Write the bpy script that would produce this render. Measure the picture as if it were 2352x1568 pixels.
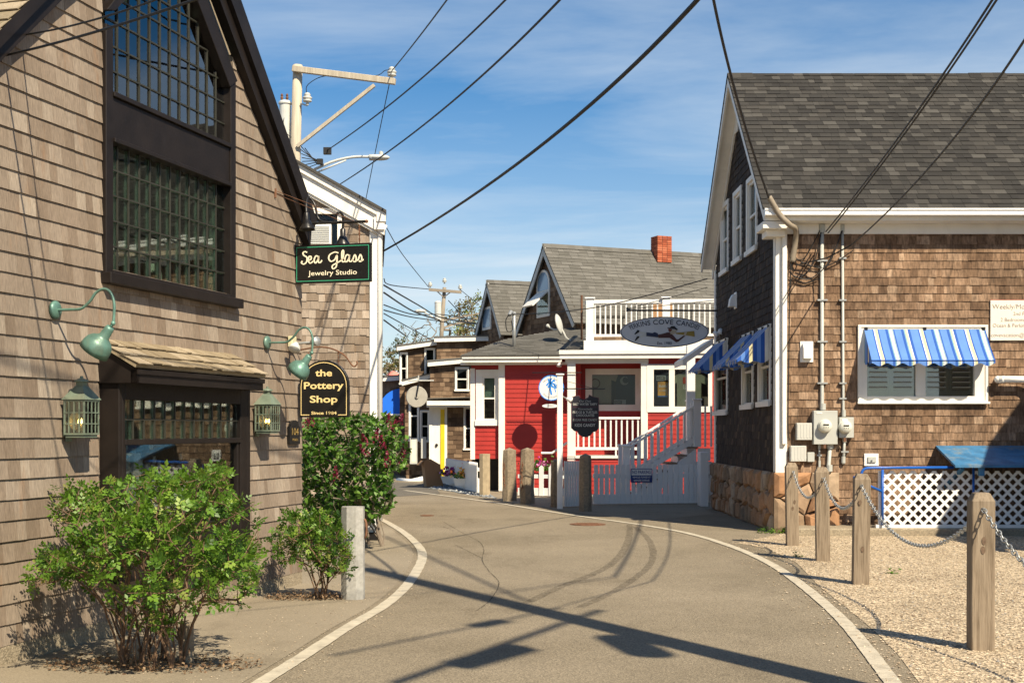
import bpy, bmesh, math, random
import numpy as np
from mathutils import Vector, Matrix, noise as mnoise

R = math.radians
random.seed(7)
rng = np.random.default_rng(11)
for o in list(bpy.data.objects):
    bpy.data.objects.remove(o)
scn = bpy.context.scene
COL = scn.collection

# ---------------------------------------------------------------- camera
EYE = 1.6
FPX, CX, HY, WPX = 3000.0, 1176.0, 985.0, 2352.0      # focal length, centre and horizon measured in the picture
cam_d = bpy.data.cameras.new('camera')
cam_d.sensor_width = 36.0
cam_d.lens = 36.0 * FPX / WPX
cam_d.shift_y = (HY - 784.0) / WPX
cam_d.clip_end = 5000
cam = bpy.data.objects.new('camera', cam_d)
cam.location = (0, 0, EYE)
cam.rotation_euler = (R(90), 0, 0)
COL.objects.link(cam)
scn.camera = cam

# ---------------------------------------------------------------- sky, sun, exposure
SUN_AZ, SUN_EL = R(32), R(45)          # light travels towards (-sin az, cos az)
LD = Vector((-math.sin(SUN_AZ) * math.cos(SUN_EL), math.cos(SUN_AZ) * math.cos(SUN_EL), -math.sin(SUN_EL)))
w = bpy.data.worlds.new('World')
scn.world = w
w.use_nodes = True
wn, wl = w.node_tree.nodes, w.node_tree.links
wn.clear()
wo = wn.new('ShaderNodeOutputWorld')
bg = wn.new('ShaderNodeBackground')
sky = wn.new('ShaderNodeTexSky')
sky.sky_type = 'NISHITA'
sky.sun_disc = False
sky.sun_elevation = SUN_EL
sky.sun_rotation = math.atan2(-LD.x, -LD.y)
sky.air_density = 1.0
sky.dust_density = 0.25
sky.ozone_density = 3.0
bg.inputs['Strength'].default_value = 0.068
tc = wn.new('ShaderNodeTexCoord')
# thin streaky cirrus: noise over a plane high above the viewer
sep = wn.new('ShaderNodeSeparateXYZ'); wl.new(tc.outputs['Generated'], sep.inputs[0])
mx = wn.new('ShaderNodeMath'); mx.operation = 'MAXIMUM'; mx.inputs[1].default_value = 0.03
wl.new(sep.outputs['Z'], mx.inputs[0])
addz = wn.new('ShaderNodeMath'); addz.operation = 'ADD'; addz.inputs[1].default_value = 0.10
wl.new(mx.outputs[0], addz.inputs[0])
dx = wn.new('ShaderNodeMath'); dx.operation = 'DIVIDE'
dy = wn.new('ShaderNodeMath'); dy.operation = 'DIVIDE'
wl.new(sep.outputs['X'], dx.inputs[0]); wl.new(addz.outputs[0], dx.inputs[1])
wl.new(sep.outputs['Y'], dy.inputs[0]); wl.new(addz.outputs[0], dy.inputs[1])
cmb = wn.new('ShaderNodeCombineXYZ')
wl.new(dx.outputs[0], cmb.inputs[0]); wl.new(dy.outputs[0], cmb.inputs[1])
mp = wn.new('ShaderNodeMapping'); mp.inputs['Rotation'].default_value = (0, 0, R(52)); mp.inputs['Scale'].default_value = (0.45, 1.15, 1)
mp.inputs['Location'].default_value = (3.7, 1.1, 0)
wl.new(cmb.outputs[0], mp.inputs[0])
cn = wn.new('ShaderNodeTexNoise'); cn.inputs['Scale'].default_value = 0.9; cn.inputs['Detail'].default_value = 9; cn.inputs['Roughness'].default_value = 0.58; cn.inputs['Distortion'].default_value = 0.5
wl.new(mp.outputs[0], cn.inputs[0])
cr = wn.new('ShaderNodeValToRGB'); cr.color_ramp.elements[0].position = 0.42; cr.color_ramp.elements[1].position = 0.76
wl.new(cn.outputs['Fac'], cr.inputs[0])
cmul = wn.new('ShaderNodeMath'); cmul.operation = 'MULTIPLY'; cmul.inputs[1].default_value = 0.66
wl.new(cr.outputs[0], cmul.inputs[0])
hz = wn.new('ShaderNodeMapRange'); hz.inputs['From Min'].default_value = 0.0; hz.inputs['From Max'].default_value = 0.31
hz.inputs['To Min'].default_value = 0.56; hz.inputs['To Max'].default_value = 0.0
wl.new(sep.outputs['Z'], hz.inputs[0])
cadd = wn.new('ShaderNodeMath'); cadd.operation = 'ADD'; cadd.use_clamp = True
wl.new(cmul.outputs[0], cadd.inputs[0]); wl.new(hz.outputs[0], cadd.inputs[1])
hsv = wn.new('ShaderNodeHueSaturation'); hsv.inputs['Saturation'].default_value = 1.5; hsv.inputs['Value'].default_value = 1.0
wl.new(sky.outputs[0], hsv.inputs['Color'])
mixc = wn.new('ShaderNodeMix'); mixc.data_type = 'RGBA'
wl.new(cadd.outputs[0], mixc.inputs[0]); wl.new(hsv.outputs[0], mixc.inputs[6])
mixc.inputs[7].default_value = (7.2, 7.9, 8.4, 1)
wl.new(mixc.outputs[2], bg.inputs['Color'])
wl.new(bg.outputs[0], wo.inputs[0])

sun_d = bpy.data.lights.new('sun', 'SUN')
sun_d.energy = 5.0
sun_d.angle = R(0.53)
sun_d.color = (1.0, 0.87, 0.66)
sun = bpy.data.objects.new('sun', sun_d)
sun.rotation_euler = LD.to_track_quat('-Z', 'Y').to_euler()
sun.location = (10, -10, 30)
COL.objects.link(sun)

scn.render.engine = 'CYCLES'
vs = scn.view_settings
vs.view_transform = 'Standard'
vs.look = 'None'
vs.gamma = 1
vs.exposure = 0.72
vs.use_curve_mapping = False

# ---------------------------------------------------------------- helpers
def V(*a): return Vector(a)

def P(x, y, D):
    """point that stands D metres in front of the viewpoint, read off the picture"""
    return Vector(((x - CX) * D / FPX, D, EYE + (HY - y) * D / FPX))

def GD(y): return EYE * FPX / (y - HY)
def G(x, y): return P(x, y, GD(y))

class Fr:
    """local frame: x right, y into the wall, z up (seen from outside)"""
    def __init__(s, o, ex, ey=None, ez=(0, 0, 1)):
        s.o = Vector(o); s.ex = Vector(ex).normalized(); s.ez = Vector(ez).normalized()
        s.ey = Vector(ey).normalized() if ey is not None else s.ez.cross(s.ex).normalized()
    def p(s, x, y=0, z=0): return s.o + s.ex * x + s.ey * y + s.ez * z
    def hit(s, px, py, off=0.0):
        d = Vector(((px - CX) / FPX, 1, (HY - py) / FPX)); e = Vector((0, 0, EYE))
        o = s.o + s.ey * off
        t = (o - e).dot(s.ey) / d.dot(s.ey)
        q = e + d * t - s.o
        return q.dot(s.ex), q.dot(s.ez)
    def at(s, x, y, z): return Fr(s.p(x, y, z), s.ex, s.ey, s.ez)
    def rot(s): return Matrix((s.ex, s.ey, s.ez)).transposed()

WORLD = Fr((0, 0, 0), (1, 0, 0))
def turned(o, deg):
    a = R(deg); return Fr(o, (math.cos(a), math.sin(a), 0))

ORG = {}
def thing(name, label, cat, loc, group=None):
    o = bpy.data.objects.new(name, None)
    o.empty_display_size = 0.2
    o.location = loc
    o['label'] = label; o['category'] = cat
    if group: o['group'] = group
    COL.objects.link(o); ORG[o] = Vector(loc)
    return o
def tag(o, label, cat, group=None):
    o['label'] = label; o['category'] = cat
    if group: o['group'] = group
    return o
def structure(o): o['kind'] = 'structure'; return o
def stuff(o): o['kind'] = 'stuff'; return o

class MB:
    def __init__(s): s.v = []; s.f = []; s.t = []
    def add(s, vs_, fs, tone=0.0):
        b = len(s.v); s.v.extend(tuple(q) for q in vs_); s.f.extend(tuple(b + i for i in f) for f in fs); s.t.extend([tone] * len(fs)); return s
    def box(s, fr, x0, x1, y0, y1, z0, z1, tone=0.0):
        c = [fr.p(x, y, z) for z in (z0, z1) for y in (y0, y1) for x in (x0, x1)]
        return s.add(c, [(0, 2, 3, 1), (4, 5, 7, 6), (0, 1, 5, 4), (2, 6, 7, 3), (0, 4, 6, 2), (1, 3, 7, 5)], tone)
    def prism(s, fr, pts, y0, y1, tone=0.0):
        n = len(pts)
        a = [fr.p(x, y0, z) for x, z in pts] + [fr.p(x, y1, z) for x, z in pts]
        f = [tuple(range(n)), tuple(range(2 * n - 1, n - 1, -1))] + [(i, i + n, (i + 1) % n + n, (i + 1) % n) for i in range(n)]
        return s.add(a, f, tone)
    def prismz(s, pts, z0, z1):
        n = len(pts)
        a = [(x, y, z0) for x, y in pts] + [(x, y, z1) for x, y in pts]
        return s.add(a, [tuple(range(n - 1, -1, -1)), tuple(range(n, 2 * n))] + [(i, (i + 1) % n, (i + 1) % n + n, i + n) for i in range(n)])
    def beam(s, a, b, wdt, hgt, up=(0, 0, 1)):
        a = Vector(a); b = Vector(b); d = b - a; L = d.length
        if L < 1e-6: return s
        ex = d / L; u = Vector(up)
        if abs(ex.dot(u)) > 0.99: u = Vector((0, 1, 0))
        ey = u.cross(ex).normalized(); ez = ex.cross(ey)
        return s.box(Fr(a, ex, ey, ez), 0, L, -wdt / 2, wdt / 2, -hgt / 2, hgt / 2)
    def tube(s, pts, r, n=6, caps=True, tone=0.0):
        pts = [Vector(q) for q in pts]; rs = r if hasattr(r, '__len__') else [r] * len(pts)
        b = len(s.v); prev = None; m = len(pts)
        for i, q in enumerate(pts):
            d = (pts[min(i + 1, m - 1)] - pts[max(i - 1, 0)])
            d = d.normalized() if d.length > 1e-9 else Vector((0, 0, 1))
            if prev is None:
                u = Vector((0, 0, 1)) if abs(d.z) < 0.9 else Vector((1, 0, 0)); prev = (u - d * u.dot(d)).normalized()
            else:
                prev = (prev - d * prev.dot(d)); prev = prev.normalized() if prev.length > 1e-6 else d.orthogonal().normalized()
            w_ = d.cross(prev)
            for k in range(n):
                a = 2 * math.pi * k / n
                s.v.append(tuple(q + (prev * math.cos(a) + w_ * math.sin(a)) * rs[i]))
        nf = 0
        for i in range(m - 1):
            for k in range(n):
                k2 = (k + 1) % n
                s.f.append((b + i * n + k, b + i * n + k2, b + (i + 1) * n + k2, b + (i + 1) * n + k)); nf += 1
        if caps:
            s.f.append(tuple(b + k for k in range(n - 1, -1, -1))); s.f.append(tuple(b + (m - 1) * n + k for k in range(n))); nf += 2
        s.t.extend([tone] * nf); return s
    def lathe(s, o, axis, prof, n=16):
        o = Vector(o); a = Vector(axis).normalized(); u = a.orthogonal().normalized(); w_ = a.cross(u); b = len(s.v); m = len(prof)
        for r_, h in prof:
            for k in range(n):
                t = 2 * math.pi * k / n
                s.v.append(tuple(o + a * h + (u * math.cos(t) + w_ * math.sin(t)) * r_))
        for i in range(m - 1):
            for k in range(n):
                k2 = (k + 1) % n
                s.f.append((b + i * n + k, b + i * n + k2, b + (i + 1) * n + k2, b + (i + 1) * n + k)); s.t.append(0)
        return s
    def ball(s, c, r, sc=(1, 1, 1), n=8, m=5):
        c = Vector(c); b = len(s.v)
        for i in range(1, m):
            th = math.pi * i / m
            for k in range(n):
                ph = 2 * math.pi * k / n
                s.v.append((c.x + r * sc[0] * math.sin(th) * math.cos(ph), c.y + r * sc[1] * math.sin(th) * math.sin(ph), c.z + r * sc[2] * math.cos(th)))
        s.v.append((c.x, c.y, c.z + r * sc[2])); s.v.append((c.x, c.y, c.z - r * sc[2])); top = len(s.v) - 2; bot = top + 1
        nf = 0
        for i in range(m - 2):
            for k in range(n):
                k2 = (k + 1) % n
                s.f.append((b + i * n + k, b + (i + 1) * n + k, b + (i + 1) * n + k2, b + i * n + k2)); nf += 1
        for k in range(n):
            k2 = (k + 1) % n
            s.f.append((top, b + k, b + k2)); s.f.append((bot, b + (m - 2) * n + k2, b + (m - 2) * n + k)); nf += 2
        s.t.extend([0] * nf); return s
    def obj(s, name, mat, parent=None, smooth=False, bevel=0.0, tones=False, org=None):
        o_ = ORG.get(parent, Vector((0, 0, 0))) if org is None else Vector(org)
        me = bpy.data.meshes.new(name)
        vv = np.array(s.v, dtype=np.float64).reshape(-1, 3) - np.array(o_)
        me.from_pydata(vv.tolist(), [], s.f)
        if tones:
            at = me.attributes.new('tone', 'FLOAT', 'FACE'); at.data.foreach_set('value', np.array(s.t, dtype=np.float32))
        if smooth:
            me.polygons.foreach_set('use_smooth', [True] * len(me.polygons))
        if not isinstance(mat, (list, tuple)): mat = [mat]
        for m_ in mat: me.materials.append(m_)
        me.update()
        ob = bpy.data.objects.new(name, me)
        if parent is not None: ob.parent = parent
        elif org is not None: ob.location = org
        COL.objects.link(ob); ORG[ob] = o_
        if bevel:
            md = ob.modifiers.new('bevel', 'BEVEL'); md.width = bevel; md.segments = 1; md.limit_method = 'ANGLE'
        return ob
def inst(name, mesh, parent, fr, scale=(1, 1, 1)):
    """piece that shares mesh data, set at a frame"""
    ob = bpy.data.objects.new(name, mesh)
    M = fr.rot().to_4x4(); M = M @ Matrix.Diagonal((scale[0], scale[1], scale[2], 1))
    M.translation = fr.o - ORG.get(parent, Vector((0, 0, 0)))
    ob.matrix_basis = M
    ob.parent = parent
    COL.objects.link(ob); ORG[ob] = ORG.get(parent)
    return ob
def mesh_of(mb, name, mat, smooth=False):
    me = bpy.data.meshes.new(name); me.from_pydata([tuple(q) for q in mb.v], [], mb.f); me.materials.append(mat)
    if smooth: me.polygons.foreach_set('use_smooth', [True] * len(me.polygons))
    me.update(); return me
def bx(name, mat, parent, fr, x0, x1, y0, y1, z0, z1, bevel=0.0):
    return MB().box(fr, x0, x1, y0, y1, z0, z1).obj(name, mat, parent, bevel=bevel)

def spline(pts, n=12):
    pts = [Vector(p) for p in pts]; out = []
    for i in range(len(pts) - 1):
        p0 = pts[max(i - 1, 0)]; p1 = pts[i]; p2 = pts[i + 1]; p3 = pts[min(i + 2, len(pts) - 1)]
        for k in range(n):
            t = k / n
            out.append(0.5 * ((2 * p1) + (p2 - p0) * t + (2 * p0 - 5 * p1 + 4 * p2 - p3) * t * t + (3 * p1 - p0 - 3 * p2 + p3) * t ** 3))
    out.append(pts[-1]); return out
# ---------------------------------------------------------------- materials
MATS = {}
def nodes(name):
    m = bpy.data.materials.new(name); m.use_nodes = True; nt = m.node_tree
    b = nt.nodes['Principled BSDF']; MATS[name] = m
    return m, nt, b
def rgb(c): return (c[0], c[1], c[2], 1)
def pos_noise(nt, scale, stretch=(1, 1, 1), detail=4, rough=0.55, coord='pos'):
    if coord == 'pos':
        g = nt.nodes.new('ShaderNodeNewGeometry'); src = g.outputs['Position']
    else:
        g = nt.nodes.new('ShaderNodeTexCoord'); src = g.outputs['Object']
    mp_ = nt.nodes.new('ShaderNodeMapping'); mp_.inputs['Scale'].default_value = stretch
    nt.links.new(src, mp_.inputs[0])
    n = nt.nodes.new('ShaderNodeTexNoise'); n.inputs['Scale'].default_value = scale; n.inputs['Detail'].default_value = detail; n.inputs['Roughness'].default_value = rough
    nt.links.new(mp_.outputs[0], n.inputs[0]); return n
def ramp(nt, src, stops):
    r_ = nt.nodes.new('ShaderNodeValToRGB'); e = r_.color_ramp.elements
    e[0].position = stops[0][0]; e[0].color = rgb(stops[0][1]); e[1].position = stops[-1][0]; e[1].color = rgb(stops[-1][1])
    for p_, c_ in stops[1:-1]:
        q = e.new(p_); q.color = rgb(c_)
    nt.links.new(src, r_.inputs[0]); return r_
def mixrgb(nt, fac, a, b, mode='MIX'):
    n = nt.nodes.new('ShaderNodeMix'); n.data_type = 'RGBA'; n.blend_type = mode
    if isinstance(fac, (int, float)): n.inputs[0].default_value = fac
    else: nt.links.new(fac, n.inputs[0])
    for i, q in ((6, a), (7, b)):
        if isinstance(q, (tuple, list)): n.inputs[i].default_value = rgb(q)
        else: nt.links.new(q, n.inputs[i])
    return n.outputs[2]
def math_(nt, op, a, b=None, clamp=False):
    n = nt.nodes.new('ShaderNodeMath'); n.operation = op; n.use_clamp = clamp
    for i, q in enumerate((a, b)):
        if q is None: continue
        if isinstance(q, (int, float)): n.inputs[i].default_value = q
        else: nt.links.new(q, n.inputs[i])
    return n.outputs[0]
def bump(nt, b, h, strength=0.3, dist=0.01):
    n = nt.nodes.new('ShaderNodeBump'); n.inputs['Strength'].default_value = strength; n.inputs['Distance'].default_value = dist
    nt.links.new(h, n.inputs['Height']); nt.links.new(n.outputs[0], b.inputs['Normal'])

def paint(name, c, rough=0.55, var=0.15, scale=6, bump_s=0.08, dirt=None, metal=0.0, spec=0.4, stretch=(1, 1, 1)):
    """paint, metal or stone with uneven colour, faint grime and fine relief"""
    m, nt, b = nodes(name)
    n1 = pos_noise(nt, scale, stretch); n2 = pos_noise(nt, scale * 9, stretch, 3)
    lo = tuple(max(0, q * (1 - var)) for q in c); hi = tuple(min(1, q * (1 + var)) for q in c)
    r1 = ramp(nt, n1.outputs['Fac'], [(0.3, lo), (0.7, hi)])
    col = r1.outputs[0]
    if dirt:
        n3 = pos_noise(nt, scale * 0.7, (stretch[0], stretch[1], stretch[2] * 0.35), 6, 0.7)
        mk = ramp(nt, n3.outputs['Fac'], [(0.52, (0, 0, 0)), (0.75, (1, 1, 1))])
        col = mixrgb(nt, math_(nt, 'MULTIPLY', mk.outputs[0], dirt[1]), col, dirt[0])
    nt.links.new(col, b.inputs['Base Color'])
    b.inputs['Roughness'].default_value = rough; b.inputs['Metallic'].default_value = metal; b.inputs['Specular IOR Level'].default_value = spec
    rr = nt.nodes.new('ShaderNodeMapRange'); rr.inputs['To Min'].default_value = max(0.05, rough - 0.12); rr.inputs['To Max'].default_value = min(1, rough + 0.12)
    nt.links.new(n2.outputs['Fac'], rr.inputs[0]); nt.links.new(rr.outputs[0], b.inputs['Roughness'])
    if bump_s: bump(nt, b, n2.outputs['Fac'], bump_s, 0.01)
    return m

def tone_value(nt):
    a = nt.nodes.new('ShaderNodeAttribute'); a.attribute_name = 'tone'
    oi = nt.nodes.new('ShaderNodeObjectInfo')
    return math_(nt, 'FRACT', math_(nt, 'ADD', a.outputs['Fac'], oi.outputs['Random']))

def shingle_mat(name, stops, grain=0.35, streak=None, rough=0.85, gscale=18, blotch=(0.75, 1.15), grain_dir=(6, 6, 0.5), bs=0.35):
    """wood or mineral shingle: one tone per piece, vertical grain, blotches"""
    m, nt, b = nodes(name)
    tv = tone_value(nt)
    r_ = ramp(nt, tv, stops)
    g1 = pos_noise(nt, gscale, grain_dir, 5, 0.65)
    gr = ramp(nt, g1.outputs['Fac'], [(0.25, (1 - grain,) * 3), (0.75, (1 + grain * 0.35,) * 3)])
    col = mixrgb(nt, 1.0, r_.outputs[0], gr.outputs[0], 'MULTIPLY')
    g2 = pos_noise(nt, 1.1, (1, 1, 1), 4, 0.6)
    bl = ramp(nt, g2.outputs['Fac'], [(0.3, (blotch[0],) * 3), (0.7, (blotch[1],) * 3)])
    col = mixrgb(nt, 1.0, col, bl.outputs[0], 'MULTIPLY')
    if streak:
        g3 = pos_noise(nt, 3.2, (2.6, 2.6, 0.45), 6, 0.7)
        mk = ramp(nt, g3.outputs['Fac'], [(0.56, (0, 0, 0)), (0.72, (1, 1, 1))])
        col = mixrgb(nt, math_(nt, 'MULTIPLY', mk.outputs[0], streak[1]), col, streak[0])
    nt.links.new(col, b.inputs['Base Color'])
    b.inputs['Roughness'].default_value = rough; b.inputs['Specular IOR Level'].default_value = 0.25
    bump(nt, b, g1.outputs['Fac'], bs, 0.006)
    return m

def glass_mat(name, tint=(0.75, 0.82, 0.80), refl=1.0, ior=1.6):
    m, nt, b = nodes(name)
    out = nt.nodes['Material Output']; nt.nodes.remove(b)
    tr = nt.nodes.new('ShaderNodeBsdfTransparent'); tr.inputs[0].default_value = rgb(tint)
    gl = nt.nodes.new('ShaderNodeBsdfGlossy'); gl.inputs['Roughness'].default_value = 0.015
    fz = nt.nodes.new('ShaderNodeFresnel'); fz.inputs['IOR'].default_value = ior
    n = pos_noise(nt, 1.6, (1, 1, 1), 2); bp = nt.nodes.new('ShaderNodeBump'); bp.inputs['Strength'].default_value = 0.03; bp.inputs['Distance'].default_value = 0.02
    nt.links.new(n.outputs['Fac'], bp.inputs['Height']); nt.links.new(bp.outputs[0], gl.inputs['Normal'])
    mx_ = nt.nodes.new('ShaderNodeMixShader')
    nt.links.new(math_(nt, 'MULTIPLY', fz.outputs[0], refl, True), mx_.inputs[0]); nt.links.new(tr.outputs[0], mx_.inputs[1]); nt.links.new(gl.outputs[0], mx_.inputs[2])
    nt.links.new(mx_.outputs[0], out.inputs[0]); return m

def leaf_mat(name, stops, trans=0.35, rough=0.45):
    m, nt, b = nodes(name)
    tv = tone_value(nt); r_ = ramp(nt, tv, stops)
    nt.links.new(r_.outputs[0], b.inputs['Base Color']); b.inputs['Roughness'].default_value = rough; b.inputs['Specular IOR Level'].default_value = 0.35
    out = nt.nodes['Material Output']
    tl = nt.nodes.new('ShaderNodeBsdfTranslucent'); 
    nt.links.new(mixrgb(nt, 1.0, r_.outputs[0], (1.15, 1.25, 0.6), 'MULTIPLY'), tl.inputs[0])
    mx_ = nt.nodes.new('ShaderNodeMixShader'); mx_.inputs[0].default_value = trans
    nt.links.new(b.outputs[0], mx_.inputs[1]); nt.links.new(tl.outputs[0], mx_.inputs[2]); nt.links.new(mx_.outputs[0], out.inputs[0])
    return m

def ground_mat(name, c_lo, c_hi, speck, big=0.5, rough=0.9, bs=0.5, fine=60):
    m, nt, b = nodes(name)
    n1 = pos_noise(nt, big, (1, 1, 1), 6, 0.6); n2 = pos_noise(nt, fine, (1, 1, 1), 4, 0.7)
    vo = nt.nodes.new('ShaderNodeTexVoronoi'); g = nt.nodes.new('ShaderNodeNewGeometry'); nt.links.new(g.outputs['Position'], vo.inputs['Vector']); vo.inputs['Scale'].default_value = fine * 1.6
    r1 = ramp(nt, n1.outputs['Fac'], [(0.3, c_lo), (0.7, c_hi)])
    r2 = ramp(nt, n2.outputs['Fac'], [(0.3, (1 - speck,) * 3), (0.72, (1 + speck,) * 3)])
    col = mixrgb(nt, 1.0, r1.outputs[0], r2.outputs[0], 'MULTIPLY')
    n4 = pos_noise(nt, 0.9, (1, 0.45, 1), 7, 0.72); st4 = ramp(nt, n4.outputs['Fac'], [(0.52, (1, 1, 1)), (0.68, (0.76, 0.75, 0.74))]); col = mixrgb(nt, 1.0, col, st4.outputs[0], 'MULTIPLY')
    sp = ramp(nt, vo.outputs['Color'], [(0.1, (1 - speck,) * 3), (0.9, (1 + speck,) * 3)])
    col = mixrgb(nt, 1.0, col, sp.outputs[0], 'MULTIPLY')
    nt.links.new(col, b.inputs['Base Color']); b.inputs['Roughness'].default_value = rough; b.inputs['Specular IOR Level'].default_value = 0.2
    bump(nt, b, math_(nt, 'ADD', n2.outputs['Fac'], vo.outputs['Distance']), bs, 0.012); return m

M_SH_TAN = shingle_mat('weathered_tan_shingle', [(0, (0.215, 0.162, 0.118)), (0.2, (0.262, 0.203, 0.152)), (0.6, (0.296, 0.234, 0.178)), (0.9, (0.33, 0.267, 0.207)), (1, (0.42, 0.35, 0.275))], 0.48, ((0.26, 0.145, 0.075), 0.45), blotch=(0.82, 1.10), gscale=22)
M_SH_BAY = shingle_mat('bay_roof_shingle', [(0, (0.27, 0.21, 0.13)), (0.5, (0.35, 0.28, 0.18)), (1, (0.44, 0.36, 0.25))], 0.45, ((0.16, 0.12, 0.07), 0.5))
M_SH_GREY = shingle_mat('weathered_grey_shingle', [(0, (0.19, 0.14, 0.10)), (0.4, (0.30, 0.235, 0.175)), (0.8, (0.38, 0.31, 0.245)), (1, (0.46, 0.38, 0.30))], 0.40, ((0.40, 0.22, 0.10), 0.25))
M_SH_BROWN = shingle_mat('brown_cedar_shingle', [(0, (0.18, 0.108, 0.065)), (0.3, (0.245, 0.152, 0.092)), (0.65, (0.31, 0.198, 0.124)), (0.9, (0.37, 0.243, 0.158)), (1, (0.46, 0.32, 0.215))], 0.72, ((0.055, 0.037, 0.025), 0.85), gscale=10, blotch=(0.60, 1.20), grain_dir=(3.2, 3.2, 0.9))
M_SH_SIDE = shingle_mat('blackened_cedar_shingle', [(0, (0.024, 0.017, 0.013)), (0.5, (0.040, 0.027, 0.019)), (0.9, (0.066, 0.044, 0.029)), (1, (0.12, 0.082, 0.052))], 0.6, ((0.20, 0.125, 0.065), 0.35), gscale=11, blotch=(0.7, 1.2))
M_SH_DARK = shingle_mat('dark_cedar_shingle', [(0, (0.10, 0.062, 0.038)), (0.5, (0.18, 0.115, 0.07)), (1, (0.28, 0.19, 0.12))], 0.5, ((0.05, 0.035, 0.025), 0.6))
M_ROOF_DK = shingle_mat('charcoal_roof_shingle', [(0, (0.031, 0.029, 0.027)), (0.4, (0.041, 0.039, 0.036)), (0.72, (0.053, 0.049, 0.044)), (0.86, (0.063, 0.059, 0.053)), (1, (0.086, 0.081, 0.073))], 0.25, None, 0.95, 60, (0.85, 1.1), (1, 1, 1), 0.5)
M_ROOF_LT = shingle_mat('grey_roof_shingle', [(0, (0.118, 0.112, 0.097)), (0.5, (0.140, 0.133, 0.117)), (1, (0.172, 0.164, 0.146))], 0.25, None, 0.95, 50, (0.85, 1.12), (1, 1, 1), 0.5)
M_BROWN = paint('brown_black_trim', (0.014, 0.0105, 0.009), 0.5, 0.25, 5, 0.04, None, 0, 0.25)
M_SAGE = paint('sage_green_paint', (0.40, 0.56, 0.45), 0.5, 0.12, 4, 0.03)
M_SAGE_DK = paint('sage_brown_muntin', (0.032, 0.032, 0.024), 0.5, 0.2, 5, 0.03)
M_WHITE = paint('white_paint', (0.80, 0.77, 0.70), 0.5, 0.05, 3, 0.05, ((0.42, 0.36, 0.28), 0.22))
M_WHITE_OLD = paint('peeling_white_paint', (0.80, 0.76, 0.68), 0.55, 0.06, 3, 0.10, ((0.36, 0.27, 0.18), 0.6))
M_PVC = paint('white_vinyl', (0.80, 0.79, 0.76), 0.35, 0.03, 2, 0.02, ((0.5, 0.46, 0.4), 0.12))
M_RED = paint('red_clapboard_paint', (0.37, 0.027, 0.020), 0.5, 0.12, 2.5, 0.08, ((0.33, 0.03, 0.02), 0.4))
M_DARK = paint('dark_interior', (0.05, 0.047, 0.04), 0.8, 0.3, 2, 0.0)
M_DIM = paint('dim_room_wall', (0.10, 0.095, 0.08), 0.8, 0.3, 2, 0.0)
M_GLASS = glass_mat('window_glass', (0.80, 0.87, 0.84), 2.6)
M_GLASS_LOW = glass_mat('clear_window_glass', (0.86, 0.93, 0.89), 0.75)
M_GLASS_DK = glass_mat('dark_window_glass', (0.80, 0.84, 0.82), 0.6, 1.5)
M_VERD = paint('verdigris_copper', (0.11, 0.215, 0.175), 0.42, 0.35, 9, 0.15, ((0.19, 0.17, 0.11), 0.5), 0.25)
M_VERD2 = paint('grey_green_copper', (0.17, 0.215, 0.16), 0.5, 0.25, 9, 0.12, ((0.20, 0.18, 0.12), 0.5), 0.15)
M_BLACK = paint('black_metal', (0.015, 0.014, 0.014), 0.32, 0.2, 8, 0.04)
M_RUST = paint('rusty_iron', (0.16, 0.075, 0.04), 0.8, 0.4, 14, 0.3, ((0.05, 0.03, 0.02), 0.6))
M_SIGN_BK = paint('black_sign_paint', (0.010, 0.010, 0.010), 0.35, 0.15, 4, 0.02, ((0.05, 0.03, 0.02), 0.2))
M_GOLD = paint('cream_lettering', (0.86, 0.66, 0.30), 0.5, 0.04, 10, 0.0)
M_CREAM = paint('ivory_lettering', (0.88, 0.80, 0.60), 0.5, 0.04, 10, 0.0)
M_GREENLN = paint('green_sign_line', (0.05, 0.36, 0.20), 0.5, 0.05, 10, 0.0)
M_ASPHALT = ground_mat('worn_asphalt', (0.195, 0.162, 0.113), (0.275, 0.230, 0.165), 0.30, 0.45, 0.9, 0.5, 60)
M_SHOULDER = ground_mat('sandy_pavement', (0.235, 0.197, 0.143), (0.295, 0.25, 0.183), 0.16, 0.6, 0.92, 0.3, 90)
M_GROUND = ground_mat('dusty_ground', (0.17, 0.145, 0.11), (0.23, 0.20, 0.155), 0.3, 0.4, 0.95, 0.5, 40)
M_GRAVELBED = ground_mat('gravel_bed', (0.41, 0.325, 0.22), (0.51, 0.412, 0.285), 0.55, 0.7, 0.95, 1.0, 30)
M_CONCRETE = ground_mat('old_concrete', (0.25, 0.205, 0.145), (0.33, 0.28, 0.20), 0.2, 0.9, 0.9, 0.4, 40)
M_LINE = paint('road_line_paint', (0.47, 0.42, 0.325), 0.8, 0.16, 9, 0.35, ((0.24, 0.205, 0.155), 0.9))
M_STONE = shingle_mat('granite_veneer', [(0, (0.24, 0.165, 0.105)), (0.3, (0.34, 0.24, 0.155)), (0.55, (0.42, 0.22, 0.11)), (0.8, (0.42, 0.31, 0.21)), (1, (0.47, 0.37, 0.27))], 0.35, ((0.25, 0.16, 0.10), 0.3), 0.9, 9, (0.85, 1.1), (1, 1, 1), 0.8)
M_MORTAR = paint('mortar', (0.10, 0.08, 0.06), 0.95, 0.2, 8, 0.4)
M_GRANITE = paint('grey_granite', (0.36, 0.35, 0.32), 0.85, 0.18, 28, 0.5, ((0.22, 0.20, 0.16), 0.5))
M_GRANITE_BR = paint('brown_granite', (0.25, 0.20, 0.14), 0.9, 0.25, 22, 0.7, ((0.12, 0.10, 0.07), 0.5))
M_GALV = paint('galvanised_steel', (0.40, 0.41, 0.40), 0.45, 0.12, 14, 0.1, None, 0.55)
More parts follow.
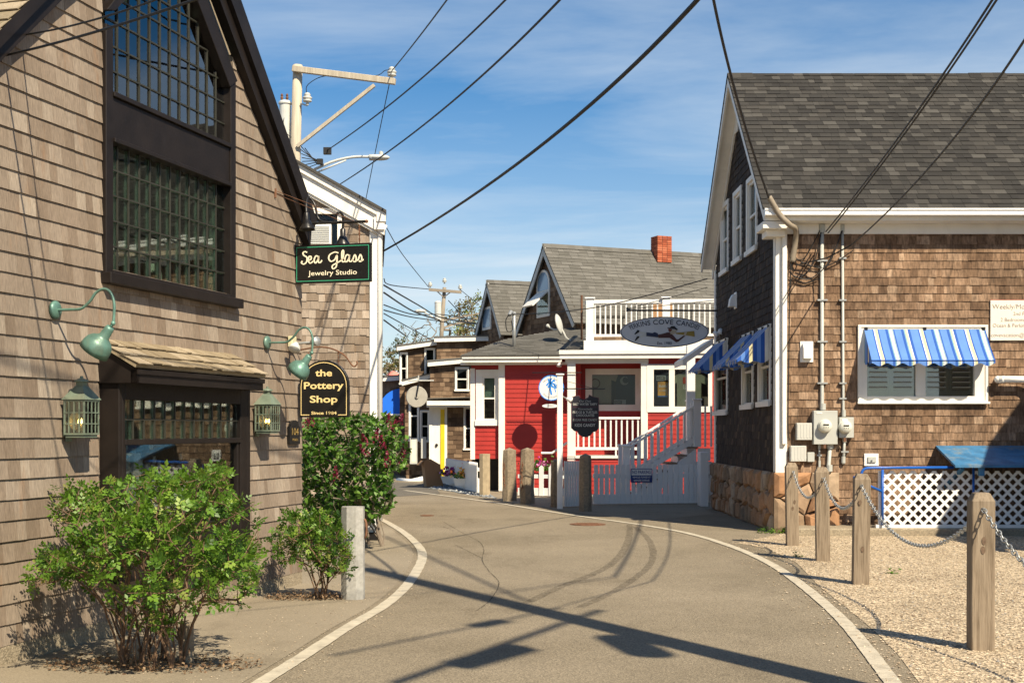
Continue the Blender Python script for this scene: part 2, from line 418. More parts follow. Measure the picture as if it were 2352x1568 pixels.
M_METER = paint('grey_meter_box', (0.43, 0.44, 0.41), 0.45, 0.05, 4, 0.02)
M_BOXGREY = paint('light_grey_box', (0.50, 0.50, 0.46), 0.5, 0.05, 4, 0.02)
M_CABLE = paint('black_cable', (0.016, 0.015, 0.014), 0.6, 0.2, 8, 0.0)
M_POLE = paint('bleached_pole_wood', (0.48, 0.42, 0.325), 0.85, 0.16, 4, 0.3, ((0.25, 0.19, 0.13), 0.4), 0, 0.2, (5, 5, 0.4))
M_GREYSTEEL = paint('pale_painted_steel', (0.55, 0.56, 0.53), 0.45, 0.08, 5, 0.03, ((0.36, 0.14, 0.04), 0.25))
M_BLUEPAINT = paint('worn_blue_paint', (0.04, 0.16, 0.32), 0.6, 0.25, 5, 0.2, ((0.27, 0.25, 0.15), 0.8))
M_BLUEPIPE = paint('blue_pipe_paint', (0.015, 0.10, 0.42), 0.35, 0.12, 5, 0.03)
M_AWN_BLUE = paint('bright_blue_canvas', (0.01, 0.15, 0.75), 0.7, 0.06, 3, 0.05)
M_BRICK = shingle_mat('red_brick', [(0, (0.30, 0.07, 0.035)), (0.5, (0.42, 0.11, 0.05)), (1, (0.52, 0.17, 0.09))], 0.25, None, 0.9, 30, (0.9, 1.1), (1, 1, 1), 0.4)
M_CARD = paint('cardboard', (0.34, 0.19, 0.09), 0.85, 0.08, 4, 0.05)
M_BARK = paint('brown_twig_bark', (0.14, 0.085, 0.05), 0.9, 0.3, 20, 0.3)
M_BARK_GREY = paint('grey_bark', (0.20, 0.16, 0.12), 0.9, 0.25, 12, 0.3)
M_LEAF_ROSE = leaf_mat('rose_leaf', [(0, (0.028, 0.072, 0.010)), (0.45, (0.080, 0.170, 0.017)), (0.85, (0.145, 0.26, 0.028)), (0.95, (0.27, 0.36, 0.065)), (1, (0.24, 0.19, 0.07))], 0.3)
M_LEAF_LILAC = leaf_mat('lilac_leaf', [(0, (0.022, 0.066, 0.010)), (0.5, (0.058, 0.145, 0.018)), (0.9, (0.115, 0.23, 0.030)), (1, (0.17, 0.28, 0.06))], 0.3)
M_LEAF_TREE = leaf_mat('spring_tree_leaf', [(0, (0.10, 0.075, 0.025)), (0.5, (0.17, 0.135, 0.040)), (1, (0.22, 0.21, 0.05))], 0.3)
M_LEAF_PINE = leaf_mat('evergreen_needles', [(0, (0.035, 0.05, 0.018)), (0.5, (0.07, 0.085, 0.025)), (1, (0.13, 0.13, 0.04))], 0.2)
M_LEAF_DRY = leaf_mat('dry_fallen_leaf', [(0, (0.10, 0.055, 0.03)), (0.5, (0.20, 0.125, 0.07)), (1, (0.32, 0.22, 0.13))], 0.1, 0.8)
M_FLOWER_RED = leaf_mat('crimson_lilac_flower', [(0, (0.09, 0.004, 0.016)), (0.6, (0.17, 0.008, 0.03)), (1, (0.36, 0.05, 0.12))], 0.2)
M_FLOWER_PURPLE = leaf_mat('magenta_petunia', [(0, (0.20, 0.01, 0.12)), (0.6, (0.42, 0.03, 0.24)), (1, (0.75, 0.35, 0.55))], 0.2)
M_FLOWER_ORANGE = leaf_mat('orange_pansy', [(0, (0.55, 0.10, 0.01)), (0.5, (0.80, 0.30, 0.01)), (0.85, (0.85, 0.50, 0.03)), (1, (0.8, 0.75, 0.65))], 0.2)
M_YELLOW = paint('yellow_door_paint', (0.72, 0.52, 0.02), 0.45, 0.06, 3, 0.03)
M_TYRE = paint('tyre_mark', (0.06, 0.052, 0.042), 0.9, 0.3, 12, 0.2)
M_BULB = None
def emit(name, c, s):
    m, nt, b = nodes(name); b.inputs['Base Color'].default_value = rgb(c); b.inputs['Emission Color'].default_value = rgb(c); b.inputs['Emission Strength'].default_value = s; return m
M_FLAME = emit('candle_bulb_glow', (1.0, 0.55, 0.15), 14.0)

# striped canvas: stripes run along the cloth's own x, carried by a face attribute-free object coordinate
def stripe_mat(name, period=0.235):
    m, nt, b = nodes(name)
    uv = nt.nodes.new('ShaderNodeAttribute'); uv.attribute_name = 'across'
    t = math_(nt, 'FRACT', math_(nt, 'DIVIDE', uv.outputs['Fac'], period))
    r_ = nt.nodes.new('ShaderNodeValToRGB'); r_.color_ramp.interpolation = 'CONSTANT'
    lb, mb_, wh, ye = (0.13, 0.28, 0.68), (0.035, 0.12, 0.47), (0.82, 0.80, 0.72), (0.74, 0.66, 0.40)
    st = [(0.0, lb), (0.40, mb_), (0.46, lb), (0.50, mb_), (0.58, (0.25, 0.45, 0.55)), (0.62, wh), (0.68, ye), (0.74, wh), (0.79, ye), (0.83, (0.3, 0.42, 0.5)), (0.86, mb_), (0.93, lb), (0.95, mb_), (0.98, lb)]
    e = r_.color_ramp.elements
    e[0].position = 0; e[0].color = rgb(st[0][1]); e[1].position = st[1][0]; e[1].color = rgb(st[1][1])
    for p_, c_ in st[2:]:
        q = e.new(p_); q.color = rgb(c_)
    nt.links.new(t, r_.inputs[0])
    n = pos_noise(nt, 5, (1, 1, 1), 4)
    col = mixrgb(nt, 1.0, r_.outputs[0], ramp(nt, n.outputs['Fac'], [(0.3, (0.9,) * 3), (0.7, (1.05,) * 3)]).outputs[0], 'MULTIPLY')
    nt.links.new(col, b.inputs['Base Color']); b.inputs['Roughness'].default_value = 0.75; b.inputs['Specular IOR Level'].default_value = 0.2
    out = nt.nodes['Material Output']; tl = nt.nodes.new('ShaderNodeBsdfTranslucent'); nt.links.new(col, tl.inputs[0])
    mx_ = nt.nodes.new('ShaderNodeMixShader'); mx_.inputs[0].default_value = 0.18
    nt.links.new(b.outputs[0], mx_.inputs[1]); nt.links.new(tl.outputs[0], mx_.inputs[2]); nt.links.new(mx_.outputs[0], out.inputs[0])
    return m
M_STRIPE = stripe_mat('blue_striped_canvas')

def wood_post_mat():
    m, nt, b = nodes('weathered_post_wood')
    g = pos_noise(nt, 7, (7, 7, 0.45), 6, 0.6); g2 = pos_noise(nt, 1.5, (1, 1, 0.8), 4)
    r1 = ramp(nt, g.outputs['Fac'], [(0.25, (0.13, 0.095, 0.062)), (0.5, (0.255, 0.198, 0.138)), (0.75, (0.34, 0.272, 0.195))])
    col = mixrgb(nt, 1.0, r1.outputs[0], ramp(nt, g2.outputs['Fac'], [(0.3, (0.85,) * 3), (0.7, (1.1,) * 3)]).outputs[0], 'MULTIPLY')
    nt.links.new(col, b.inputs['Base Color']); b.inputs['Roughness'].default_value = 0.85; b.inputs['Specular IOR Level'].default_value = 0.2
    bump(nt, b, g.outputs['Fac'], 0.5, 0.01); return m
M_POST = wood_post_mat()

# ---------------------------------------------------------------- shingle and board layers
def poly_intervals(poly, z):
    xs = []
    n = len(poly)
    for i in range(n):
        (x0, z0), (x1, z1) = poly[i], poly[(i + 1) % n]
        if (z0 <= z < z1) or (z1 <= z < z0):
            xs.append(x0 + (z - z0) / (z1 - z0) * (x1 - x0))
    xs.sort()
    return [(xs[i], xs[i + 1]) for i in range(0, len(xs) - 1, 2)]

class Shingles:
    """collects shingle pieces over one or several faces, then makes the largest ones objects and the rest one mesh"""
    def __init__(s, mat, thick, var=.25): s.mat = mat; s.th = thick; s.var = var; s.items = []
    def face(s, fr, poly, holes=(), exp=0.14, wmin=0.09, wmax=0.22, jit=0.006, parent=None, overlap=0.03, zstart=None):
        zs = [q[1] for q in poly]; z0 = min(zs) if zstart is None else zstart; zt = max(zs)
        while z0 < zt:
            z1 = min(z0 + exp, zt + 0.001); zm = (z0 + z1) / 2
            if z1 - z0 < exp * 0.25: break
            ivs = poly_intervals(poly, zm)
            for h in holes:
                if h[2] < zm < h[3]:
                    new = []
                    for a, b in ivs:
                        if h[1] <= a or h[0] >= b: new.append((a, b)); continue
                        if h[0] > a: new.append((a, h[0]))
                        if h[1] < b: new.append((h[1], b))
                    ivs = new
            for a, b in ivs:
                x = a - random.uniform(0, wmin * 0.5) ; first = True
                while x < b - 0.01:
                    w_ = random.uniform(wmin, wmax); xe = x + w_
                    if xe > b - wmin * 0.35: xe = b
                    xs_ = max(x, a)
                    if xe - xs_ > 0.012:
                        s.items.append((fr, xs_, xe, z0 + random.uniform(-jit, jit), z1 - z0 + overlap, s.th * random.uniform(1 - s.var, 1 + s.var), parent, random.random()))
                    x = xe
            z0 += exp
        return s
    def build(s, name, parent_stuff, limit=300):
        u = MB(); fr0 = WORLD
        # unit wedge: butt thick, tip thin, outward = -y
        g = 0.985
        vts = [(0, -.6, 0), (g, -.6, 0), (g, -1, 0), (0, -1, 0), (0, 0, 1), (g, 0, 1), (g, -0.12, 1), (0, -0.12, 1)]
        fcs = [(0, 3, 2, 1), (4, 5, 6, 7), (3, 7, 6, 2), (0, 4, 7, 3), (1, 2, 6, 5)]
        u.add([Vector(q) for q in vts], fcs)
        me = mesh_of(u, name, s.mat)
        def key(it):
            c = it[0].p((it[1] + it[2]) / 2, 0, it[3] + it[4] / 2)
            if c.y < 1: return -1
            px = CX + FPX * c.x / c.y; py = HY - FPX * (c.z - EYE) / c.y
            if not (0 < px < 2352 and 0 < py < 1568): return 0
            nrm = it[0].ey.dot((c - Vector((0, 0, EYE))).normalized())
            if nrm <= 0.02: return 0
            return (it[2] - it[1]) * it[4] * nrm / c.y ** 2
        order = sorted(s.items, key=key, reverse=True)
        rest = MB()
        for i, (fr, x0, x1, z0, h, th, par, tone) in enumerate(order):
            if i < limit and key(order[i]) > 0:
                inst(name, me, par, fr.at(x0, -0.001, z0), (x1 - x0, th, h))
            else:
                f2 = fr
                vs_ = [f2.p(x0 + (x1 - x0) * a, -0.001 + th * b, z0 + h * c) for a, b, c in vts]
                rest.add(vs_, fcs, tone)
        if rest.v:
            stuff(rest.obj(name + '_field', s.mat, parent_stuff, tones=True))

def clapboards(mat, fr, poly, holes, exp, parent, name='clapboard', th=0.016, y=0.0):
    zs = [q[1] for q in poly]; z0 = min(zs); zt = max(zs)
    while z0 < zt - 0.02:
        z1 = min(z0 + exp, zt); zm = (z0 + z1) / 2; ivs = poly_intervals(poly, zm)
        for h in holes:
            if h[2] < zm < h[3]:
                new = []
                for a, b in ivs:
                    if h[1] <= a or h[0] >= b: new.append((a, b)); continue
                    if h[0] > a: new.append((a, h[0]))
                    if h[1] < b: new.append((h[1], b))
                ivs = new
        for a, b in ivs:
            m = MB()
            m.add([fr.p(a, y, z0), fr.p(b, y, z0), fr.p(b, y - th, z0), fr.p(a, y - th, z0), fr.p(a, y, z1), fr.p(b, y, z1), fr.p(b, y - 0.003, z1), fr.p(a, y - 0.003, z1)],
                  [(0, 3, 2, 1), (4, 5, 6, 7), (3, 7, 6, 2), (0, 4, 7, 3), (1, 2, 6, 5)])
            m.obj(name, mat, parent)
        z0 += exp

# ---------------------------------------------------------------- lettering
def text_geo(body, size=1.0, bold=0.0, shear=0.0, space=1.0, align='CENTER'):
    cu = bpy.data.curves.new('lettering', 'FONT'); cu.body = body; cu.size = size; cu.offset = bold; cu.shear = shear; cu.space_character = space
    cu.align_x = align; cu.align_y = 'CENTER'; cu.resolution_u = 3
    ob = bpy.data.objects.new('lettering', cu)
    me = ob.to_mesh()
    v = [tuple(q.co) for q in me.vertices]; f = [tuple(p.vertices) for p in me.polygons]
    ob.to_mesh_clear(); bpy.data.objects.remove(ob); bpy.data.curves.remove(cu)
    return v, f
def lettering(body, mat, parent, fr, x, z, height, width=None, y=-0.004, bold=0.0, shear=0.0, space=1.0, warp=None, name='lettering', align='CENTER', th=0.002):
    """flat letters laid 2-4 mm proud of a surface; height = cap height"""
    v, f = text_geo(body, 1.0, bold, shear, space, align)
    if not v: return None
    xs = [q[0] for q in v]; ys = [q[1] for q in v]
    k = height / 0.70; kx = k
    if width: kx = width / (max(xs) - min(xs))
    mid = (max(xs) + min(xs)) / 2 if align == 'CENTER' else min(xs)
    m = MB(); pts = []
    for q in v:
        lx, lz = (q[0] - mid) * kx, q[1] * k
        if warp: lx, lz = warp(lx, lz)
        pts.append((lx + x, lz + z))
    m.add([fr.p(a, y, b) for a, b in pts], f)
    return m.obj(name, mat, parent)
def strokes(mat, parent, fr, x, z, sx, sz, lines, wdt, y=-0.004, name='lettering'):
    """brush lettering: polylines in a unit box drawn as flat ribbons"""
    m = MB()
    for ln in lines:
        pts = spline([Vector((a, b, 0)) for a, b in ln], 6)
        n = len(pts); vs_ = []
        for i, q in enumerate(pts):
            d = (pts[min(i + 1, n - 1)] - pts[max(i - 1, 0)]); d = Vector((d.x * sx, d.y * sz)); d = d.normalized() if d.length > 1e-9 else Vector((1, 0))
            wd = wdt * (0.75 + 0.35 * abs(d.y)) / 2
            cx_, cz_ = x + q.x * sx, z + q.y * sz
            vs_.append(fr.p(cx_ - d.y * wd, y, cz_ + d.x * wd)); vs_.append(fr.p(cx_ + d.y * wd, y, cz_ - d.x * wd))
        m.add(vs_, [(2 * i, 2 * i + 1, 2 * i + 3, 2 * i + 2) for i in range(n - 1)])
    return m.obj(name, mat, parent)
# ================================================================ SETTING: ground, road, lines
def sheet(name, pts, z, mat, parent=None):
    m = MB(); m.add([(q[0], q[1], z) for q in pts], [tuple(range(len(pts)))])
    me_o = m.obj(name, mat, parent)
    return me_o
structure(sheet('ground', [(-1500, -600), (1500, -600), (1500, 2600), (-1500, 2600)], -0.03, M_GROUND))
road = structure(sheet('road', [(-25, -25), (40, -25), (40, 75), (-25, 75)], 0.0, M_ASPHALT))
LEFT_LINE = [(520, 1620), (600, 1568), (700, 1505), (800, 1440), (880, 1393), (930, 1350), (958, 1310), (970, 1280), (962, 1255), (930, 1225), (895, 1203), (872, 1191), (850, 1180)]
RIGHT_LINE = [(2110, 1650), (2050, 1568), (1990, 1490), (1930, 1420), (1850, 1350), (1770, 1295), (1680, 1255), (1580, 1225), (1470, 1205), (1350, 1188), (1250, 1173), (1140, 1155), (1010, 1137), (930, 1126)]
def ribbon(name, pts, wdt, z, mat, parent, wob=0.0, n=10):
    c = spline([Vector((q.x, q.y, 0)) for q in pts], n); m = MB(); vs_ = []
    for i, q in enumerate(c):
        d = (c[min(i + 1, len(c) - 1)] - c[max(i - 1, 0)]).normalized()
        w0 = wdt / 2 * (1 + random.uniform(-wob, wob)); w1 = wdt / 2 * (1 + random.uniform(-wob, wob))
        vs_ += [(q.x - d.y * w0, q.y + d.x * w0, z), (q.x + d.y * w1, q.y - d.x * w1, z)]
    m.add(vs_, [(2 * i, 2 * i + 1, 2 * i + 3, 2 * i + 2) for i in range(len(c) - 1)])
    return m.obj(name, mat, parent)
LL = [G(*q) for q in LEFT_LINE]; RL = [G(*q) for q in RIGHT_LINE]
ribbon('edge_line', LL, 0.115, 0.008, M_LINE, road, 0.05, 14)
ribbon('edge_line', RL, 0.115, 0.008, M_LINE, road, 0.05, 14)
# sandy shoulder left of the line
sc = spline([Vector((q.x, q.y, 0)) for q in LL], 8)
structure(sheet('shoulder', [(q.x - 0.12, q.y) for q in sc] + [(-3.2, 30), (-14, 30), (-14, 5)], 0.004, M_SHOULDER))
# brick-toned walk before the red house
structure(sheet('pavement', [tuple(G(*q)[:2]) for q in [(1000, 1128), (1140, 1149), (1250, 1165), (1350, 1180), (1480, 1196), (1640, 1180)]] + [(4.1, 34), (-2.5, 36)], 0.004, M_SHOULDER))
GRAVEL = [(1690, 1247), (1760, 1258), (1830, 1292), (1880, 1345), (1950, 1400), (2010, 1450), (2060, 1500), (2112, 1568), (2190, 1700)]
gp = [G(*q) for q in GRAVEL]
gpoly = [(q.x, q.y) for q in gp] + [(14, 6.5), (14, 20.2), (4.3, 20.2)]
structure(sheet('gravel_bed', gpoly, 0.004, M_GRAVELBED))
def inside(poly, x, y):
    c = False; n = len(poly)
    for i in range(n):
        (x0, y0), (x1, y1) = poly[i], poly[(i + 1) % n]
        if (y0 > y) != (y1 > y) and x < x0 + (y - y0) / (y1 - y0) * (x1 - x0): c = not c
    return c
def pebbles(name, poly, n, r0, r1, mat, zoff=0.004, accept=None, spill=0.0):
    xs = [q[0] for q in poly]; ys = [q[1] for q in poly]; m = MB(); k = 0; tries = 0
    while k < n and tries < n * 30:
        tries += 1
        x = random.uniform(min(xs), max(xs)); y = random.uniform(min(ys), max(ys))
        if not inside(poly, x + random.gauss(0, spill), y + random.gauss(0, spill)): continue
        if accept and not accept(x, y): continue
        r = random.uniform(r0, r1) * random.uniform(0.7, 1.2); a = random.uniform(0, 6.28); h = r * random.uniform(0.5, 0.9); e = random.uniform(0.6, 1)
        ca, sa = math.cos(a), math.sin(a)
        pts = [(r, 0, h * .4), (0, r * e, h * .35), (-r, 0, h * .4), (0, -r * e, h * .3)]
        vs_ = [(x + px * ca - py * sa, y + px * sa + py * ca, zoff + pz) for px, py, pz in pts] + [(x + random.uniform(-.3, .3) * r, y, zoff + h), (x, y, zoff - 0.004)]
        m.add(vs_, [(0, 1, 4), (1, 2, 4), (2, 3, 4), (3, 0, 4), (1, 0, 5), (2, 1, 5), (3, 2, 5), (0, 3, 5)], random.random()); k += 1
    return stuff(m.obj(name, mat, None, tones=True))
M_PEBBLE = shingle_mat('gravel_stone', [(0, (0.22, 0.165, 0.115)), (0.3, (0.39, 0.305, 0.21)), (0.7, (0.52, 0.42, 0.30)), (0.92, (0.63, 0.54, 0.41)), (1, (0.30, 0.28, 0.26))], 0.15, None, 0.9, 40, (0.9, 1.1), (1, 1, 1), 0.2)
M_PEBBLE_BL = shingle_mat('bluestone_chip', [(0, (0.10, 0.12, 0.14)), (0.6, (0.22, 0.24, 0.26)), (1, (0.5, 0.5, 0.48))], 0.15, None, 0.9, 40, (0.9, 1.1), (1, 1, 1), 0.2)
tag(pebbles('gravel', gpoly, 15000, 0.006, 0.0155, M_PEBBLE, 0.004, lambda x, y: x < 0.40 * y + 0.6 and y > 7.5 and random.random() < min(1, (13.0 / y) ** 1.5), 0.20), 'loose tan gravel chips around the chain posts', 'gravel')
bl = [tuple(G(*q)[:2]) for q in [(985, 1122), (1030, 1128), (1100, 1141), (1140, 1146), (1120, 1132), (1040, 1112), (1000, 1112)]]
tag(pebbles('stone_chips', bl, 900, 0.02, 0.05, M_PEBBLE_BL), 'blue grey stone chips along the white planter fence', 'gravel')
structure(sheet('asphalt_patch', [tuple(G(*q)[:2]) for q in [(840, 1148), (905, 1140), (1012, 1134), (1000, 1120), (985, 1112), (900, 1106), (840, 1110)]], 0.0042, ground_mat('grey_asphalt_patch', (.12, .108, .088), (.16, .143, .117), .25, .6, .9, .4, 60)))
def band(pts, w0, w1): return [(q.x + w0, q.y) for q in pts] + [(q.x + w1, q.y) for q in reversed(pts)]
tag(pebbles('road_grit', band(LL[:9], -.9, .25), 900, .003, .008, M_PEBBLE, .006, lambda x, y: random.random() < (9.0 / y) ** 2), 'sandy grit scattered along the left road edge line', 'grit')
tag(pebbles('road_grit', band(RL[:7], -.35, .45), 900, .003, .010, M_PEBBLE, .006, lambda x, y: random.random() < (9.0 / y) ** 2), 'stray gravel chips scattered on the asphalt beside the right edge line', 'grit')
# worn marks of the asphalt
def fade_mat(name, c, a):
    m, nt, b = nodes(name); b.inputs['Base Color'].default_value = rgb(c); b.inputs['Roughness'].default_value = 0.95; b.inputs['Specular IOR Level'].default_value = 0.1
    n = pos_noise(nt, 14, (1, 1, 1), 5, 0.7); r_ = ramp(nt, n.outputs['Fac'], [(0.35, (0, 0, 0)), (0.65, (a,) * 3)])
    nt.links.new(r_.outputs[0], b.inputs['Alpha']); return m
M_SKID = fade_mat('tyre_rubber_trace', (0.07, 0.06, 0.05), 0.42); M_CRACK = fade_mat('asphalt_crack', (0.05, 0.042, 0.035), 1.1)
z2 = lambda x, y: G(522.6 + .4938 * x, 1103.3 + .4938 * y)
for i, (pts, wd) in enumerate(((((1868, 205), (1870, 250), (1845, 320), (1790, 385), (1690, 440), (1560, 490), (1390, 570)), 0.10), (((1895, 215), (1955, 270), (1980, 330), (1965, 390), (1900, 450), (1790, 520), (1640, 590)), 0.09))):
    ribbon('tyre_mark', [z2(*q) for q in pts], wd, 0.0045 + i * 0.0008, M_SKID, road, 0.15)
for i, pts in enumerate((((1000, 190), (1060, 225), (1105, 250), (1170, 285), (1192, 320), (1185, 370), (1215, 420), (1262, 475), (1235, 540), (1190, 585), (1150, 610)), ((1060, 300), (1120, 330), (1180, 360)), ((800, 190), (900, 205), (1000, 215), (1050, 235)))):
    ribbon('crack', [z2(*q) for q in pts], 0.009, 0.0062 + i * 0.0004, M_CRACK, road, 0.6, 6)
def disc_cover(x, y, r, lab):
    c = G(x, y); t = thing('manhole_cover', lab, 'manhole cover', (c.x, c.y, 0))
    m = MB(); m.lathe(c, (0, 0, 1), [(r, 0.001), (r, 0.010), (r * .9, 0.010), (r * .88, 0.006)], 24); m.obj('ring', M_RUST, t)
    d = MB(); d.lathe(c, (0, 0, 1), [(r * .86, 0.001), (r * .86, 0.012), (0.001, 0.012)], 24)
    for a in range(-3, 4): d.box(WORLD, c.x - r * .6, c.x + r * .6, c.y + a * r * .2 - .012, c.y + a * r * .2 + .012, .012, .016)
    d.obj('lid', M_RUST, t)
disc_cover(1350, 1204, 0.30, 'rusty round manhole cover in the road before the white fence')
disc_cover(981, 1184, 0.13, 'small dark valve cover in the asphalt beside the lilac')

# ================================================================ LEFT: shingled pottery shop
PC = V(-2.19, 13.52, 0)
PW = Fr(PC, (0.2618, 0.9651, 0))
pot = thing('shop_building', 'tan cedar shingled gable shop with tall dark framed window and bay window', 'building', PW.p(-2.4, 0, 0))
H = PW.hit
# rake lines from the picture (outer face of the rake boards stands 0.22 m out)
RO = -0.09
ra, rb = H(505, 0, RO), H(668, 445, RO)          # lower edge of right rake board
rc, rd = H(543, 0, RO), H(706, 470, RO)          # upper edge
la, lb_ = H(143, 0, RO), H(5, 138, RO)           # left rake, lower edge
lc, ld = H(59, 0, RO), H(0, 60, RO)
def line_at(p, q, z): return p[0] + (z - p[1]) / (q[1] - p[1]) * (q[0] - p[0])
def meet(p, q, r, s):
    a1 = (q[0] - p[0]) / (q[1] - p[1]); a2 = (s[0] - r[0]) / (s[1] - r[1])
    z = (r[0] - a2 * r[1] - p[0] + a1 * p[1]) / (a1 - a2); return (p[0] + a1 * (z - p[1]), z)
AP = meet(ra, rb, la, lb_); AP2 = meet(rc, rd, lc, ld)
ZE = 3.55                                         # eave of the wall at the corner
xr_e = line_at(ra, rb, ZE - 0.3)
ZL = 3.2; xl_e = line_at(la, lb_, ZL)
wall_poly = [(-7.6, 0.0), (0, 0.0), (0, line_at([ra[1], ra[0]], [rb[1], rb[0]], 0.0) + 0.05), AP, (xl_e, ZL), (-7.6, ZL)]
def zr(x): return ra[1] + (x - ra[0]) / (rb[0] - ra[0]) * (rb[1] - ra[1])
wall_poly[2] = (0, zr(0) + 0.05)
print('POT', AP, AP2, wall_poly)
# big window
wl0, _ = H(232, 600); wr0, _ = H(532, 600); sill_z = H(232, 636)[1]
wz_top = zr(wl0) + 0.0
hole_big = (wl0, wr0, sill_z - 0.02, 99)
# bay
b0 = H(228, 900)[0]; b1 = H(575, 900, -0.17)[0]
bz1 = H(228, 850)[1]; bz0 = 0.42
holes = [hole_big, (b0 - 0.02, b1 + 0.02, bz0, H(255, 785)[1])]
wallm = MB()
def wall_with_holes(m, fr, poly, hs, y0, y1):
    """wall slab cut into strips so that window openings are real holes"""
    xs = sorted(set([q[0] for q in poly] + [h[0] for h in hs] + [h[1] for h in hs]))
    for a, b in zip(xs[:-1], xs[1:]):
        if b - a < 1e-4: continue
        xm = (a + b) / 2
        def zlim(x):
            zz = []
            n = len(poly)
            for i in range(n):
                (x0, z0), (x1, z1) = poly[i], poly[(i + 1) % n]
                if min(x0, x1) - 1e-9 <= x <= max(x0, x1) + 1e-9 and abs(x1 - x0) > 1e-9: zz.append(z0 + (x - x0) / (x1 - x0) * (z1 - z0))
            return min(zz), max(zz)
        e = 1e-5
        la_, ha = zlim(a + e); lb2, hb = zlim(b - e)
        cuts = sorted([(h[2], h[3]) for h in hs if h[0] <= xm <= h[1]])
        zz = 'lo'; cur = (la_, lb2)
        for c0, c1 in cuts:
            if c0 > max(cur): m.prism(fr, [(a, cur[0]), (b, cur[1]), (b, c0), (a, c0)], y0, y1)
            cur = (c1, c1)
        if cur[0] < ha and cur[1] < hb: m.prism(fr, [(a, cur[0]), (b, cur[1]), (b, hb), (a, ha)], y0, y1)
    return m
wall_with_holes(wallm, PW, wall_poly, [h for h in [hole_big, (b0, b1, bz0, bz1)]], 0.0, 0.14)
pwall = wallm.obj('wall', M_SH_TAN, pot)
sh = Shingles(M_SH_TAN, 0.017, .10)
sh.face(PW, [(q[0] + (0.012 if q[0] == 0 else 0), max(q[1], 0.13)) for q in wall_poly], holes, 0.141, 0.07, 0.19, 0.0012, pwall, 0.03)
# right return wall (faces away, along the alley)
PR = Fr(PW.p(0, 0, 0), -PW.ey * -1)
PR = Fr(PW.p(0, 0, 0), PW.ey)
bx('wall', M_SH_TAN, pot, PR, 0.0, 5.0, 0.002, 0.15, 0.0, zr(0) - 0.1)
sh.face(PR, [(0, 0.22), (5, 0.22), (5, zr(0) - 0.2), (0, zr(0) - 0.2)], [], 0.141, 0.085, 0.24, 0.004, pwall, 0.03)
sh.build('shingle', pwall)
bx('foundation', M_CONCRETE, pot, PW, -7.6, 0.02, -0.015, 0.1, -0.02, 0.15, 0.01)
# roof slabs with dark rake boards
def slab(fr, p, q, thick, y0, y1):
    (x0, z0), (x1, z1) = p, q
    return [(x0, z0), (x1, z1), (x1, z1 + thick), (x0, z0 + thick)]
er = (0.20, zr(0.20)); 
def zro(x): return rc[1] + (x - rc[0]) / (rd[0] - rc[0]) * (rd[1] - rc[1])
def zlo(x): return lc[1] + (x - lc[0]) / (ld[0] - lc[0]) * (ld[1] - lc[1])
def zll(x): return la[1] + (x - la[0]) / (lb_[0] - la[0]) * (lb_[1] - la[1])
rx_e = 0.05
m = MB(); m.prism(PW, [(rx_e, zr(rx_e)), AP, AP2, (rx_e + 0.05, zro(rx_e + 0.05))], RO, -0.001); m.obj('rake_board', M_BROWN, pot)
m = MB(); k = 0.45
m.prism(PW, [(rx_e - 0.02, zr(rx_e - .02) * (1 - k) + zro(rx_e) * k), (AP[0], AP[1] * (1 - k) + AP2[1] * k), AP2, (rx_e + 0.07, zro(rx_e + 0.07) + .01)], RO - 0.045, RO - 0.001); m.obj('rake_moulding', M_BROWN, pot)
rr_ = MB(); rr_.prism(PW, [(rx_e + 0.02, zr(rx_e) + 0.03), (AP[0], AP[1] + 0.03), (AP2[0], AP2[1] + 0.02), (rx_e + 0.08, zro(rx_e + 0.08) + 0.02)], 0.15, 6.0)
roofR = rr_.obj('roof', M_SH_BAY, pot)
lx_e = xl_e
m = MB(); m.prism(PW, [(lx_e, ZL), (lx_e - .1, zlo(lx_e - .1) if zlo(lx_e - .1) > ZL else ZL + .25), AP2, AP], RO, -0.001); m.obj('rake_board', M_BROWN, pot)
m = MB(); m.prism(PW, [(lx_e, (ZL + zlo(lx_e)) / 2), (lx_e - .12, zlo(lx_e - .12)), AP2, (AP[0], (AP[1] + AP2[1]) / 2)], RO - 0.045, RO - 0.001); m.obj('rake_moulding', M_BROWN, pot)
# left roof slope, seen from above its rake board
dl_ = Vector((AP2[0] - lx_e, AP2[1] - zlo(lx_e))).normalized(); e0 = (lx_e - .25, zlo(lx_e - .25)); ls = (AP2[0] - e0[0]) / dl_.x
f0 = Fr(PW.p(e0[0], 0, e0[1]) + PW.ey * 5.0, -PW.ey, None, PW.ex * dl_.x + PW.ez * dl_.y)
mainroof = MB(); mainroof.box(f0, 0, 4.99, 0.012, .16, 0, ls); mro = mainroof.obj('roof', M_SH_BAY, pot)
sr = Shingles(M_SH_BAY, 0.018); sr.face(f0, [(0, 0), (5.13, 0), (5.13, ls), (0, ls)], [], 0.14, 0.1, 0.24, 0.006, mro); sr.build('roof_shingle', mro)
# dark big window: surround, spandrel, sashes, panes, muntins
WF = M_BROWN
wtop = min(AP[1] - 0.25, 8.0)
cw = 0.10
win = MB()
fy0, fy1 = -0.045, 0.10
def zin(x): return zr(x) - 0.62
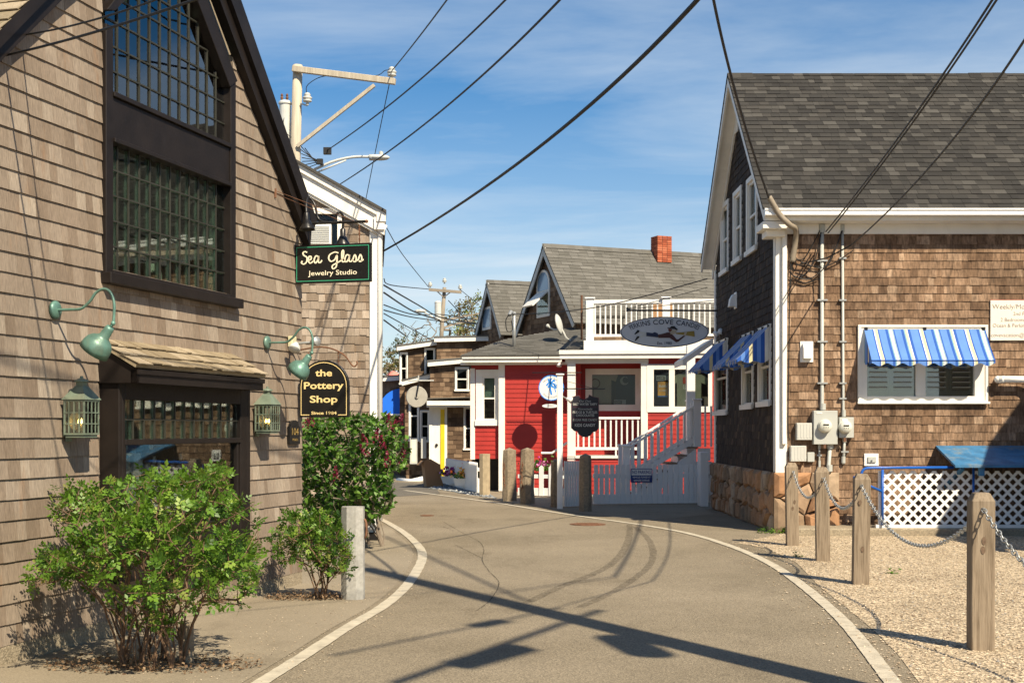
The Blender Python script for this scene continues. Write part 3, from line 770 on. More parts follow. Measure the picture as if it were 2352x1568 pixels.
# surround follows the roof: left jamb, right jamb, sloping head
win.box(PW, wl0, wl0 + cw, fy0, fy1, sill_z, zll(wl0) - .55 if zll(wl0) - .55 > sill_z + 1 else sill_z + 3)
rj = H(524, 300)[0]
zrj = H(530, 178)[1]
win.box(PW, wr0 - cw, wr0, fy0, fy1, sill_z, zrj)
hp = [(wr0 + .03, zrj - .02), (wr0 - cw - .05, zrj + 0.0)]
dirx, dirz = (AP[0] - 0) / 1, (AP[1] - zr(0)) / 1
tt = 2.6
nx = AP[0] - wr0
def shift(p, t): L = math.hypot(dirx, dirz); return (p[0] + dirx / L * t, p[1] + dirz / L * t)
win.prism(PW, [(wr0 + .015, zrj - .03), (wr0 - cw - .03, zrj - .12), shift((wr0 - cw - .03, zrj - .12), tt), shift((wr0 + .015, zrj - .03), tt)], fy0 - 0.01, fy1)
zlj = H(248, 18)[1]
pl0 = (wl0, zlj); dl = (AP[0] - xl_e, AP[1] - ZL); Ll = math.hypot(*dl)
win.prism(PW, [(wl0 - .002, zlj - .05), (wl0 + cw + .02, zlj - .02), (wl0 + cw + .02 + dl[0] / Ll * 1.9, zlj - .02 + dl[1] / Ll * 1.9), (wl0 + dl[0] / Ll * 1.9, zlj + .12 + dl[1] / Ll * 1.9)], fy0 - 0.008, fy1)
# spandrel and sill
u_b = H(247, 213)[1]; l_t = H(247, 325)[1]; l_b = H(247, 620)[1]
win.box(PW, wl0 + cw, wr0 - cw, fy0 + 0.012, fy1 + .02, l_t + .03, u_b - .03)
wobj = win.obj('window', WF, pot, bevel=0.004)
bx('sill', WF, wobj, PW, wl0 - 0.02, wr0 + 0.05, -0.10, 0.05, sill_z - 0.05, sill_z + 0.035, 0.005)
bx('rail', WF, wobj, PW, wl0 + cw, wr0 - cw, -0.052, 0.05, sill_z + .036, l_b, 0.004)
bx('rail', WF, wobj, PW, wl0 + cw, wr0 - cw, -0.062, 0.05, l_t - .005, l_t + .029, 0.004)
bx('rail', WF, wobj, PW, wl0 + cw, wr0 - cw, -0.058, 0.05, u_b - .028, u_b + .01, 0.004)
gx0, gx1 = wl0 + cw, wr0 - cw
unit = MB().box(WORLD, 0, 1, 0, 1, 0, 1); ME_PANE = mesh_of(unit, 'pane', M_GLASS); ME_MUN = mesh_of(unit, 'muntin', M_SAGE_DK); ME_MUNI = mesh_of(unit, 'inner_muntin', M_SAGE)
ME_PANE_L = mesh_of(unit, 'pane', M_GLASS_LOW); ME_PANE_D = mesh_of(unit, 'pane', M_GLASS_DK); ME_MUNW = mesh_of(unit, 'muntin', M_WHITE)
def pane_grid(parent, fr, x0, x1, z0, z1, nc, nr, y=0.03, bar=0.012, clip=None, mp=None, mm=None, mi=None, inner=True, flip=False):
    mp = mp or ME_PANE; mm = mm or ME_MUN; mi = mi or ME_MUNI
    dx_ = (x1 - x0) / nc; dz_ = (z1 - z0) / nr
    for i in range(nc):
        for j in range(nr):
            cxx, czz = x0 + (i + .5) * dx_, z0 + (j + .5) * dz_
            if clip and not clip(cxx, czz): continue
            f = fr.at(x0 + i * dx_ + .002, y + random.uniform(-.001, .001), z0 + j * dz_ + .002)
            a = random.gauss(0, .004); f.ey = (f.ey + f.ez * a + f.ex * random.gauss(0, .004)).normalized()
            inst('pane', mp, parent, f, (dx_ - .004, .004, dz_ - .004))
    def zmax_at(x):
        z = z1
        if clip:
            while z > z0 and not clip(x, z - dz_ * .1): z -= 0.05
        return z
    for i in range(1, nc):
        x = x0 + i * dx_; zt_ = zmax_at(x)
        if zt_ <= z0 + .05: continue
        inst('muntin', mm, parent, fr.at(x - bar / 2, y - .013, z0), (bar, .012, zt_ - z0))
        if inner: inst('inner_muntin', mi, parent, fr.at(x - bar * .5, y + .008, z0), (bar, .02, zt_ - z0))
    for j in range(1, nr):
        z = z0 + j * dz_
        xa_, xb_ = x0, x1
        if clip:
            while xb_ > xa_ and not clip(xb_, z): xb_ -= .03
            while xa_ < xb_ and not clip(xa_, z): xa_ += .03
        inst('muntin', mm, parent, fr.at(xa_, y - .0125, z - bar / 2), (xb_ - xa_, .011, bar))
        if inner: inst('inner_muntin', mi, parent, fr.at(xa_, y + .009, z - bar * .5), (xb_ - xa_, .018, bar))
pane_grid(wobj, PW, gx0, gx1, l_b, l_t, 12, 5, mp=ME_PANE_L)
def clip_up(x, z):
    zmx = min(zrj - .12 + (wr0 - cw - .03 - x) * abs(dirz / dirx), zlj + (x - gx0) * abs(dl[1] / dl[0]))
    return z < zmx
pane_grid(wobj, PW, gx0, gx1, u_b, u_b + .195 * 13, 12, 13, clip=clip_up)
# room behind it with sage timber posts
rm = MB(); xw_r = -.22
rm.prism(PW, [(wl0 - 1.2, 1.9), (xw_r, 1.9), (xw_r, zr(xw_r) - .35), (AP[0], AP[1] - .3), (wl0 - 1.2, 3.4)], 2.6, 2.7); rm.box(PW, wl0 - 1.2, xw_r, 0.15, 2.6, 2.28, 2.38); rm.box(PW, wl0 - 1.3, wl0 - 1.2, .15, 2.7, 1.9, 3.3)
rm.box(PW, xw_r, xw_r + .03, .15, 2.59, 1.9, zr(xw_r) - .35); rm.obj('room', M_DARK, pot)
RI = Fr(PW.p(xw_r - .06, 0, 0), -PW.ey)      # inner face of the far room wall, x measured towards the street
for y in (.17, .27, .40, .52, .66, .80, .96, 1.15, 1.4):
    bx('interior_post', M_SAGE, pot, RI, -y - .045, -y, -.05 - random.random() * .5, .0, 2.38, zr(xw_r) - .45)
for a, b, z0_, z1_ in ((.20, .42, 2.5, 2.95), (.55, .38, 2.45, 2.9), (.62, .88, 2.5, 3.0), (1.0, .85, 2.6, 3.1)):
    mm_ = MB(); mm_.beam(RI.p(-a, -.3, z0_), RI.p(-b, -.3, z1_), .05, .05); mm_.obj('interior_brace', M_SAGE, pot)
for z_ in (2.55, 2.78, 2.98): bx('interior_shelf', M_SAGE, pot, RI, -1.5, -.17, -.09, -.05, z_, z_ + .035)
for k in range(14): mm_ = MB(); mm_.lathe(RI.p(-.2 - k * .085, -.16, (2.39, 2.586, 2.816)[k % 3]), (0, 0, 1), [(.02, 0), (.035, .03), (.03, .07), (.012, .1), (.018, .12), (.001, .125)], 8); mm_.obj('interior_vase', M_PVC if k % 3 else M_VERD, pot)
bx('interior_post', M_SAGE, pot, PW, gx1 - .01, gx1 + .05, .11, .17, l_b, l_t); bx('interior_post', M_SAGE, pot, PW, gx1 - .01, gx1 + .05, .11, .17, u_b, u_b + .9)

# ------------- bay window
bay = MB()
BY = -0.17
bl_, br_ = b0, b1
bay.box(PW, bl_, bl_ + .05, BY, 0.14, bz0, bz1)                       # left cheek
bay.box(PW, br_ - .05, br_, BY, 0.14, bz0, bz1)
gl0 = H(288, 960, BY)[0]; gr0 = H(553, 960, BY)[0]; gz1 = H(288, 917, BY)[1]; gzm = H(288, 1013, BY)[1]; gz0 = 0.80
bay.box(PW, bl_ + .05, gl0, BY, BY + .08, bz0, bz1); bay.box(PW, gr0, br_ - .05, BY, BY + .08, bz0, bz1)
bay.box(PW, gl0, gr0, BY, BY + .08, gz1, bz1); bay.box(PW, gl0, gr0, BY - .004, BY + .08, gzm - .03, gzm + .015); bay.box(PW, gl0, gr0, BY, BY + .08, bz0, gz0)
bay.box(PW, gr0 - .045, gr0 - .001, BY + .012, BY + .06, gz0, gzm - .03); bay.box(PW, gl0 + .001, gl0 + .035, BY + .012, BY + .06, gz0, gzm - .03)
bayo = bay.obj('bay_window', M_BROWN, pot, bevel=0.004)
pane_grid(bayo, PW, gl0, gr0, gzm + .015, gz1, 12, 2, y=BY + .04, bar=.013, mp=ME_PANE_L)
f = PW.at(gl0 + .03, BY + .045, gz0); inst('pane', ME_PANE_D, bayo, f, (gr0 - gl0 - .07, .005, gzm - gz0 - .03))
# bay roof
rt0 = H(252, 780)[1]
re_l = H(300, 834, -0.36); re_r = H(611, 852, -0.36)
rw0, rw1 = b0 - .06, re_r[0]
rz_e = re_l[1]
dyv = V(0, -0.36, rz_e - rt0)
slope = PW.ey * 0.36 + PW.ez * (rt0 - rz_e); sl = slope.length
fb = Fr(PW.p(0, -0.36, rz_e), PW.ex, None, slope); fb.ey = -(fb.ex.cross(fb.ez)) ; 
if fb.ey.z > 0: fb.ey = -fb.ey
br = MB(); br.box(fb, rw0, rw1, 0.0, 0.03, 0, sl)
bro = br.obj('bay_roof', M_SH_BAY, pot)
srb = Shingles(M_SH_BAY, 0.022); srb.face(fb, [(rw0 - .01, -.02), (rw1 + .01, -.02), (rw1 + .01, sl), (rw0 - .01, sl)], [], sl / 2.85, .07, .17, .012, bro, .035); srb.build('roof_shingle', bro)
tr = MB()
zf = rz_e - .035
tr.box(PW, rw0 + .03, rw1 - .03, -0.345, -0.30, zf - .105, zf - .005)      # fascia
tr.box(PW, rw0 + .02, rw1 - .02, -0.36, -0.346, zf - .04, zf - .002)
tr.box(PW, rw0 + .05, rw1 - .05, -0.30, 0.0, zf - .10, zf - .07)          # soffit
tr.prism(PW, [(0, 0)] * 0 + [(rw0 + .03, zf - .105), (rw0 + .07, zf - .105), (rw0 + .07, zf - .01), (rw0 + .03, zf - .01)], -.30, -.29)
# left rake cheek: triangle filling under the roof slope
PL = Fr(PW.p(rw0 + .03, 0, 0), -PW.ey)
tri = [(0.345, zf - .105), (0.345, zf - .01), (0.0, rt0 - .05), (0.0, zf - .105 + .0)]
tr.prism(PL, tri, 0.0, 0.03)
PL2 = Fr(PW.p(rw1 - .06, 0, 0), -PW.ey); tr.prism(PL2, tri, 0.0, 0.03)
tr.obj('fascia', M_BROWN, bro)
# display inside bay: shelf, white jars; card and box added as reflections in the glass
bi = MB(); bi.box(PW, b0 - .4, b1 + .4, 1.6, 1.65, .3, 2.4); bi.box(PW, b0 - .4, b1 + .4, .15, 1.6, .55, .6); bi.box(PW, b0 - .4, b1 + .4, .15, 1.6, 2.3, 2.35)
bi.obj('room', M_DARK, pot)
gw = gr0 - gl0
bx('interior_panel', M_SAGE, pot, PW, gl0 + gw * .20, gl0 + gw * .24, .1, .2, .8, gz1)
bx('reflected_card', M_WHITE, pot, PW, gl0 + gw * .19, gl0 + gw * .25, -.02, .05, .9, gzm - .10)
bx('reflected_meter', M_BOXGREY, pot, PW, gl0 + gw * .06, gl0 + gw * .16, -.02, .06, gzm - .27, gzm - .11, .01)
for i in range(16):
    mm_ = MB(); x = gl0 + gw * random.uniform(.45, .9); mm_.lathe(PW.p(x, .25 + random.random() * .3, random.uniform(.95, gzm - .06)), (0, 0, 1), [(.012, 0), (.02, .02), (.012, .05), (.016, .06)], 8); mm_.obj('display_jar', M_PVC, pot)
# ------------- fixtures of the pottery shop
def gooseneck(name, label, fr, mat, group=None, k=1.0, shade_axis=(-0.62, -0.78), path=None, bell=None, plate=True):
    """fr: origin on the wall, x along wall, y into wall, z up"""
    t = thing(name, label, 'wall lamp', fr.o, group)
    q = lambda o_, z: fr.p(0, -o_ * k, z * k)
    path = path or [(0.02, 0), (0.13, 0.0), (0.22, 0.005), (0.29, 0.055), (0.34, 0.115), (0.40, 0.14), (0.455, 0.115), (0.485, 0.04), (0.484, -0.06), (0.478, -0.105)]
    if plate:
        m = MB(); m.lathe(fr.p(0, 0, 0), -fr.ey, [(0.001, 0.0), (.066 * k, .0), (.066 * k, .018), (.05 * k, .03), (.018 * k, .034), (.001, .036)], 20); m.obj('wall_plate', mat, t, smooth=True)
    m = MB(); m.tube(spline([q(*p_) for p_ in path], 6), .0105 * k, 8); m.obj('arm', mat, t, smooth=True)
    e = q(*path[-1]); ax = (-fr.ey * shade_axis[0] + fr.ez * shade_axis[1]).normalized()
    m = MB(); m.ball(e, .018 * k); m.tube([e, e + ax * .035 * k], .012 * k, 8); m.obj('swivel', mat, t, smooth=True)
    s0 = e + ax * .03 * k
    prof = bell or [(0.001, 0), (.026, 0.002), (.034, .02), (.034, .05), (.037, .055), (.037, .085), (.05, .10), (.078, .118), (.098, .145), (.108, .18), (.112, .225), (.108, .224), (.09, .15), (.03, .10), (.001, .09)]
    m = MB(); m.lathe(s0, ax, [(r_ * k, h * k) for r_, h in prof], 20); m.obj('shade', mat, t, smooth=True)
    return t
g1 = PW.hit(120, 712); g2 = PW.hit(608, 787)
gooseneck('gooseneck_lamp', 'green copper gooseneck lamp on plain shingles, away from both black signs', PW.at(g1[0], -.017, g1[1]), M_VERD, 'green gooseneck lamps')
gooseneck('gooseneck_lamp', 'green copper gooseneck lamp above the arched pottery sign', PW.at(g2[0], -.017, g2[1]), M_VERD, 'green gooseneck lamps')

def lantern(label, fr):
    t = thing('wall_lantern', label, 'lantern', fr.o, 'copper wall lanterns')
    w_, d_, h = .095, .17, .24
    o_ = -.03
    def ring(z, th): 
        m = MB(); m.box(fr, -w_, w_, o_ - d_, o_, z, z + th); return m
    b = MB(); b.box(fr, -w_, w_, o_ - d_, o_, 0, .012); b.box(fr, -w_ + .01, w_ - .01, o_ - d_ + .01, o_ - .01, -.02, -.001)
    for sx in (-w_, w_ - .012):
        for sy in (o_ - d_, o_ - .012): b.box(fr, sx, sx + .012, sy, sy + .012, .013, h)
    b.box(fr, -w_ - .003, w_ + .003, o_ - d_ - .003, o_ + .003, h + .0005, h + .014); b.obj('body', M_VERD2, t)
    b = MB(); b.box(fr, -w_ + .012, w_ - .012, o_ + .004, o_ + .012, -.01, h); b.box(fr, -.03, .03, o_ + .013, .0, -.05, h * .8); b.obj('back_plate', M_VERD2, t)
    r_ = MB(); wt = .032
    lo = [fr.p(x, y, h + .015) for x, y in ((-w_ - .012, o_ - d_ - .012), (w_ + .012, o_ - d_ - .012), (w_ + .012, o_ + .012), (-w_ - .012, o_ + .012))]
    c = o_ - d_ / 2
    hi = [fr.p(x, y, h + .115) for x, y in ((-wt, c - wt), (wt, c - wt), (wt, c + wt), (-wt, c + wt))]
    r_.add(lo + hi, [(0, 1, 5, 4), (1, 2, 6, 5), (2, 3, 7, 6), (3, 0, 4, 7), (3, 2, 1, 0), (4, 5, 6, 7)]); roof = r_.obj('roof', M_VERD2, t)
    v = MB(); v.box(fr, -.028, .028, c - .028, c + .028, h + .116, h + .145); v.lathe(fr.p(0, c, h + .1455), fr.ez, [(.001, 0), (.052, 0), (.050, .01), (.025, .022), (.012, .026), (.012, .04), (.001, .043)], 14); v.obj('chimney', M_VERD2, roof)
    g = MB(); gt = .0035
    for k in range(1, 4):
        x = -w_ + 2 * w_ * k / 4; g.box(fr, x - gt, x + gt, o_ - d_ - .002, o_ - d_ + .003, .013, h)
        y = o_ - d_ + d_ * k / 4; g.box(fr, -w_ - .002, -w_ + .003, y - gt, y + gt, .013, h); g.box(fr, w_ - .003, w_ + .002, y - gt, y + gt, .013, h)
    for k in range(1, 3):
        z = h * k / 3; g.box(fr, -w_ + .003, w_ - .003, o_ - d_ - .0035, o_ - d_ - .0005, z - gt, z + gt); g.box(fr, -w_ - .0035, -w_ - .0005, o_ - d_, o_, z - gt, z + gt); g.box(fr, w_ + .0005, w_ + .0035, o_ - d_, o_, z - gt, z + gt)
    g.obj('wire_guard', M_VERD2, t)
    m = MB(); m.box(fr, -w_ + .012, w_ - .012, o_ - d_ + .004, o_ - d_ + .006, .013, h); m.obj('pane', M_GLASS, t)
    m = MB(); m.box(fr, -w_ + .004, -w_ + .006, o_ - d_ + .012, o_ - .012, .013, h); m.obj('pane', M_GLASS, t)
    m = MB(); m.lathe(fr.p(0, o_ - .02, .10), -fr.ey, [(.001, 0), (.06, 0), (.065, .008)], 16); m.obj('reflector', M_GALV, t)
    for x in (-.035, .0, .035):
        cb = MB(); cb.lathe(fr.p(x, c, .013), fr.ez, [(.012, 0), (.011, .06), (.002, .062)], 10); cb.obj('candle', M_CREAM, t)
        fl = MB(); fl.lathe(fr.p(x, c, .075), fr.ez, [(.002, 0), (.0075, .012), (.006, .028), (.001, .045)], 8); fl.obj('bulb', M_FLAME, t, smooth=True)
    return t
l1 = PW.hit(197, 998, -.17); l2 = PW.hit(622, 990, -.17)
lantern('green copper candle lantern on the shingles below the gooseneck lamp away from the black signs', PW.at(l1[0], -.02, l1[1]))
lantern('green copper candle lantern between the bay window and the 104 plaque', PW.at(l2[0], -.02, l2[1]))

# floodlight pair beside the second lamp
fp = PW.hit(668, 786, -.03); ff = PW.at(fp[0], -.02, fp[1])
t = thing('floodlight', 'cream double floodlight with one lamp head turned to the road', 'floodlight', ff.o)
m = MB(); m.box(ff, -.055, .055, -.05, 0.0, -.05, .06); m.obj('junction_box', paint('cream_plastic', (.62, .58, .36), .5, .08), t, bevel=.006)
def head(t, p0, p1, ax, mat, r=.06):
    m = MB(); m.tube([p0, p1], .012, 8); m.obj('arm', M_GALV, t)
    m = MB(); m.lathe(p1 - Vector(ax) * .02, ax, [(.001, 0), (.02, 0), (.03, .02), (r * .9, .05), (r, .085), (r * .93, .09), (.001, .10)], 14); m.obj('lamp_head', mat, t, smooth=True)
head(t, ff.p(-.03, -.05, -.01), ff.p(-.12, -.12, -.03), (ff.ex * -.6 - ff.ez * .8).normalized(), M_GREYSTEEL)
head(t, ff.p(.03, -.05, -.01), ff.p(.06, -.22, .0), (-ff.ey * .9 - ff.ex * .3 + ff.ez * .15).normalized(), M_GALV, .05)

# house number plaque
a0 = PW.hit(656, 1020); a1 = PW.hit(682, 966)
t = thing('number_plaque', 'dark plaque with gold number 104 under the pottery sign', 'plaque', PW.p((a0[0] + a1[0]) / 2, -.02, a0[1]))
px0, px1, pz0, pz1 = a0[0], a1[0] - .02, a0[1], a1[1]
pxm = (px0 + px1) / 2; rad = (px1 - px0) / 2
arch = [(px0, pz0), (px1, pz0), (px1, pz1 - rad * .45)] + [(pxm + rad * .8 * math.cos(a), pz1 - rad * .45 + rad * .5 * math.sin(a)) for a in [k * math.pi / 8 for k in range(9)]] + [(px0, pz1 - rad * .45)]
m = MB(); m.prism(PW, arch, -.045, -.02); m.obj('board', M_SIGN_BK, t)
M_OLDGOLD = paint('old_gold_lettering', (.34, .23, .07), .5, .2, 10, 0)
lettering('104', M_OLDGOLD, t, PW, pxm, pz0 + .125, .07, (px1 - px0) * .62, -.049)
lettering('MAIN', M_OLDGOLD, t, PW, pxm, pz0 + .045, .026, (px1 - px0) * .5, -.049)

# arched pottery sign on its iron bracket (hangs square to the wall, facing up the road)
SF = Fr(PW.p(-.13, 0, 0), -PW.ey)
s0 = SF.hit(687, 958); s1 = SF.hit(801, 826)
t = thing('hanging_sign', 'black arched sign with gold lettering the Pottery Shop on an iron bracket', 'sign', SF.p((s0[0] + s1[0]) / 2, 0, s0[1]))
def arch_poly(x0, x1, z0, z1, inset=0.0, n=16):
    x0 += inset; x1 -= inset; z0 += inset; z1 -= inset; r_ = (x1 - x0) / 2; xm_ = (x0 + x1) / 2; zc = z1 - r_ * .98
    return [(x0, z0), (x1, z0)] + [(xm_ + r_ * math.cos(k * math.pi / n), zc + r_ * .98 * math.sin(k * math.pi / n)) for k in range(n + 1)]
m = MB(); m.prism(SF, arch_poly(s0[0], s1[0], s0[1], s1[1]), 0, .035); m.obj('board', M_SIGN_BK, t, bevel=.003)
def outline(mat, parent, fr, poly, wd, y, gap=None):
    m = MB(); n = len(poly); cx_ = sum(p_[0] for p_ in poly) / n; cz_ = sum(p_[1] for p_ in poly) / n
    inn = []
    for i in range(n):
        a, b, c = poly[i - 1], poly[i], poly[(i + 1) % n]
        d1 = Vector((b[0] - a[0], b[1] - a[1])).normalized(); d2 = Vector((c[0] - b[0], c[1] - b[1])).normalized()
        nn = Vector((-(d1.y + d2.y), d1.x + d2.x)); nn = nn.normalized() / max(.4, math.sqrt((1 + d1.dot(d2)) / 2)); inn.append((b[0] + nn.x * wd, b[1] + nn.y * wd))
    for i in range(n):
        j = (i + 1) % n
        if gap and gap(i): continue
        m.add([fr.p(poly[i][0], y, poly[i][1]), fr.p(poly[j][0], y, poly[j][1]), fr.p(inn[j][0], y, inn[j][1]), fr.p(inn[i][0], y, inn[i][1])], [(0, 1, 2, 3)])
    return m.obj('border_line', mat, parent)
ap = arch_poly(s0[0], s1[0], s0[1], s1[1], .02)
wS = s1[0] - s0[0]; hS = s1[1] - s0[1]; xm = (s0[0] + s1[0]) / 2
ap2 = [ap[0], (xm - wS * .29, ap[0][1]), (xm + wS * .29, ap[0][1])] + ap[1:]
outline(M_GOLD, t, SF, ap2, .0075, -.004, lambda i: i == 1)
for body, zz, hh, ww in (('the', .77, .115, .34), ('Pottery', .55, .118, .80), ('Shop', .31, .118, .56), ):
    lettering(body, M_GOLD, t, SF, xm, s0[1] + hS * zz, hS * hh, wS * ww, -.0035, .022)
lettering('Since', M_GOLD, t, SF, xm - wS * .125, s0[1] + hS * .072, hS * .052, wS * .25, -.0035, .022); lettering('1984', M_GOLD, t, SF, xm + wS * .155, s0[1] + hS * .072, hS * .052, wS * .21, -.0035, .022)
bq = lambda x, y: SF.p(SF.hit(x, y, .017)[0], .017, SF.hit(x, y, .017)[1])
m = MB(); m.tube(spline([bq(655, 803), bq(690, 803), bq(728, 797), (bq(760, 800)), bq(790, 815), bq(808, 838), bq(815, 841), bq(820, 835), bq(819, 829)], 5), .008, 6)
m.tube([bq(657, 802), bq(660, 862)], .012, 6); m.obj('bracket', M_RUST, t)
for x in (709, 778):
    ch = MB(); a = bq(x, 842); b = bq(x - 1, 806); 
    for k in range(4):
        c = a.lerp(b, (k + .4) / 4.0); ch.box(Fr(c, SF.ex if k % 2 else SF.ey), -.007, .007, -.002, .002, -.014, .014)
    ch.obj('chain', M_RUST, t)

# rectangular jewellery sign
SJ = Fr(PW.p(-.16, 0, 0), -PW.ey)
s0 = SJ.hit(677, 652); s1 = SJ.hit(852, 557)
wS = s1[0] - s0[0]; hS = s1[1] - s0[1]; xm = (s0[0] + s1[0]) / 2
t = thing('hanging_sign', 'black rectangular sign reading Sea Glass Jewelry Studio with a green border line', 'sign', SJ.p(xm, 0, s0[1]))
bx('board', M_SIGN_BK, t, SJ, s0[0], s1[0], 0, .035, s0[1], s1[1], .003)
e = .02
outline(M_GREENLN, t, SJ, [(s0[0] + e, s0[1] + e), (s1[0] - e, s0[1] + e), (s1[0] - e, s1[1] - e), (s0[0] + e, s1[1] - e)], .007, -.004)
S_ = [[(.085, .93), (.05, 1.0), (.015, .93), (.03, .72), (.08, .55), (.075, .22), (.03, .05), (-.01, .15), (.005, .3)]]
e_ = lambda x: [[(x, .32), (x + .045, .42), (x + .04, .62), (x + .01, .6), (x + .0, .3), (x + .03, .1), (x + .08, .25)]]
a_ = lambda x: [[(x + .07, .58), (x + .03, .64), (x, .35), (x + .02, .1), (x + .06, .3), (x + .075, .62), (x + .07, .2), (x + .10, .12), (x + .13, .3)]]
G_ = [[(.60, .80), (.54, .88), (.46, .70), (.44, .40), (.48, .18), (.54, .32), (.575, .62), (.575, .2), (.56, -.25), (.51, -.38), (.50, -.15), (.57, .05), (.66, .3), (.685, .8), (.675, 1.0), (.655, .8), (.66, .2), (.69, .12), (.715, .25)]]
s_ = lambda x: [[(x, .2), (x + .035, .62), (x + .06, .35), (x + .045, .1), (x + .01, .14)], [(x + .05, .12), (x + .09, .25)]]
strokes(M_CREAM, t, SJ, s0[0] + wS * .10, s0[1] + hS * .49, wS * .80, hS * .34, S_ + e_(.105) + a_(.20) + G_ + a_(.705) + s_(.83) + s_(.92), .0145, -.0045)
lettering('Jewelry Studio', M_CREAM, t, SJ, xm, s0[1] + hS * .255, hS * .125, wS * .64, -.0045, .008)
zj = lambda x, y: (580.7 + .3702 * x, 116.1 + .3702 * y)
jq = lambda x, y, o_=.017: SJ.p(SJ.hit(*zj(x, y), o_)[0], o_, SJ.hit(*zj(x, y), o_)[1])
m = MB(); m.tube([jq(226, 915), jq(226, 1105)], .016, 6); m.tube([jq(226, 1076), jq(705, 1060)], .015, 8); m.tube([jq(228, 925), jq(470, 1062)], .004, 5); m.tube([jq(228, 1000), jq(260, 945), jq(290, 965), jq(300, 1040)], .006, 5)
m.tube(spline([jq(240, 1060), jq(262, 1030), jq(280, 1005), jq(300, 1030), jq(280, 1055), jq(262, 1035)], 5), .005, 5); m.obj('bracket', M_BLACK, t)
m = MB(); m.ball(jq(706, 1060), .018); m.obj('finial', M_RUST, t)
gm = MB(); w0 = PW.p(PW.hit(*zj(128, 870))[0], -.02, PW.hit(*zj(128, 870))[1])
gm.tube([w0, jq(640, 1062)], .003, 4); gm.tube([w0 + V(0, 0, -.03), jq(560, 1062)], .003, 4); gm.tube([w0 + V(0, 0, .02), w0 + V(0, 0, -.07)], .012, 5); gm.obj('guy_wire', M_RUST, t)
for x in (258, 661):
    ch = MB(); a = jq(x, 1195); b = jq(x, 1080)
    for k in range(7): ch.box(Fr(a.lerp(b, (k + .4) / 7.0), SJ.ex if k % 2 else SJ.ey), -.009, .009, -.003, .003, -.016, .016)
    ch.obj('chain', M_RUST, t)
bell = [(.001, 0), (.02, 0), (.028, .01), (.028, .075), (.034, .08), (.05, .115), (.075, .16), (.08, .18), (.072, .175), (.03, .09), (.001, .08)]
def neck(label, pts, ax):
    t_ = thing('gooseneck_lamp', label, 'wall lamp', pts[0], 'black sign lamps')
    m = MB(); m.tube(spline(pts, 6), .013, 8); m.obj('arm', M_BLACK, t_, smooth=True)
    m = MB(); m.lathe(pts[-1] - ax * .01, ax, bell, 18); m.obj('shade', M_BLACK, t_, smooth=True)
neck('black gooseneck sign lamp over the word Sea', [jq(520, 1068), jq(450, 1065), jq(405, 1040), jq(385, 960), jq(350, 910), jq(332, 940, -.05), jq(332, 1010, -.10)], (V(0, 0, -1) + SJ.ex * .06).normalized())
neck('black gooseneck sign lamp over the word Glass', [jq(505, 1066), jq(512, 1030), jq(535, 1003), jq(556, 1020, .1), jq(560, 1060, .14), jq(558, 1110, .15)], (V(0, 0, -1)))

# ================================================================ LEFT: grey gable house behind the signs
HBF = turned(V(-2.25, 21.5, 0), 6.0)
hb = thing('house', 'grey shingled gable house with white rake boards and corner boards beside the lilac', 'house', HBF.p(-2.2, 0, 0))
hh = HBF.hit
zc = hh(866, 505)[1]; sl_ = (hh(700, 412)[1] - hh(866, 505)[1]) / (hh(700, 412)[0] - hh(866, 505)[0])
zt_ = lambda x: zc + sl_ * x
XL = -5.4; XA = -2.8
poly = [(XL, 0), (0, 0), (0, zt_(0)), (XA, zt_(XA)), (XL, zt_(0))]
wx0, wz0 = hh(695, 566); wx1, wz1 = hh(775, 492)
m = MB(); wall_with_holes(m, HBF, poly, [(wx0, wx1, wz0, wz1)], 0, .15); hbw = m.obj('wall', M_SH_GREY, hb)
sg = Shingles(M_SH_GREY, .016); cb = hh(849, 900)[0]
sg.face(HBF, [(XL, 0.1), (cb, 0.1), (cb, zt_(cb)), (XA, zt_(XA)), (XL, zt_(0))], [(wx0 - .08, wx1 + .08, wz0 - .08, wz1 + .08)], .138, .08, .2, .012, hbw)
HBS = Fr(HBF.p(0, 0, 0), HBF.ey)
bx('wall', M_SH_GREY, hb, HBS, 0.151, 7.0, 0.002, .15, 0, zt_(0) - .05)
sg.face(HBS, [(.1, .1), (7, .1), (7, zt_(0) - .1), (.1, zt_(0) - .1)], [], .138, .08, .2, .006, hbw)
sg.build('shingle', hbw)
bx('corner_board', M_WHITE, hb, HBF, cb, .03, -.035, -.002, 0, zt_(0) - .02, .004); bx('corner_board', M_WHITE, hb, HBS, -.032, .12, -.03, -.002, 0, zt_(0) - .02, .004)
m = MB(); m.tube([HBF.p(.075, -.02, .1), HBF.p(.075, -.02, zt_(0) - .25), HBF.p(.16, -.05, zt_(0) - .08)], .045, 10); m.obj('downspout', M_PVC, hb, smooth=True)
L_ = math.hypot(1, sl_)
def rake_piece(name, mat, d0, d1, y0, y1, x0=.15):
    m = MB(); m.prism(HBF, [(x0, zt_(x0) + d0 * L_), (x0, zt_(x0) + d1 * L_), (XA, zt_(XA) + d1 * L_), (XA, zt_(XA) + d0 * L_)], y0, y1); return m.obj(name, mat, hb)
rake_piece('rake_board', M_WHITE_OLD, -.16, .06, -.12, -.04); rake_piece('rake_moulding', M_WHITE_OLD, .061, .16, -.17, -.03, .165); rake_piece('frieze', M_WHITE_OLD, -.20, -.165, -.09, -.003, .1)
rake_piece('roof', M_ROOF_DK, .161, .20, -.22, 7.0, .18)
m = MB(); m.prism(HBF, [(XA, zt_(XA)), (XA, zt_(XA) + .2), (XL - .3, zt_(.3) + .2), (XL - .3, zt_(.3))], -.2, 7.0); m.obj('roof', M_ROOF_DK, hb)
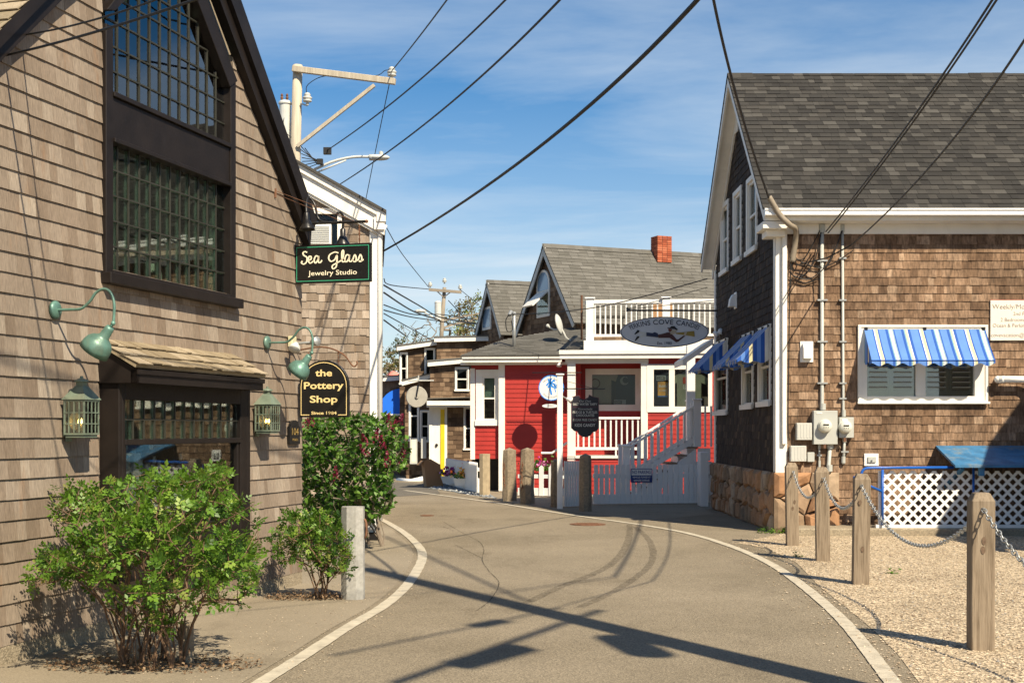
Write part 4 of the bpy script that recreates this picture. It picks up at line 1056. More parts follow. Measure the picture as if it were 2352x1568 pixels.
m = MB(); m.box(HBF, -.02, .15, -.16, .1, zt_(0) - .18, zt_(0) + .02); m.box(HBF, .02, .17, -.18, .3, zt_(0) - .05, zt_(0) + .1); m.obj('cornice_return', M_WHITE_OLD, hb)
fr_ = MB(); 
for a in ((wx0 - .09, wx1 + .09, wz1, wz1 + .09), (wx0 - .09, wx1 + .09, wz0 - .09, wz0), (wx0 - .09, wx0, wz0, wz1), (wx1, wx1 + .09, wz0, wz1)): fr_.box(HBF, a[0], a[1], -.04, .06, a[2], a[3])
wo_ = fr_.obj('window', M_WHITE_OLD, hb); inst('pane', ME_PANE_D, wo_, HBF.at(wx0, .07, wz0), (wx1 - wx0, .005, wz1 - wz0)); bx('room', M_DARK, hb, HBF, wx0 - .3, wx1 + .3, .6, .65, wz0 - .3, wz1 + .3)
ac = thing('air_conditioner', 'white window air conditioner behind the jewellery sign', 'air conditioner', HBF.p((wx0 + wx1) / 2 - .05, -.15, wz0))
am = (wx0 + wx1) / 2 - .08
bx('case', M_PVC, ac, HBF, am - .27, am + .27, -.28, .1, wz0 + .005, wz0 + .34, .008)
for k in range(9): bx('louvre', M_BOXGREY, ac, HBF, am - .24, am + .24, -.292, -.281, wz0 + .04 + k * .03, wz0 + .055 + k * .03)
# ================================================================ RIGHT: candy shop
CX0, CY0, CLEN, CDEP = 4.115, 20.27, 9.5, 6.1
CF = Fr((CX0, CY0, 0), (1, 0, 0)); CS = Fr((CX0, CY0 + CDEP, 0), (0, -1, 0))
candy = thing('shop_building', 'brown cedar shingled shop with charcoal roof, stone base and striped window awnings', 'building', (CX0 + 3, CY0, 0))
ZW = 4.74; ZAPX = 7.62; XAP = CDEP / 2
gable = [(0, 0), (CDEP, 0), (CDEP, ZW), (XAP, ZAPX), (0, ZW)]
# window openings on the gable side: (x0,x1,z0,z1)
def srect(fr, x0, y0, x1, y1, px=None):
    a = fr.hit(x0, y1); b = fr.hit(x1, y1); c = fr.hit(x1, y0); return [a[0], b[0], (a[1] + b[1]) / 2 if False else b[1], c[1]]
side_up = [srect(CS, 1720, 403, 1740, 565), srect(CS, 1689, 437, 1704, 590), srect(CS, 1660, 468, 1674, 616)]
side_lo = [srect(CS, 1747, 756, 1771, 922), srect(CS, 1709, 772, 1731, 929), srect(CS, 1645, 786, 1672, 944)]
fw = srect(CF, 1976, 752, 2261, 920)
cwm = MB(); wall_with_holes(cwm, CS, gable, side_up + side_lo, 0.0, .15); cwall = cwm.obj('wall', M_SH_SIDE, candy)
m = MB(); wall_with_holes(m, CF, [(.151, 0), (CLEN, 0), (CLEN, ZW), (.151, ZW)], [fw], 0.0, .15); cfront = m.obj('wall', M_SH_BROWN, candy)
bx('wall', M_SH_BROWN, candy, CF, .16, CLEN, CDEP - .15, CDEP, 0, ZW); bx('wall', M_SH_BROWN, candy, CF, CLEN - .15, CLEN, .16, CDEP - .16, 0, ZW)
bx('room', M_DARK, candy, CF, 1.0, 4.6, 1.2, 1.25, 1.2, 4.0)
bx('room', M_DIM, candy, CF, 1.0, 1.05, .3, CDEP - .3, .5, 4.6)
sb = Shingles(M_SH_BROWN, .016)
ZST = .925; sx1 = CF.hit(1925, 1100)[0]
cbx = CF.hit(1807, 800)[0]
gr = lambda h, e=.07: (h[0] - e, h[1] + e, h[2] - e, h[3] + e)
sb.face(CF, [(cbx, 0.16), (CLEN, 0.16), (CLEN, ZW), (cbx, ZW)], [gr(fw), (cbx - .1, sx1, 0, ZST)], .1265, .065, .17, .003, cfront, zstart=.16)
gp2 = [(0, ZST), (CDEP - .12, ZST), (CDEP - .12, ZW + .1), (XAP, ZAPX), (0, ZW)]
sb.build('shingle', cfront, 220)
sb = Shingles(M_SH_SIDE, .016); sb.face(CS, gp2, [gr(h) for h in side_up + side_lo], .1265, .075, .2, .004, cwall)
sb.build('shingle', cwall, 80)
# corner boards
bx('corner_board', M_WHITE, candy, CF, -.034, cbx, -.036, -.002, CF.hit(1795, 1086)[1], ZW + .05, .004)
bx('corner_board', M_WHITE, candy, CS, CDEP - .14, CDEP + .034, -.034, -.002, .93, ZW + .05, .004)
bx('corner_board', M_WHITE, candy, CS, -.02, .14, -.034, -.002, .1, ZW + .05, .004)
m = MB(); dsx = CF.hit(1797, 700)[0]; m.box(CF, dsx - .02, dsx + .045, -.10, -.04, CF.hit(1797, 1020)[1], ZW - .05); m.obj('downspout', M_WHITE, candy, bevel=.006)

# stone veneer
def clip_half(poly, nx_, nz_, c):
    out = []
    n = len(poly)
    for i in range(n):
        a, b = poly[i], poly[(i + 1) % n]; da = a[0] * nx_ + a[1] * nz_ - c; db = b[0] * nx_ + b[1] * nz_ - c
        if da <= 0: out.append(a)
        if da * db < 0:
            t = da / (da - db); out.append((a[0] + t * (b[0] - a[0]), a[1] + t * (b[1] - a[1])))
    return out
def stones(fr, x0, x1, z0, z1, size, parent, mat, joint=.014, th=.05, y=0.0, seed=3, name='stone', asp=1.0):
    rs = random.Random(seed); nx_ = max(2, int((x1 - x0) / (size * asp))); nz_ = max(2, int((z1 - z0) / size)); sd = []
    for j in range(nz_):
        for i in range(nx_):
            sd.append((x0 + (i + .5 + (j % 2) * .4 - .2 + rs.uniform(-.33, .33)) * (x1 - x0) / nx_, z0 + (j + .5 + rs.uniform(-.33, .33)) * (z1 - z0) / nz_))
    for k, (a, b) in enumerate(sd):
        poly = [(x0, z0), (x1, z0), (x1, z1), (x0, z1)]
        for l, (c, d) in enumerate(sd):
            if l == k or abs(c - a) > size * 4 * asp or abs(d - b) > size * 4: continue
            nx2, nz2 = c - a, d - b; L = math.hypot(nx2, nz2); nx2 /= L; nz2 /= L
            poly = clip_half(poly, nx2, nz2, nx2 * (a + c) / 2 + nz2 * (b + d) / 2 - joint / 2)
            if len(poly) < 3: break
        if len(poly) < 3: continue
        cx_ = sum(p_[0] for p_ in poly) / len(poly); cz_ = sum(p_[1] for p_ in poly) / len(poly); n = len(poly); t0 = th * rs.uniform(.7, 1.25)
        m = MB(); vs_ = [fr.p(px, y, pz) for px, pz in poly] + [fr.p(px, y - t0 * .55, pz) for px, pz in poly]
        vs_ += [fr.p(cx_ + (px - cx_) * .72, y - t0 * (1 + rs.uniform(-.2, .2)), cz_ + (pz - cz_) * .72) for px, pz in poly] + [fr.p(cx_, y - t0 * rs.uniform(1.0, 1.12), cz_)]
        fs = []
        for i in range(n):
            j = (i + 1) % n; fs += [(i, j, n + j, n + i), (n + i, n + j, 2 * n + j, 2 * n + i), (2 * n + i, 2 * n + j, 3 * n)]
        m.add(vs_, fs); m.obj(name, mat, parent)
sbase = MB(); sbase.box(CF, -.03, sx1, -.012, .0, -.02, ZST); sbase.box(CS, 0, CDEP + .0, -.012, 0, -.02, ZST); sbo = sbase.obj('stone_base', M_MORTAR, candy)
stones(CF, -.06, sx1, 0.0, ZST, .30, sbo, M_STONE, .022, .10, -.012, 5, asp=1.15)
stones(CS, 0, CDEP + .01, 0.0, ZST, .27, sbo, M_STONE, .026, .10, -.012, 9, asp=.9)

# roof
EV = .30; zE = 4.985; yE = -.27; yR = XAP; zR = 7.93
rs_ = V(0, yR - yE, zR - zE); rl = rs_.length
RF = Fr(CF.p(0, yE, zE), (1, 0, 0), None, rs_)
ro = MB(); ro.box(RF, -.25, CLEN + .3, 0.0, .06, 0, rl); croof = ro.obj('roof', M_ROOF_DK, candy)
rs2 = V(0, -(CDEP - yE * 2 - (yR - yE)), zR - zE)
RB = Fr(CF.p(0, CDEP - yE, zE), (-1, 0, 0), None, rs2)
m = MB(); m.box(RB, -CLEN - .3, .25, 0.0, .06, 0, rs2.length); m.obj('roof', M_ROOF_DK, candy)
rsh = Shingles(M_ROOF_DK, .014); rsh.face(RF, [(-.27, -.03), (CLEN + .3, -.03), (CLEN + .3, rl), (-.27, rl)], [], .137, .10, .24, .002, croof, .03); rsh.build('roof_shingle', croof)
me_cap = mesh_of(MB().add([V(*q) for q in ((0, -.13, -.10), (1, -.13, -.10), (1, 0, .022), (0, 0, .022), (1, .13, -.10), (0, .13, -.10))], [(0, 1, 2, 3), (3, 2, 4, 5)]), 'ridge_cap', M_ROOF_DK)
x = -.27
while x < 4.6:
    inst('ridge_cap', me_cap, croof, CF.at(x, yR, zR + random.uniform(.0, .008) - .05 * math.sin(min(1, max(0, x / 4)) * math.pi)), (.23, 1, 1)); x += .215
# eave: gutter, fascia, frieze
gt = MB(); gt.box(CF, -.26, CLEN, -.40, -.30, zE - .135, zE - .03); gt.box(CF, -.27, CLEN, -.415, -.401, zE - .055, zE - .028); gt.box(CF, -.265, CLEN, -.41, -.401, zE - .13, zE - .10); gt.obj('gutter', M_PVC, candy)
bx('fascia', M_WHITE, candy, CF, -.24, CLEN, -.299, -.24, zE - .20, zE - .01); bx('soffit', M_WHITE, candy, CF, -.2, CLEN, -.24, -.002, zE - .21, zE - .185)
bx('frieze', M_WHITE, candy, CF, -.03, CLEN, -.04, -.002, ZW - .12, zE - .21, .003)
m = MB(); m.box(CF, -.28, .12, -.30, .25, zE - .32, zE - .21); m.box(CF, -.20, .10, -.16, .2, zE - .42, zE - .321); m.obj('cornice_return', M_WHITE, candy, bevel=.006)
# rake boards and soffits on the gable side
def rk(name, mat, y0, y1, d0, d1):
    n = MB()
    for s in (0, 1):
        xe, xa_ = (CDEP + .27, XAP) if s else (-.27, XAP)
        n.prism(CS, [(xe, zE + d0), (xe, zE + d1), (xa_, zR + d1), (xa_, zR + d0)] if s else [(xe, zE + d0), (xa_, zR + d0), (xa_, zR + d1), (xe, zE + d1)], y0, y1)
    return n.obj(name, mat, candy)
rk('rake_board', M_WHITE, -.262, -.225, -.20, -.012); rk('rake_soffit', M_WHITE, -.2245, -.004, -.13, -.105); rk('rake_frieze', M_WHITE, -.035, -.003, -.34, -.131)
rk('rake_trim', M_ROOF_DK, -.275, -.2625, -.03, .008)
vx, vz = CS.hit(1694, 280); m = MB(); m.box(CS, vx - .16, vx + .16, -.03, -.002, vz - .2, vz + .2); m.obj('attic_vent', M_WHITE, candy)

def sash_window(fr, h, parent, wmat, fw_=.085, sill=True, mull=0, mid=True, pane=None, proud=.038, glass_y=.06, dark=True, sb=.045):
    f = MB(); x0, x1, z0, z1 = h
    f.box(fr, x0 - fw_, x1 + fw_, -proud, .03, z1, z1 + fw_); f.box(fr, x0 - fw_, x0, -proud, .03, z0, z1); f.box(fr, x1, x1 + fw_, -proud, .03, z0, z1); f.box(fr, x0 - fw_, x1 + fw_, -proud, .03, z0 - fw_ * .7, z0)
    wo = f.obj('window', wmat, parent, bevel=.003)
    s = MB(); b = sb
    n = mull + 1; wd = (x1 - x0) / n
    for i in range(n):
        a, c = x0 + i * wd, x0 + (i + 1) * wd
        s.box(fr, a, c, .0, .045, z0, z0 + b); s.box(fr, a, c, .0, .045, z1 - b, z1); s.box(fr, a, a + b, .0, .045, z0 + b, z1 - b); s.box(fr, c - b, c, .0, .045, z0 + b, z1 - b)
        if mid: s.box(fr, a + b, c - b, .004, .045, (z0 + z1) / 2 - .02, (z0 + z1) / 2 + .02)
        if mid:
            inst('pane', pane or ME_PANE_D, wo, fr.at(a + b, .03, (z0 + z1) / 2 + .02), (wd - 2 * b, .005, (z1 - z0) / 2 - b - .02)); inst('pane', pane or ME_PANE_D, wo, fr.at(a + b, .034, z0 + b), (wd - 2 * b, .005, (z1 - z0) / 2 - b - .02))
        else: inst('pane', pane or ME_PANE_D, wo, fr.at(a + b, .03, z0 + b), (wd - 2 * b, .005, z1 - z0 - 2 * b))
    s.obj('sash', wmat, wo)
    if sill: bx('sill', wmat, wo, fr, x0 - fw_ - .02, x1 + fw_ + .02, -.07, -.0385, z0 - fw_ * .7 - .015, z0 + .01)
    if dark: bx('dark_backing', M_DARK, wo, fr, x0 - .1, x1 + .1, .30, .32, z0 - .1, z1 + .1)  # dark sheet added behind the panes for an unlit room
    return wo
for h in side_up + side_lo: sash_window(CS, h, candy, M_WHITE, dark=False)
# front window with louvred shutters behind the glass
x0, x1, z0, z1 = fw
f = MB()
for a in ((x0 - .045, x1 + .045, z1, z1 + .04), (x0 - .045, x1 + .045, z0 - .035, z0), (x0 - .045, x0, z0, z1), (x1, x1 + .045, z0, z1)): f.box(CF, a[0], a[1], -.045, .06, a[2], a[3])
for a in ((x0, x0 + .10, z0, z1), (x1 - .16, x1, z0, z1), (x0 + .1, x1 - .16, z0, z0 + .07), (x0 + .1, x1 - .16, z1 - .1, z1)): f.box(CF, a[0], a[1], -.03, .05, a[2], a[3])
xmul = CF.hit(2114, 880)[0]; f.box(CF, xmul - .075, xmul + .075, -.025, .05, z0 + .07, z1 - .1)
wo_ = f.obj('window', M_WHITE, candy, bevel=.004)
bx('sill', M_WHITE, wo_, CF, x0 - .06, x1 + .06, -.09, -.046, z0 - .05, z0 - .015, .003)
M_SHUT = paint('shutter_grey', (.20, .195, .165), .5, .08, 3, .02)
for a, b in ((x0 + .1, xmul - .075), (xmul + .075, x1 - .16)):
    inst('pane', ME_PANE, wo_, CF.at(a, .03, z0 + .07), (b - a, .005, z1 - z0 - .17))
    mid_ = (a + b) / 2
    for c, d in ((a, mid_ - .003), (mid_ + .003, b)):
        s = MB(); s.box(CF, c, c + .05, .07, .095, z0 + .07, z1 - .1); s.box(CF, d - .05, d, .07, .095, z0 + .07, z1 - .1); s.box(CF, c + .05, d - .05, .07, .095, z0 + .07, z0 + .16); s.box(CF, c + .05, d - .05, .07, .095, z1 - .16, z1 - .1)
        so = s.obj('shutter', M_SHUT, wo_)
        z = z0 + .17
        lf = CF.at(0, .082, 0); lv = MB()
        while z < z1 - .17:
            bl2 = MB(); f2 = Fr(CF.p(c + .05, .085, z), (1, 0, 0), (0, .55, .83), (0, -.83, .55)); bl2.box(f2, 0, d - c - .1, -.004, .004, 0, .085); bl2.obj('shutter_slat', M_SHUT, wo_); z += .078

# awnings
def awning(label, fr, x0, x1, zt, drop, proj, val=.09, group=None, flare=.0, y0=-.05):
    t = thing('window_awning', label, 'awning', fr.p((x0 + x1) / 2, y0 - proj, zt - drop - val), group)
    n = max(8, int((x1 - x0) / .02)); me_v = []; me_f = []; acr = []
    def grid(rows, un):
        b = len(me_v)
        for row in rows:
            for k, q in enumerate(row): me_v.append(q)
        nn = len(rows[0])
        for i in range(len(rows) - 1):
            for k in range(nn - 1):
                me_f.append((b + i * nn + k, b + i * nn + k + 1, b + (i + 1) * nn + k + 1, b + (i + 1) * nn + k)); acr.append((un[k] + un[k + 1]) / 2)
    us = [x0 + (x1 - x0) * k / n for k in range(n + 1)]
    wob = lambda u, s: .012 * s * math.sin(u * 3.1 + 1) * math.sin(math.pi * (u - x0) / (x1 - x0))
    rows = []
    for j in range(7):
        s = j / 6; rows.append([fr.p(u, y0 - proj * s, zt - drop * s - .02 * math.sin(math.pi * s) + wob(u, math.sin(math.pi * s))) for u in us])
    grid(rows, us)
    sc_ = .235
    vrow = lambda d: [fr.p(u, y0 - proj - .004, zt - drop - d * (val - .022 + .022 * math.cos(2 * math.pi * (u - x0) / sc_ + math.pi))) for u in us]
    grid([rows[-1], vrow(.5), vrow(1.0)], us)
    for xe in (x0, x1):      # side cheeks with stripes in from the front
        m_ = 8; us2 = [proj * k / m_ for k in range(m_ + 1)]
        top = [fr.p(xe, y0 - u, zt - drop * u / proj) for u in us2]; bot = [fr.p(xe, y0 - u, zt - drop - .01 - .05 * abs(math.sin(u / .16 * math.pi / 1.4))) for u in us2]
        grid([top, bot], [u + .1 for u in us2])
    me = bpy.data.meshes.new('canopy'); o_ = ORG[t]; me.from_pydata([tuple(q - o_) for q in me_v], [], me_f)
    at = me.attributes.new('across', 'FLOAT', 'FACE'); at.data.foreach_set('value', np.array([a - x0 for a in acr], dtype=np.float32)); me.materials.append(M_STRIPE); me.update()
    ob = bpy.data.objects.new('canopy', me); ob.parent = t; COL.objects.link(ob)
    fm = MB(); c = [fr.p(x0 + .01, y0 - proj + .01, zt - drop - .008), fr.p(x1 - .01, y0 - proj + .01, zt - drop - .008)]
    fm.tube([fr.p(x0 + .01, y0 + .01, zt - drop - .008)] + c + [fr.p(x1 - .01, y0 + .01, zt - drop - .008)], .009, 6); fm.tube([fr.p(x0, y0 + .006, zt), fr.p(x1, y0 + .006, zt)], .009, 6); fm.obj('frame', M_GALV, t)
    b = MB(); b.box(fr, x0, x1, y0 - proj - .012, y0 - proj - .006, zt - drop - .008, zt - drop + .004); b.obj('binding', M_BLUEPIPE, t)
    for k in range(3):
        xx = x0 + .03 + (x1 - x0 - .06) * k / 2; h = MB(); h.box(fr, xx - .02, xx + .02, y0 - .02, y0 + .012, zt - .015, zt + .03); h.obj('bracket', M_BLACK, t)
    return t
aw0, aw1 = CF.hit(1985, 760, -.05)[0], CF.hit(2263, 760, -.05)[0]
awning('wide blue and cream striped awning over the sunlit shuttered front window', CF, aw0, aw1, CF.hit(1985, 756, -.05)[1], .50, .42)
labs = ['striped blue awning with a sunlit corner on the shaded wall nearest the white corner board', 'middle striped blue awning of three on the shaded stone based wall', 'striped blue awning next to the white stairs in the shade']
for h, lb2 in zip(side_lo, labs): awning(lb2, CS, h[0] - .07, h[1] + .07, h[3] + .04, .52, .50, .08)

# ------------- things on the front wall
def box_px(fr, x0, y0, x1, y1): a = fr.hit(x0, y1); b = fr.hit(x1, y0); return a[0], b[0], a[1], b[1]
def wallbox(name, label, cat, fr, r, mat, depth, extra=None, bevel=.006):
    t = thing(name, label, cat, fr.p((r[0] + r[1]) / 2, -.016, r[2])); bx('case', mat, t, fr, r[0], r[1], -.016 - depth, -.016, r[2], r[3], bevel)
    if extra: extra(t, r)
    return t
def dial(cx_, cz_, rad, y):
    def fn(t, r):
        m = MB(); m.lathe(CF.p(cx_, y, cz_), -CF.ey, [(rad * 1.12, 0), (rad * 1.12, .025), (rad, .03), (rad, .085), (rad * .93, .10), (.001, .105)], 24); d = m.obj('dial', paint('meter_dial', (.62, .62, .54), .25, .05, 4, 0), t, smooth=True)
        bx('display', M_BLACK, d, CF, cx_ - rad * .45, cx_ + rad * .45, y - .111, y - .106, cz_ + rad * .12, cz_ + rad * .32)
        for k in (-.35, .0, .35): bx('mark', M_BLACK, d, CF, cx_ + rad * (k - .06), cx_ + rad * (k + .06), y - .109, y - .106, cz_ - rad * .25, cz_ - rad * .17)
        bx('sticker', M_WHITE, t, CF, r[0] + .04, r[0] + .13, y - .004, y - .001, r[3] - .05, r[3] - .025)
        lk = MB(); lk.box(CF, cx_ - .02, cx_ + .02, y - .02, y, r[2] - .06, r[2]); lk.obj('latch', M_RUST, t)
    return fn
r_ = box_px(CF, 1864, 943, 1918.6, 1020); dc = CF.hit(1894, 978, -.15); wallbox('electric_meter', 'large grey electric meter box with round dial', 'electric meter', CF, r_, M_METER, .13, dial(dc[0], dc[1], .095, -.148))
r_ = box_px(CF, 1923, 958, 1956.5, 1005); dc = CF.hit(1941, 980, -.15); wallbox('electric_meter', 'small grey electric meter box filled by its round dial', 'electric meter', CF, r_, M_METER, .11, dial(dc[0], dc[1], .092, -.128))
def ribs(t, r):
    n = 5
    for k in range(n):
        a = r[0] + (r[1] - r[0]) * (k + .25) / n; bx('rib', M_BOXGREY, t, CF, a, a + (r[1] - r[0]) / n * .5, -.130, -.1265, r[2] + .03, r[3] - .02)
    m = MB()
    for sx in (r[0] - .012, r[1] - .002):
        for kz in (.25, .75): m.box(CF, sx, sx + .014, -.08, -.05, r[2] + (r[3] - r[2]) * kz - .015, r[2] + (r[3] - r[2]) * kz + .015)
    m.obj('hinge', M_GALV, t)
wallbox('junction_box', 'ribbed grey utility box left of the large electric meter', 'utility box', CF, box_px(CF, 1826, 971, 1861, 1010), M_BOXGREY, .11, ribs)
wallbox('junction_box', 'ribbed grey utility box by the bottom of the white corner board', 'utility box', CF, box_px(CF, 1812, 1023, 1848, 1059), M_BOXGREY, .11, ribs)
wallbox('junction_box', 'small dark grey box beside the lower ribbed utility box', 'utility box', CF, box_px(CF, 1852, 1038, 1868, 1060), M_METER, .07)
r_ = box_px(CF, 1837, 784, 1867, 832)
t = thing('wall_vent', 'white louvred exhaust hood on the sunlit shingles', 'vent', CF.p((r_[0] + r_[1]) / 2, -.02, r_[2])); bx('plate', M_PVC, t, CF, r_[0], r_[1], -.03, -.012, r_[2], r_[3], .003)
m = MB(); sd = Fr(CF.p(r_[0] + .03, 0, 0), (0, -1, 0)); sd.ey = V(1, 0, 0); m.prism(sd, [(.031, r_[2] + .05), (.13, r_[2] + .05), (.12, r_[3] - .1), (.07, r_[3] - .03), (.031, r_[3] - .03)], 0, r_[1] - r_[0] - .06); m.obj('hood', M_PVC, t, bevel=.008)
vr = CS.hit(1692, 690); t = thing('wall_vent', 'white exhaust hood high on the shaded gable wall', 'vent', CS.p(vr[0], -.02, vr[1] - .15)); bx('plate', M_PVC, t, CS, vr[0] - .12, vr[0] + .12, -.03, -.012, vr[1] - .15, vr[1] + .15, .003)
m = MB(); m.prism(Fr(CS.p(vr[0] - .09, 0, 0), (-1, 0, 0), (0, -1, 0)), [(.031, vr[1] - .12), (.15, vr[1] - .12), (.13, vr[1] + .02), (.08, vr[1] + .11), (.031, vr[1] + .11)], 0, .18); m.obj('hood', M_PVC, t, bevel=.008)
r_ = box_px(CF, 1983.5, 1041, 2016.5, 1069.5)
t = thing('electric_outlet', 'weatherproof outlet on a white plate above the blue rail', 'outlet', CF.p((r_[0] + r_[1]) / 2, -.02, r_[2])); bx('plate', M_PVC, t, CF, r_[0], r_[1], -.04, -.014, r_[2], r_[3], .004)
bx('cover', M_METER, t, CF, r_[0] + .05, r_[1] - .045, -.065, -.0405, r_[2] + .055, r_[3] - .05, .004); bx('knob', M_GALV, t, CF, (r_[0] + r_[1]) / 2 - .01, (r_[0] + r_[1]) / 2 + .01, -.085, -.0655, r_[2] + .08, r_[2] + .10)
# conduits
def conduit(label, pts, r0, straps, mat=M_METER):
    t = thing('conduit', label, 'conduit', pts[-1]); m = MB(); m.tube(pts, r0, 10); m.obj('pipe', mat, t, smooth=True)
    m = MB(); m.tube([pts[-1] + V(0, 0, .12), pts[-1] + V(0, 0, .02)], r0 * 1.5, 10); m.tube([pts[0] + V(0, 0, -.08), pts[0] + V(0, 0, .04)], r0 * 1.6, 10); m.obj('fitting', mat, t)
    for z in straps: bx('strap', M_GALV, t, CF, (pts[0] - CF.o).x - r0 * 2.6, (pts[0] - CF.o).x + r0 * 2.6, -.02 - r0 * 2.3, -.012, z - .012, z + .012)
    return t
q = lambda x, y, o_=-.045: CF.p(CF.hit(x, y, o_)[0], o_, CF.hit(x, y, o_)[1])
conduit('thick grey conduit rising from the large meter to the eave', [q(1888, 522), q(1888, 930), q(1890, 944, -.07)], .030, [CF.hit(1888, y)[1] for y in (600, 690, 785, 880)])
conduit('slim grey conduit rising from the small meter to the eave', [q(1935, 522, -.035), q(1937, 940, -.035), q(1938, 959, -.06)], .021, [CF.hit(1888, y)[1] for y in (594, 690, 785, 880, 915)])
conduit('grey conduit from the small meter ending in a round plate', [q(1940, 1003), q(1937, 1066)], .022, [CF.hit(1888, 1037)[1]])
conduit('grey conduit from the large meter down into the stone base', [q(1907, 1018), q(1903, 1070), q(1905, 1085, -.09)], .032, [])
conduit('thin steel conduit under the large meter', [q(1882, 1018), q(1882, 1075)], .014, [CF.hit(1888, 1045)[1]])
# loose cables at the corner
t = thing('service_cable', 'bundle of black service cables looping on the wall beside the white corner board', 'cable', q(1822, 640))
for pts in ([(1888, 520), (1850, 590), (1825, 600), (1815, 640), (1812, 800), (1810, 980), (1815, 1010)], [(1935, 525), (1900, 610), (1850, 605), (1825, 590)], [(1935, 530), (1905, 600), (1860, 640), (1820, 632)], [(1960, 575), (1900, 610), (1830, 608)], [(1888, 525), (1870, 600), (1840, 635), (1818, 628), (1816, 590)], [(1880, 640), (1850, 650), (1820, 640), (1815, 660)], [(1825, 595), (1830, 610), (1823, 622), (1818, 610), (1825, 600)]):
    m = MB(); m.tube(spline([q(x, y, -.05 - .03 * random.random()) for x, y in pts], 6), .009, 5); m.obj('cable', M_CABLE, t)
m = MB(); m.tube(spline([q(1766, 452, -.45), q(1790, 492, -.42), q(1812, 515, -.40), q(1828, 528, -.2), q(1826, 560, -.08), q(1820, 602, -.06)], 6), .045, 10); m.obj('weatherhead', paint('weathered_conduit', (.24, .20, .15), .6, .2, 8, .1), t, smooth=True)
# white pipe
t = thing('vent_pipe', 'white plastic pipe elbow leaving the wall above the blue shelf', 'pipe', q(2300, 872)); m = MB(); a = CF.hit(2290, 872); m.tube([CF.p(a[0], .0, a[1]), CF.p(a[0], -.14, a[1]), CF.p(a[0] + .05, -.18, a[1])], .055, 12); m.tube([CF.p(a[0] - .05, -.16, a[1] + .005), CF.p(a[0] + .40, -.16, a[1]), CF.p(a[0] + .47, -.16, a[1] - .03), CF.p(a[0] + .62, -.16, a[1] - .25)], .052, 12); m.ball(CF.p(a[0] - .05, -.16, a[1] + .005), .052); m.obj('pipe', M_PVC, t, smooth=True)
# rental sign
r_ = box_px(CF, 2273, 690, 2440, 782)
t = thing('wall_sign', 'cream rental sign with thin grey lettering Weekly on the shingles', 'sign', CF.p((r_[0] + r_[1]) / 2, -.02, r_[2])); bx('board', paint('cream_sign_board', (.78, .72, .62), .5, .04, 3, .02), t, CF, r_[0], r_[1], -.04, -.018, r_[2], r_[3], .002)
bx('edge_strip', paint('red_edge_strip', (.5, .12, .07), .5), t, CF, r_[0], r_[1], -.041, -.018, r_[3] + .0005, r_[3] + .007)
M_TXT = paint('grey_lettering', (.24, .20, .18), .6, .05, 6, 0)
for body, x, y, hgt in (('Weekly/Monthly', 2277, 705, .075), ('2nd Floor', 2325, 721, .055), ('2 Bedrooms', 2296, 735, .055), ('Ocean & Perkins', 2278, 748, .055), ('covevacation@', 2274, 770, .058)):
    a = CF.hit(x, y); lettering(body, M_TXT, t, CF, a[0], a[1], hgt, None, -.044, -.006, align='LEFT')
# ------------- curb, lattice, blue rail and shelf along the shop front
curb = bx('curb', M_CONCRETE, None, CF, .1, CLEN, -.75, -.0, -.02, .115, .02); tag(curb, 'low concrete curb along the shop wall under the lattice', 'curb')
LY = -.62
LT = Fr(CF.p(0, LY, 0), (1, 0, 0))
lx0 = LT.hit(2026, 1140)[0]; lz0 = LT.hit(2026, 1204)[1]; lz1 = LT.hit(2026, 1081)[1]; lx1 = CLEN - .6
t = thing('lattice_panel', 'white diagonal lattice panel behind the wooden chain posts', 'lattice', LT.p(lx0, 0, lz0 - .05))
def lat(sgn, y):
    pitch = .158; wd = .040; H_ = lz1 - lz0; c = lx0 - H_ if sgn > 0 else lx0
    while c < (lx1 if sgn > 0 else lx1 + H_):
        # slat centre line x = c + sgn*(z-lz0)
        poly = [(c - wd * .707, lz0), (c + wd * .707, lz0), (c + wd * .707 + sgn * H_, lz1), (c - wd * .707 + sgn * H_, lz1)]
        poly = clip_half(clip_half(poly, -1, 0, -lx0), 1, 0, lx1)
        if len(poly) >= 3:
            m = MB(); m.prism(LT, poly, y, y + .008); m.obj('slat', M_PVC, t)
        c += pitch
lat(1, -.009); lat(-1, 0.0)
bx('rail', M_PVC, t, LT, lx0 - .1, lx1, -.03, .03, lz0 - .052, lz0 - .001, .003); bx('stile', M_PVC, t, LT, lx0 - .055, lx0 - .005, -.012, .03, lz0, lz1)
bq2 = lambda x, y, o_=LY - .06: CF.p(CF.hit(x, y, o_)[0], o_, CF.hit(x, y, o_)[1])
t = thing('pipe_rail', 'bright blue pipe handrail in front of the lattice', 'railing', bq2(2027, 1200))
m = MB(); m.tube(spline([bq2(1978, 1092), bq2(1981, 1081), bq2(1990, 1075), bq2(2010, 1074)], 6) + [bq2(2190, 1073)], .021, 8); m.obj('rail', M_BLUEPIPE, t, smooth=True)
m = MB(); m.tube([bq2(2027, 1206), bq2(2027, 1078)], .021, 8); m.obj('post', M_BLUEPIPE, t, smooth=True)
m = MB(); m.tube([bq2(1960, 1095), bq2(1990, 1112), bq2(2026, 1128)], .019, 8); m.obj('brace', M_BLUEPIPE, t, smooth=True)
m = MB(); m.tube([bq2(2236, 1206), bq2(2236, 1072)], .019, 8); m.obj('post', M_BLUEPIPE, t, smooth=True)
t = thing('shelf', 'worn blue sloping wooden shelf on the wall above the lattice', 'shelf', CF.p(3.5, -.3, 1.0))
a = CF.hit(2148, 1023); b = CF.hit(2203, 1068, -.92)
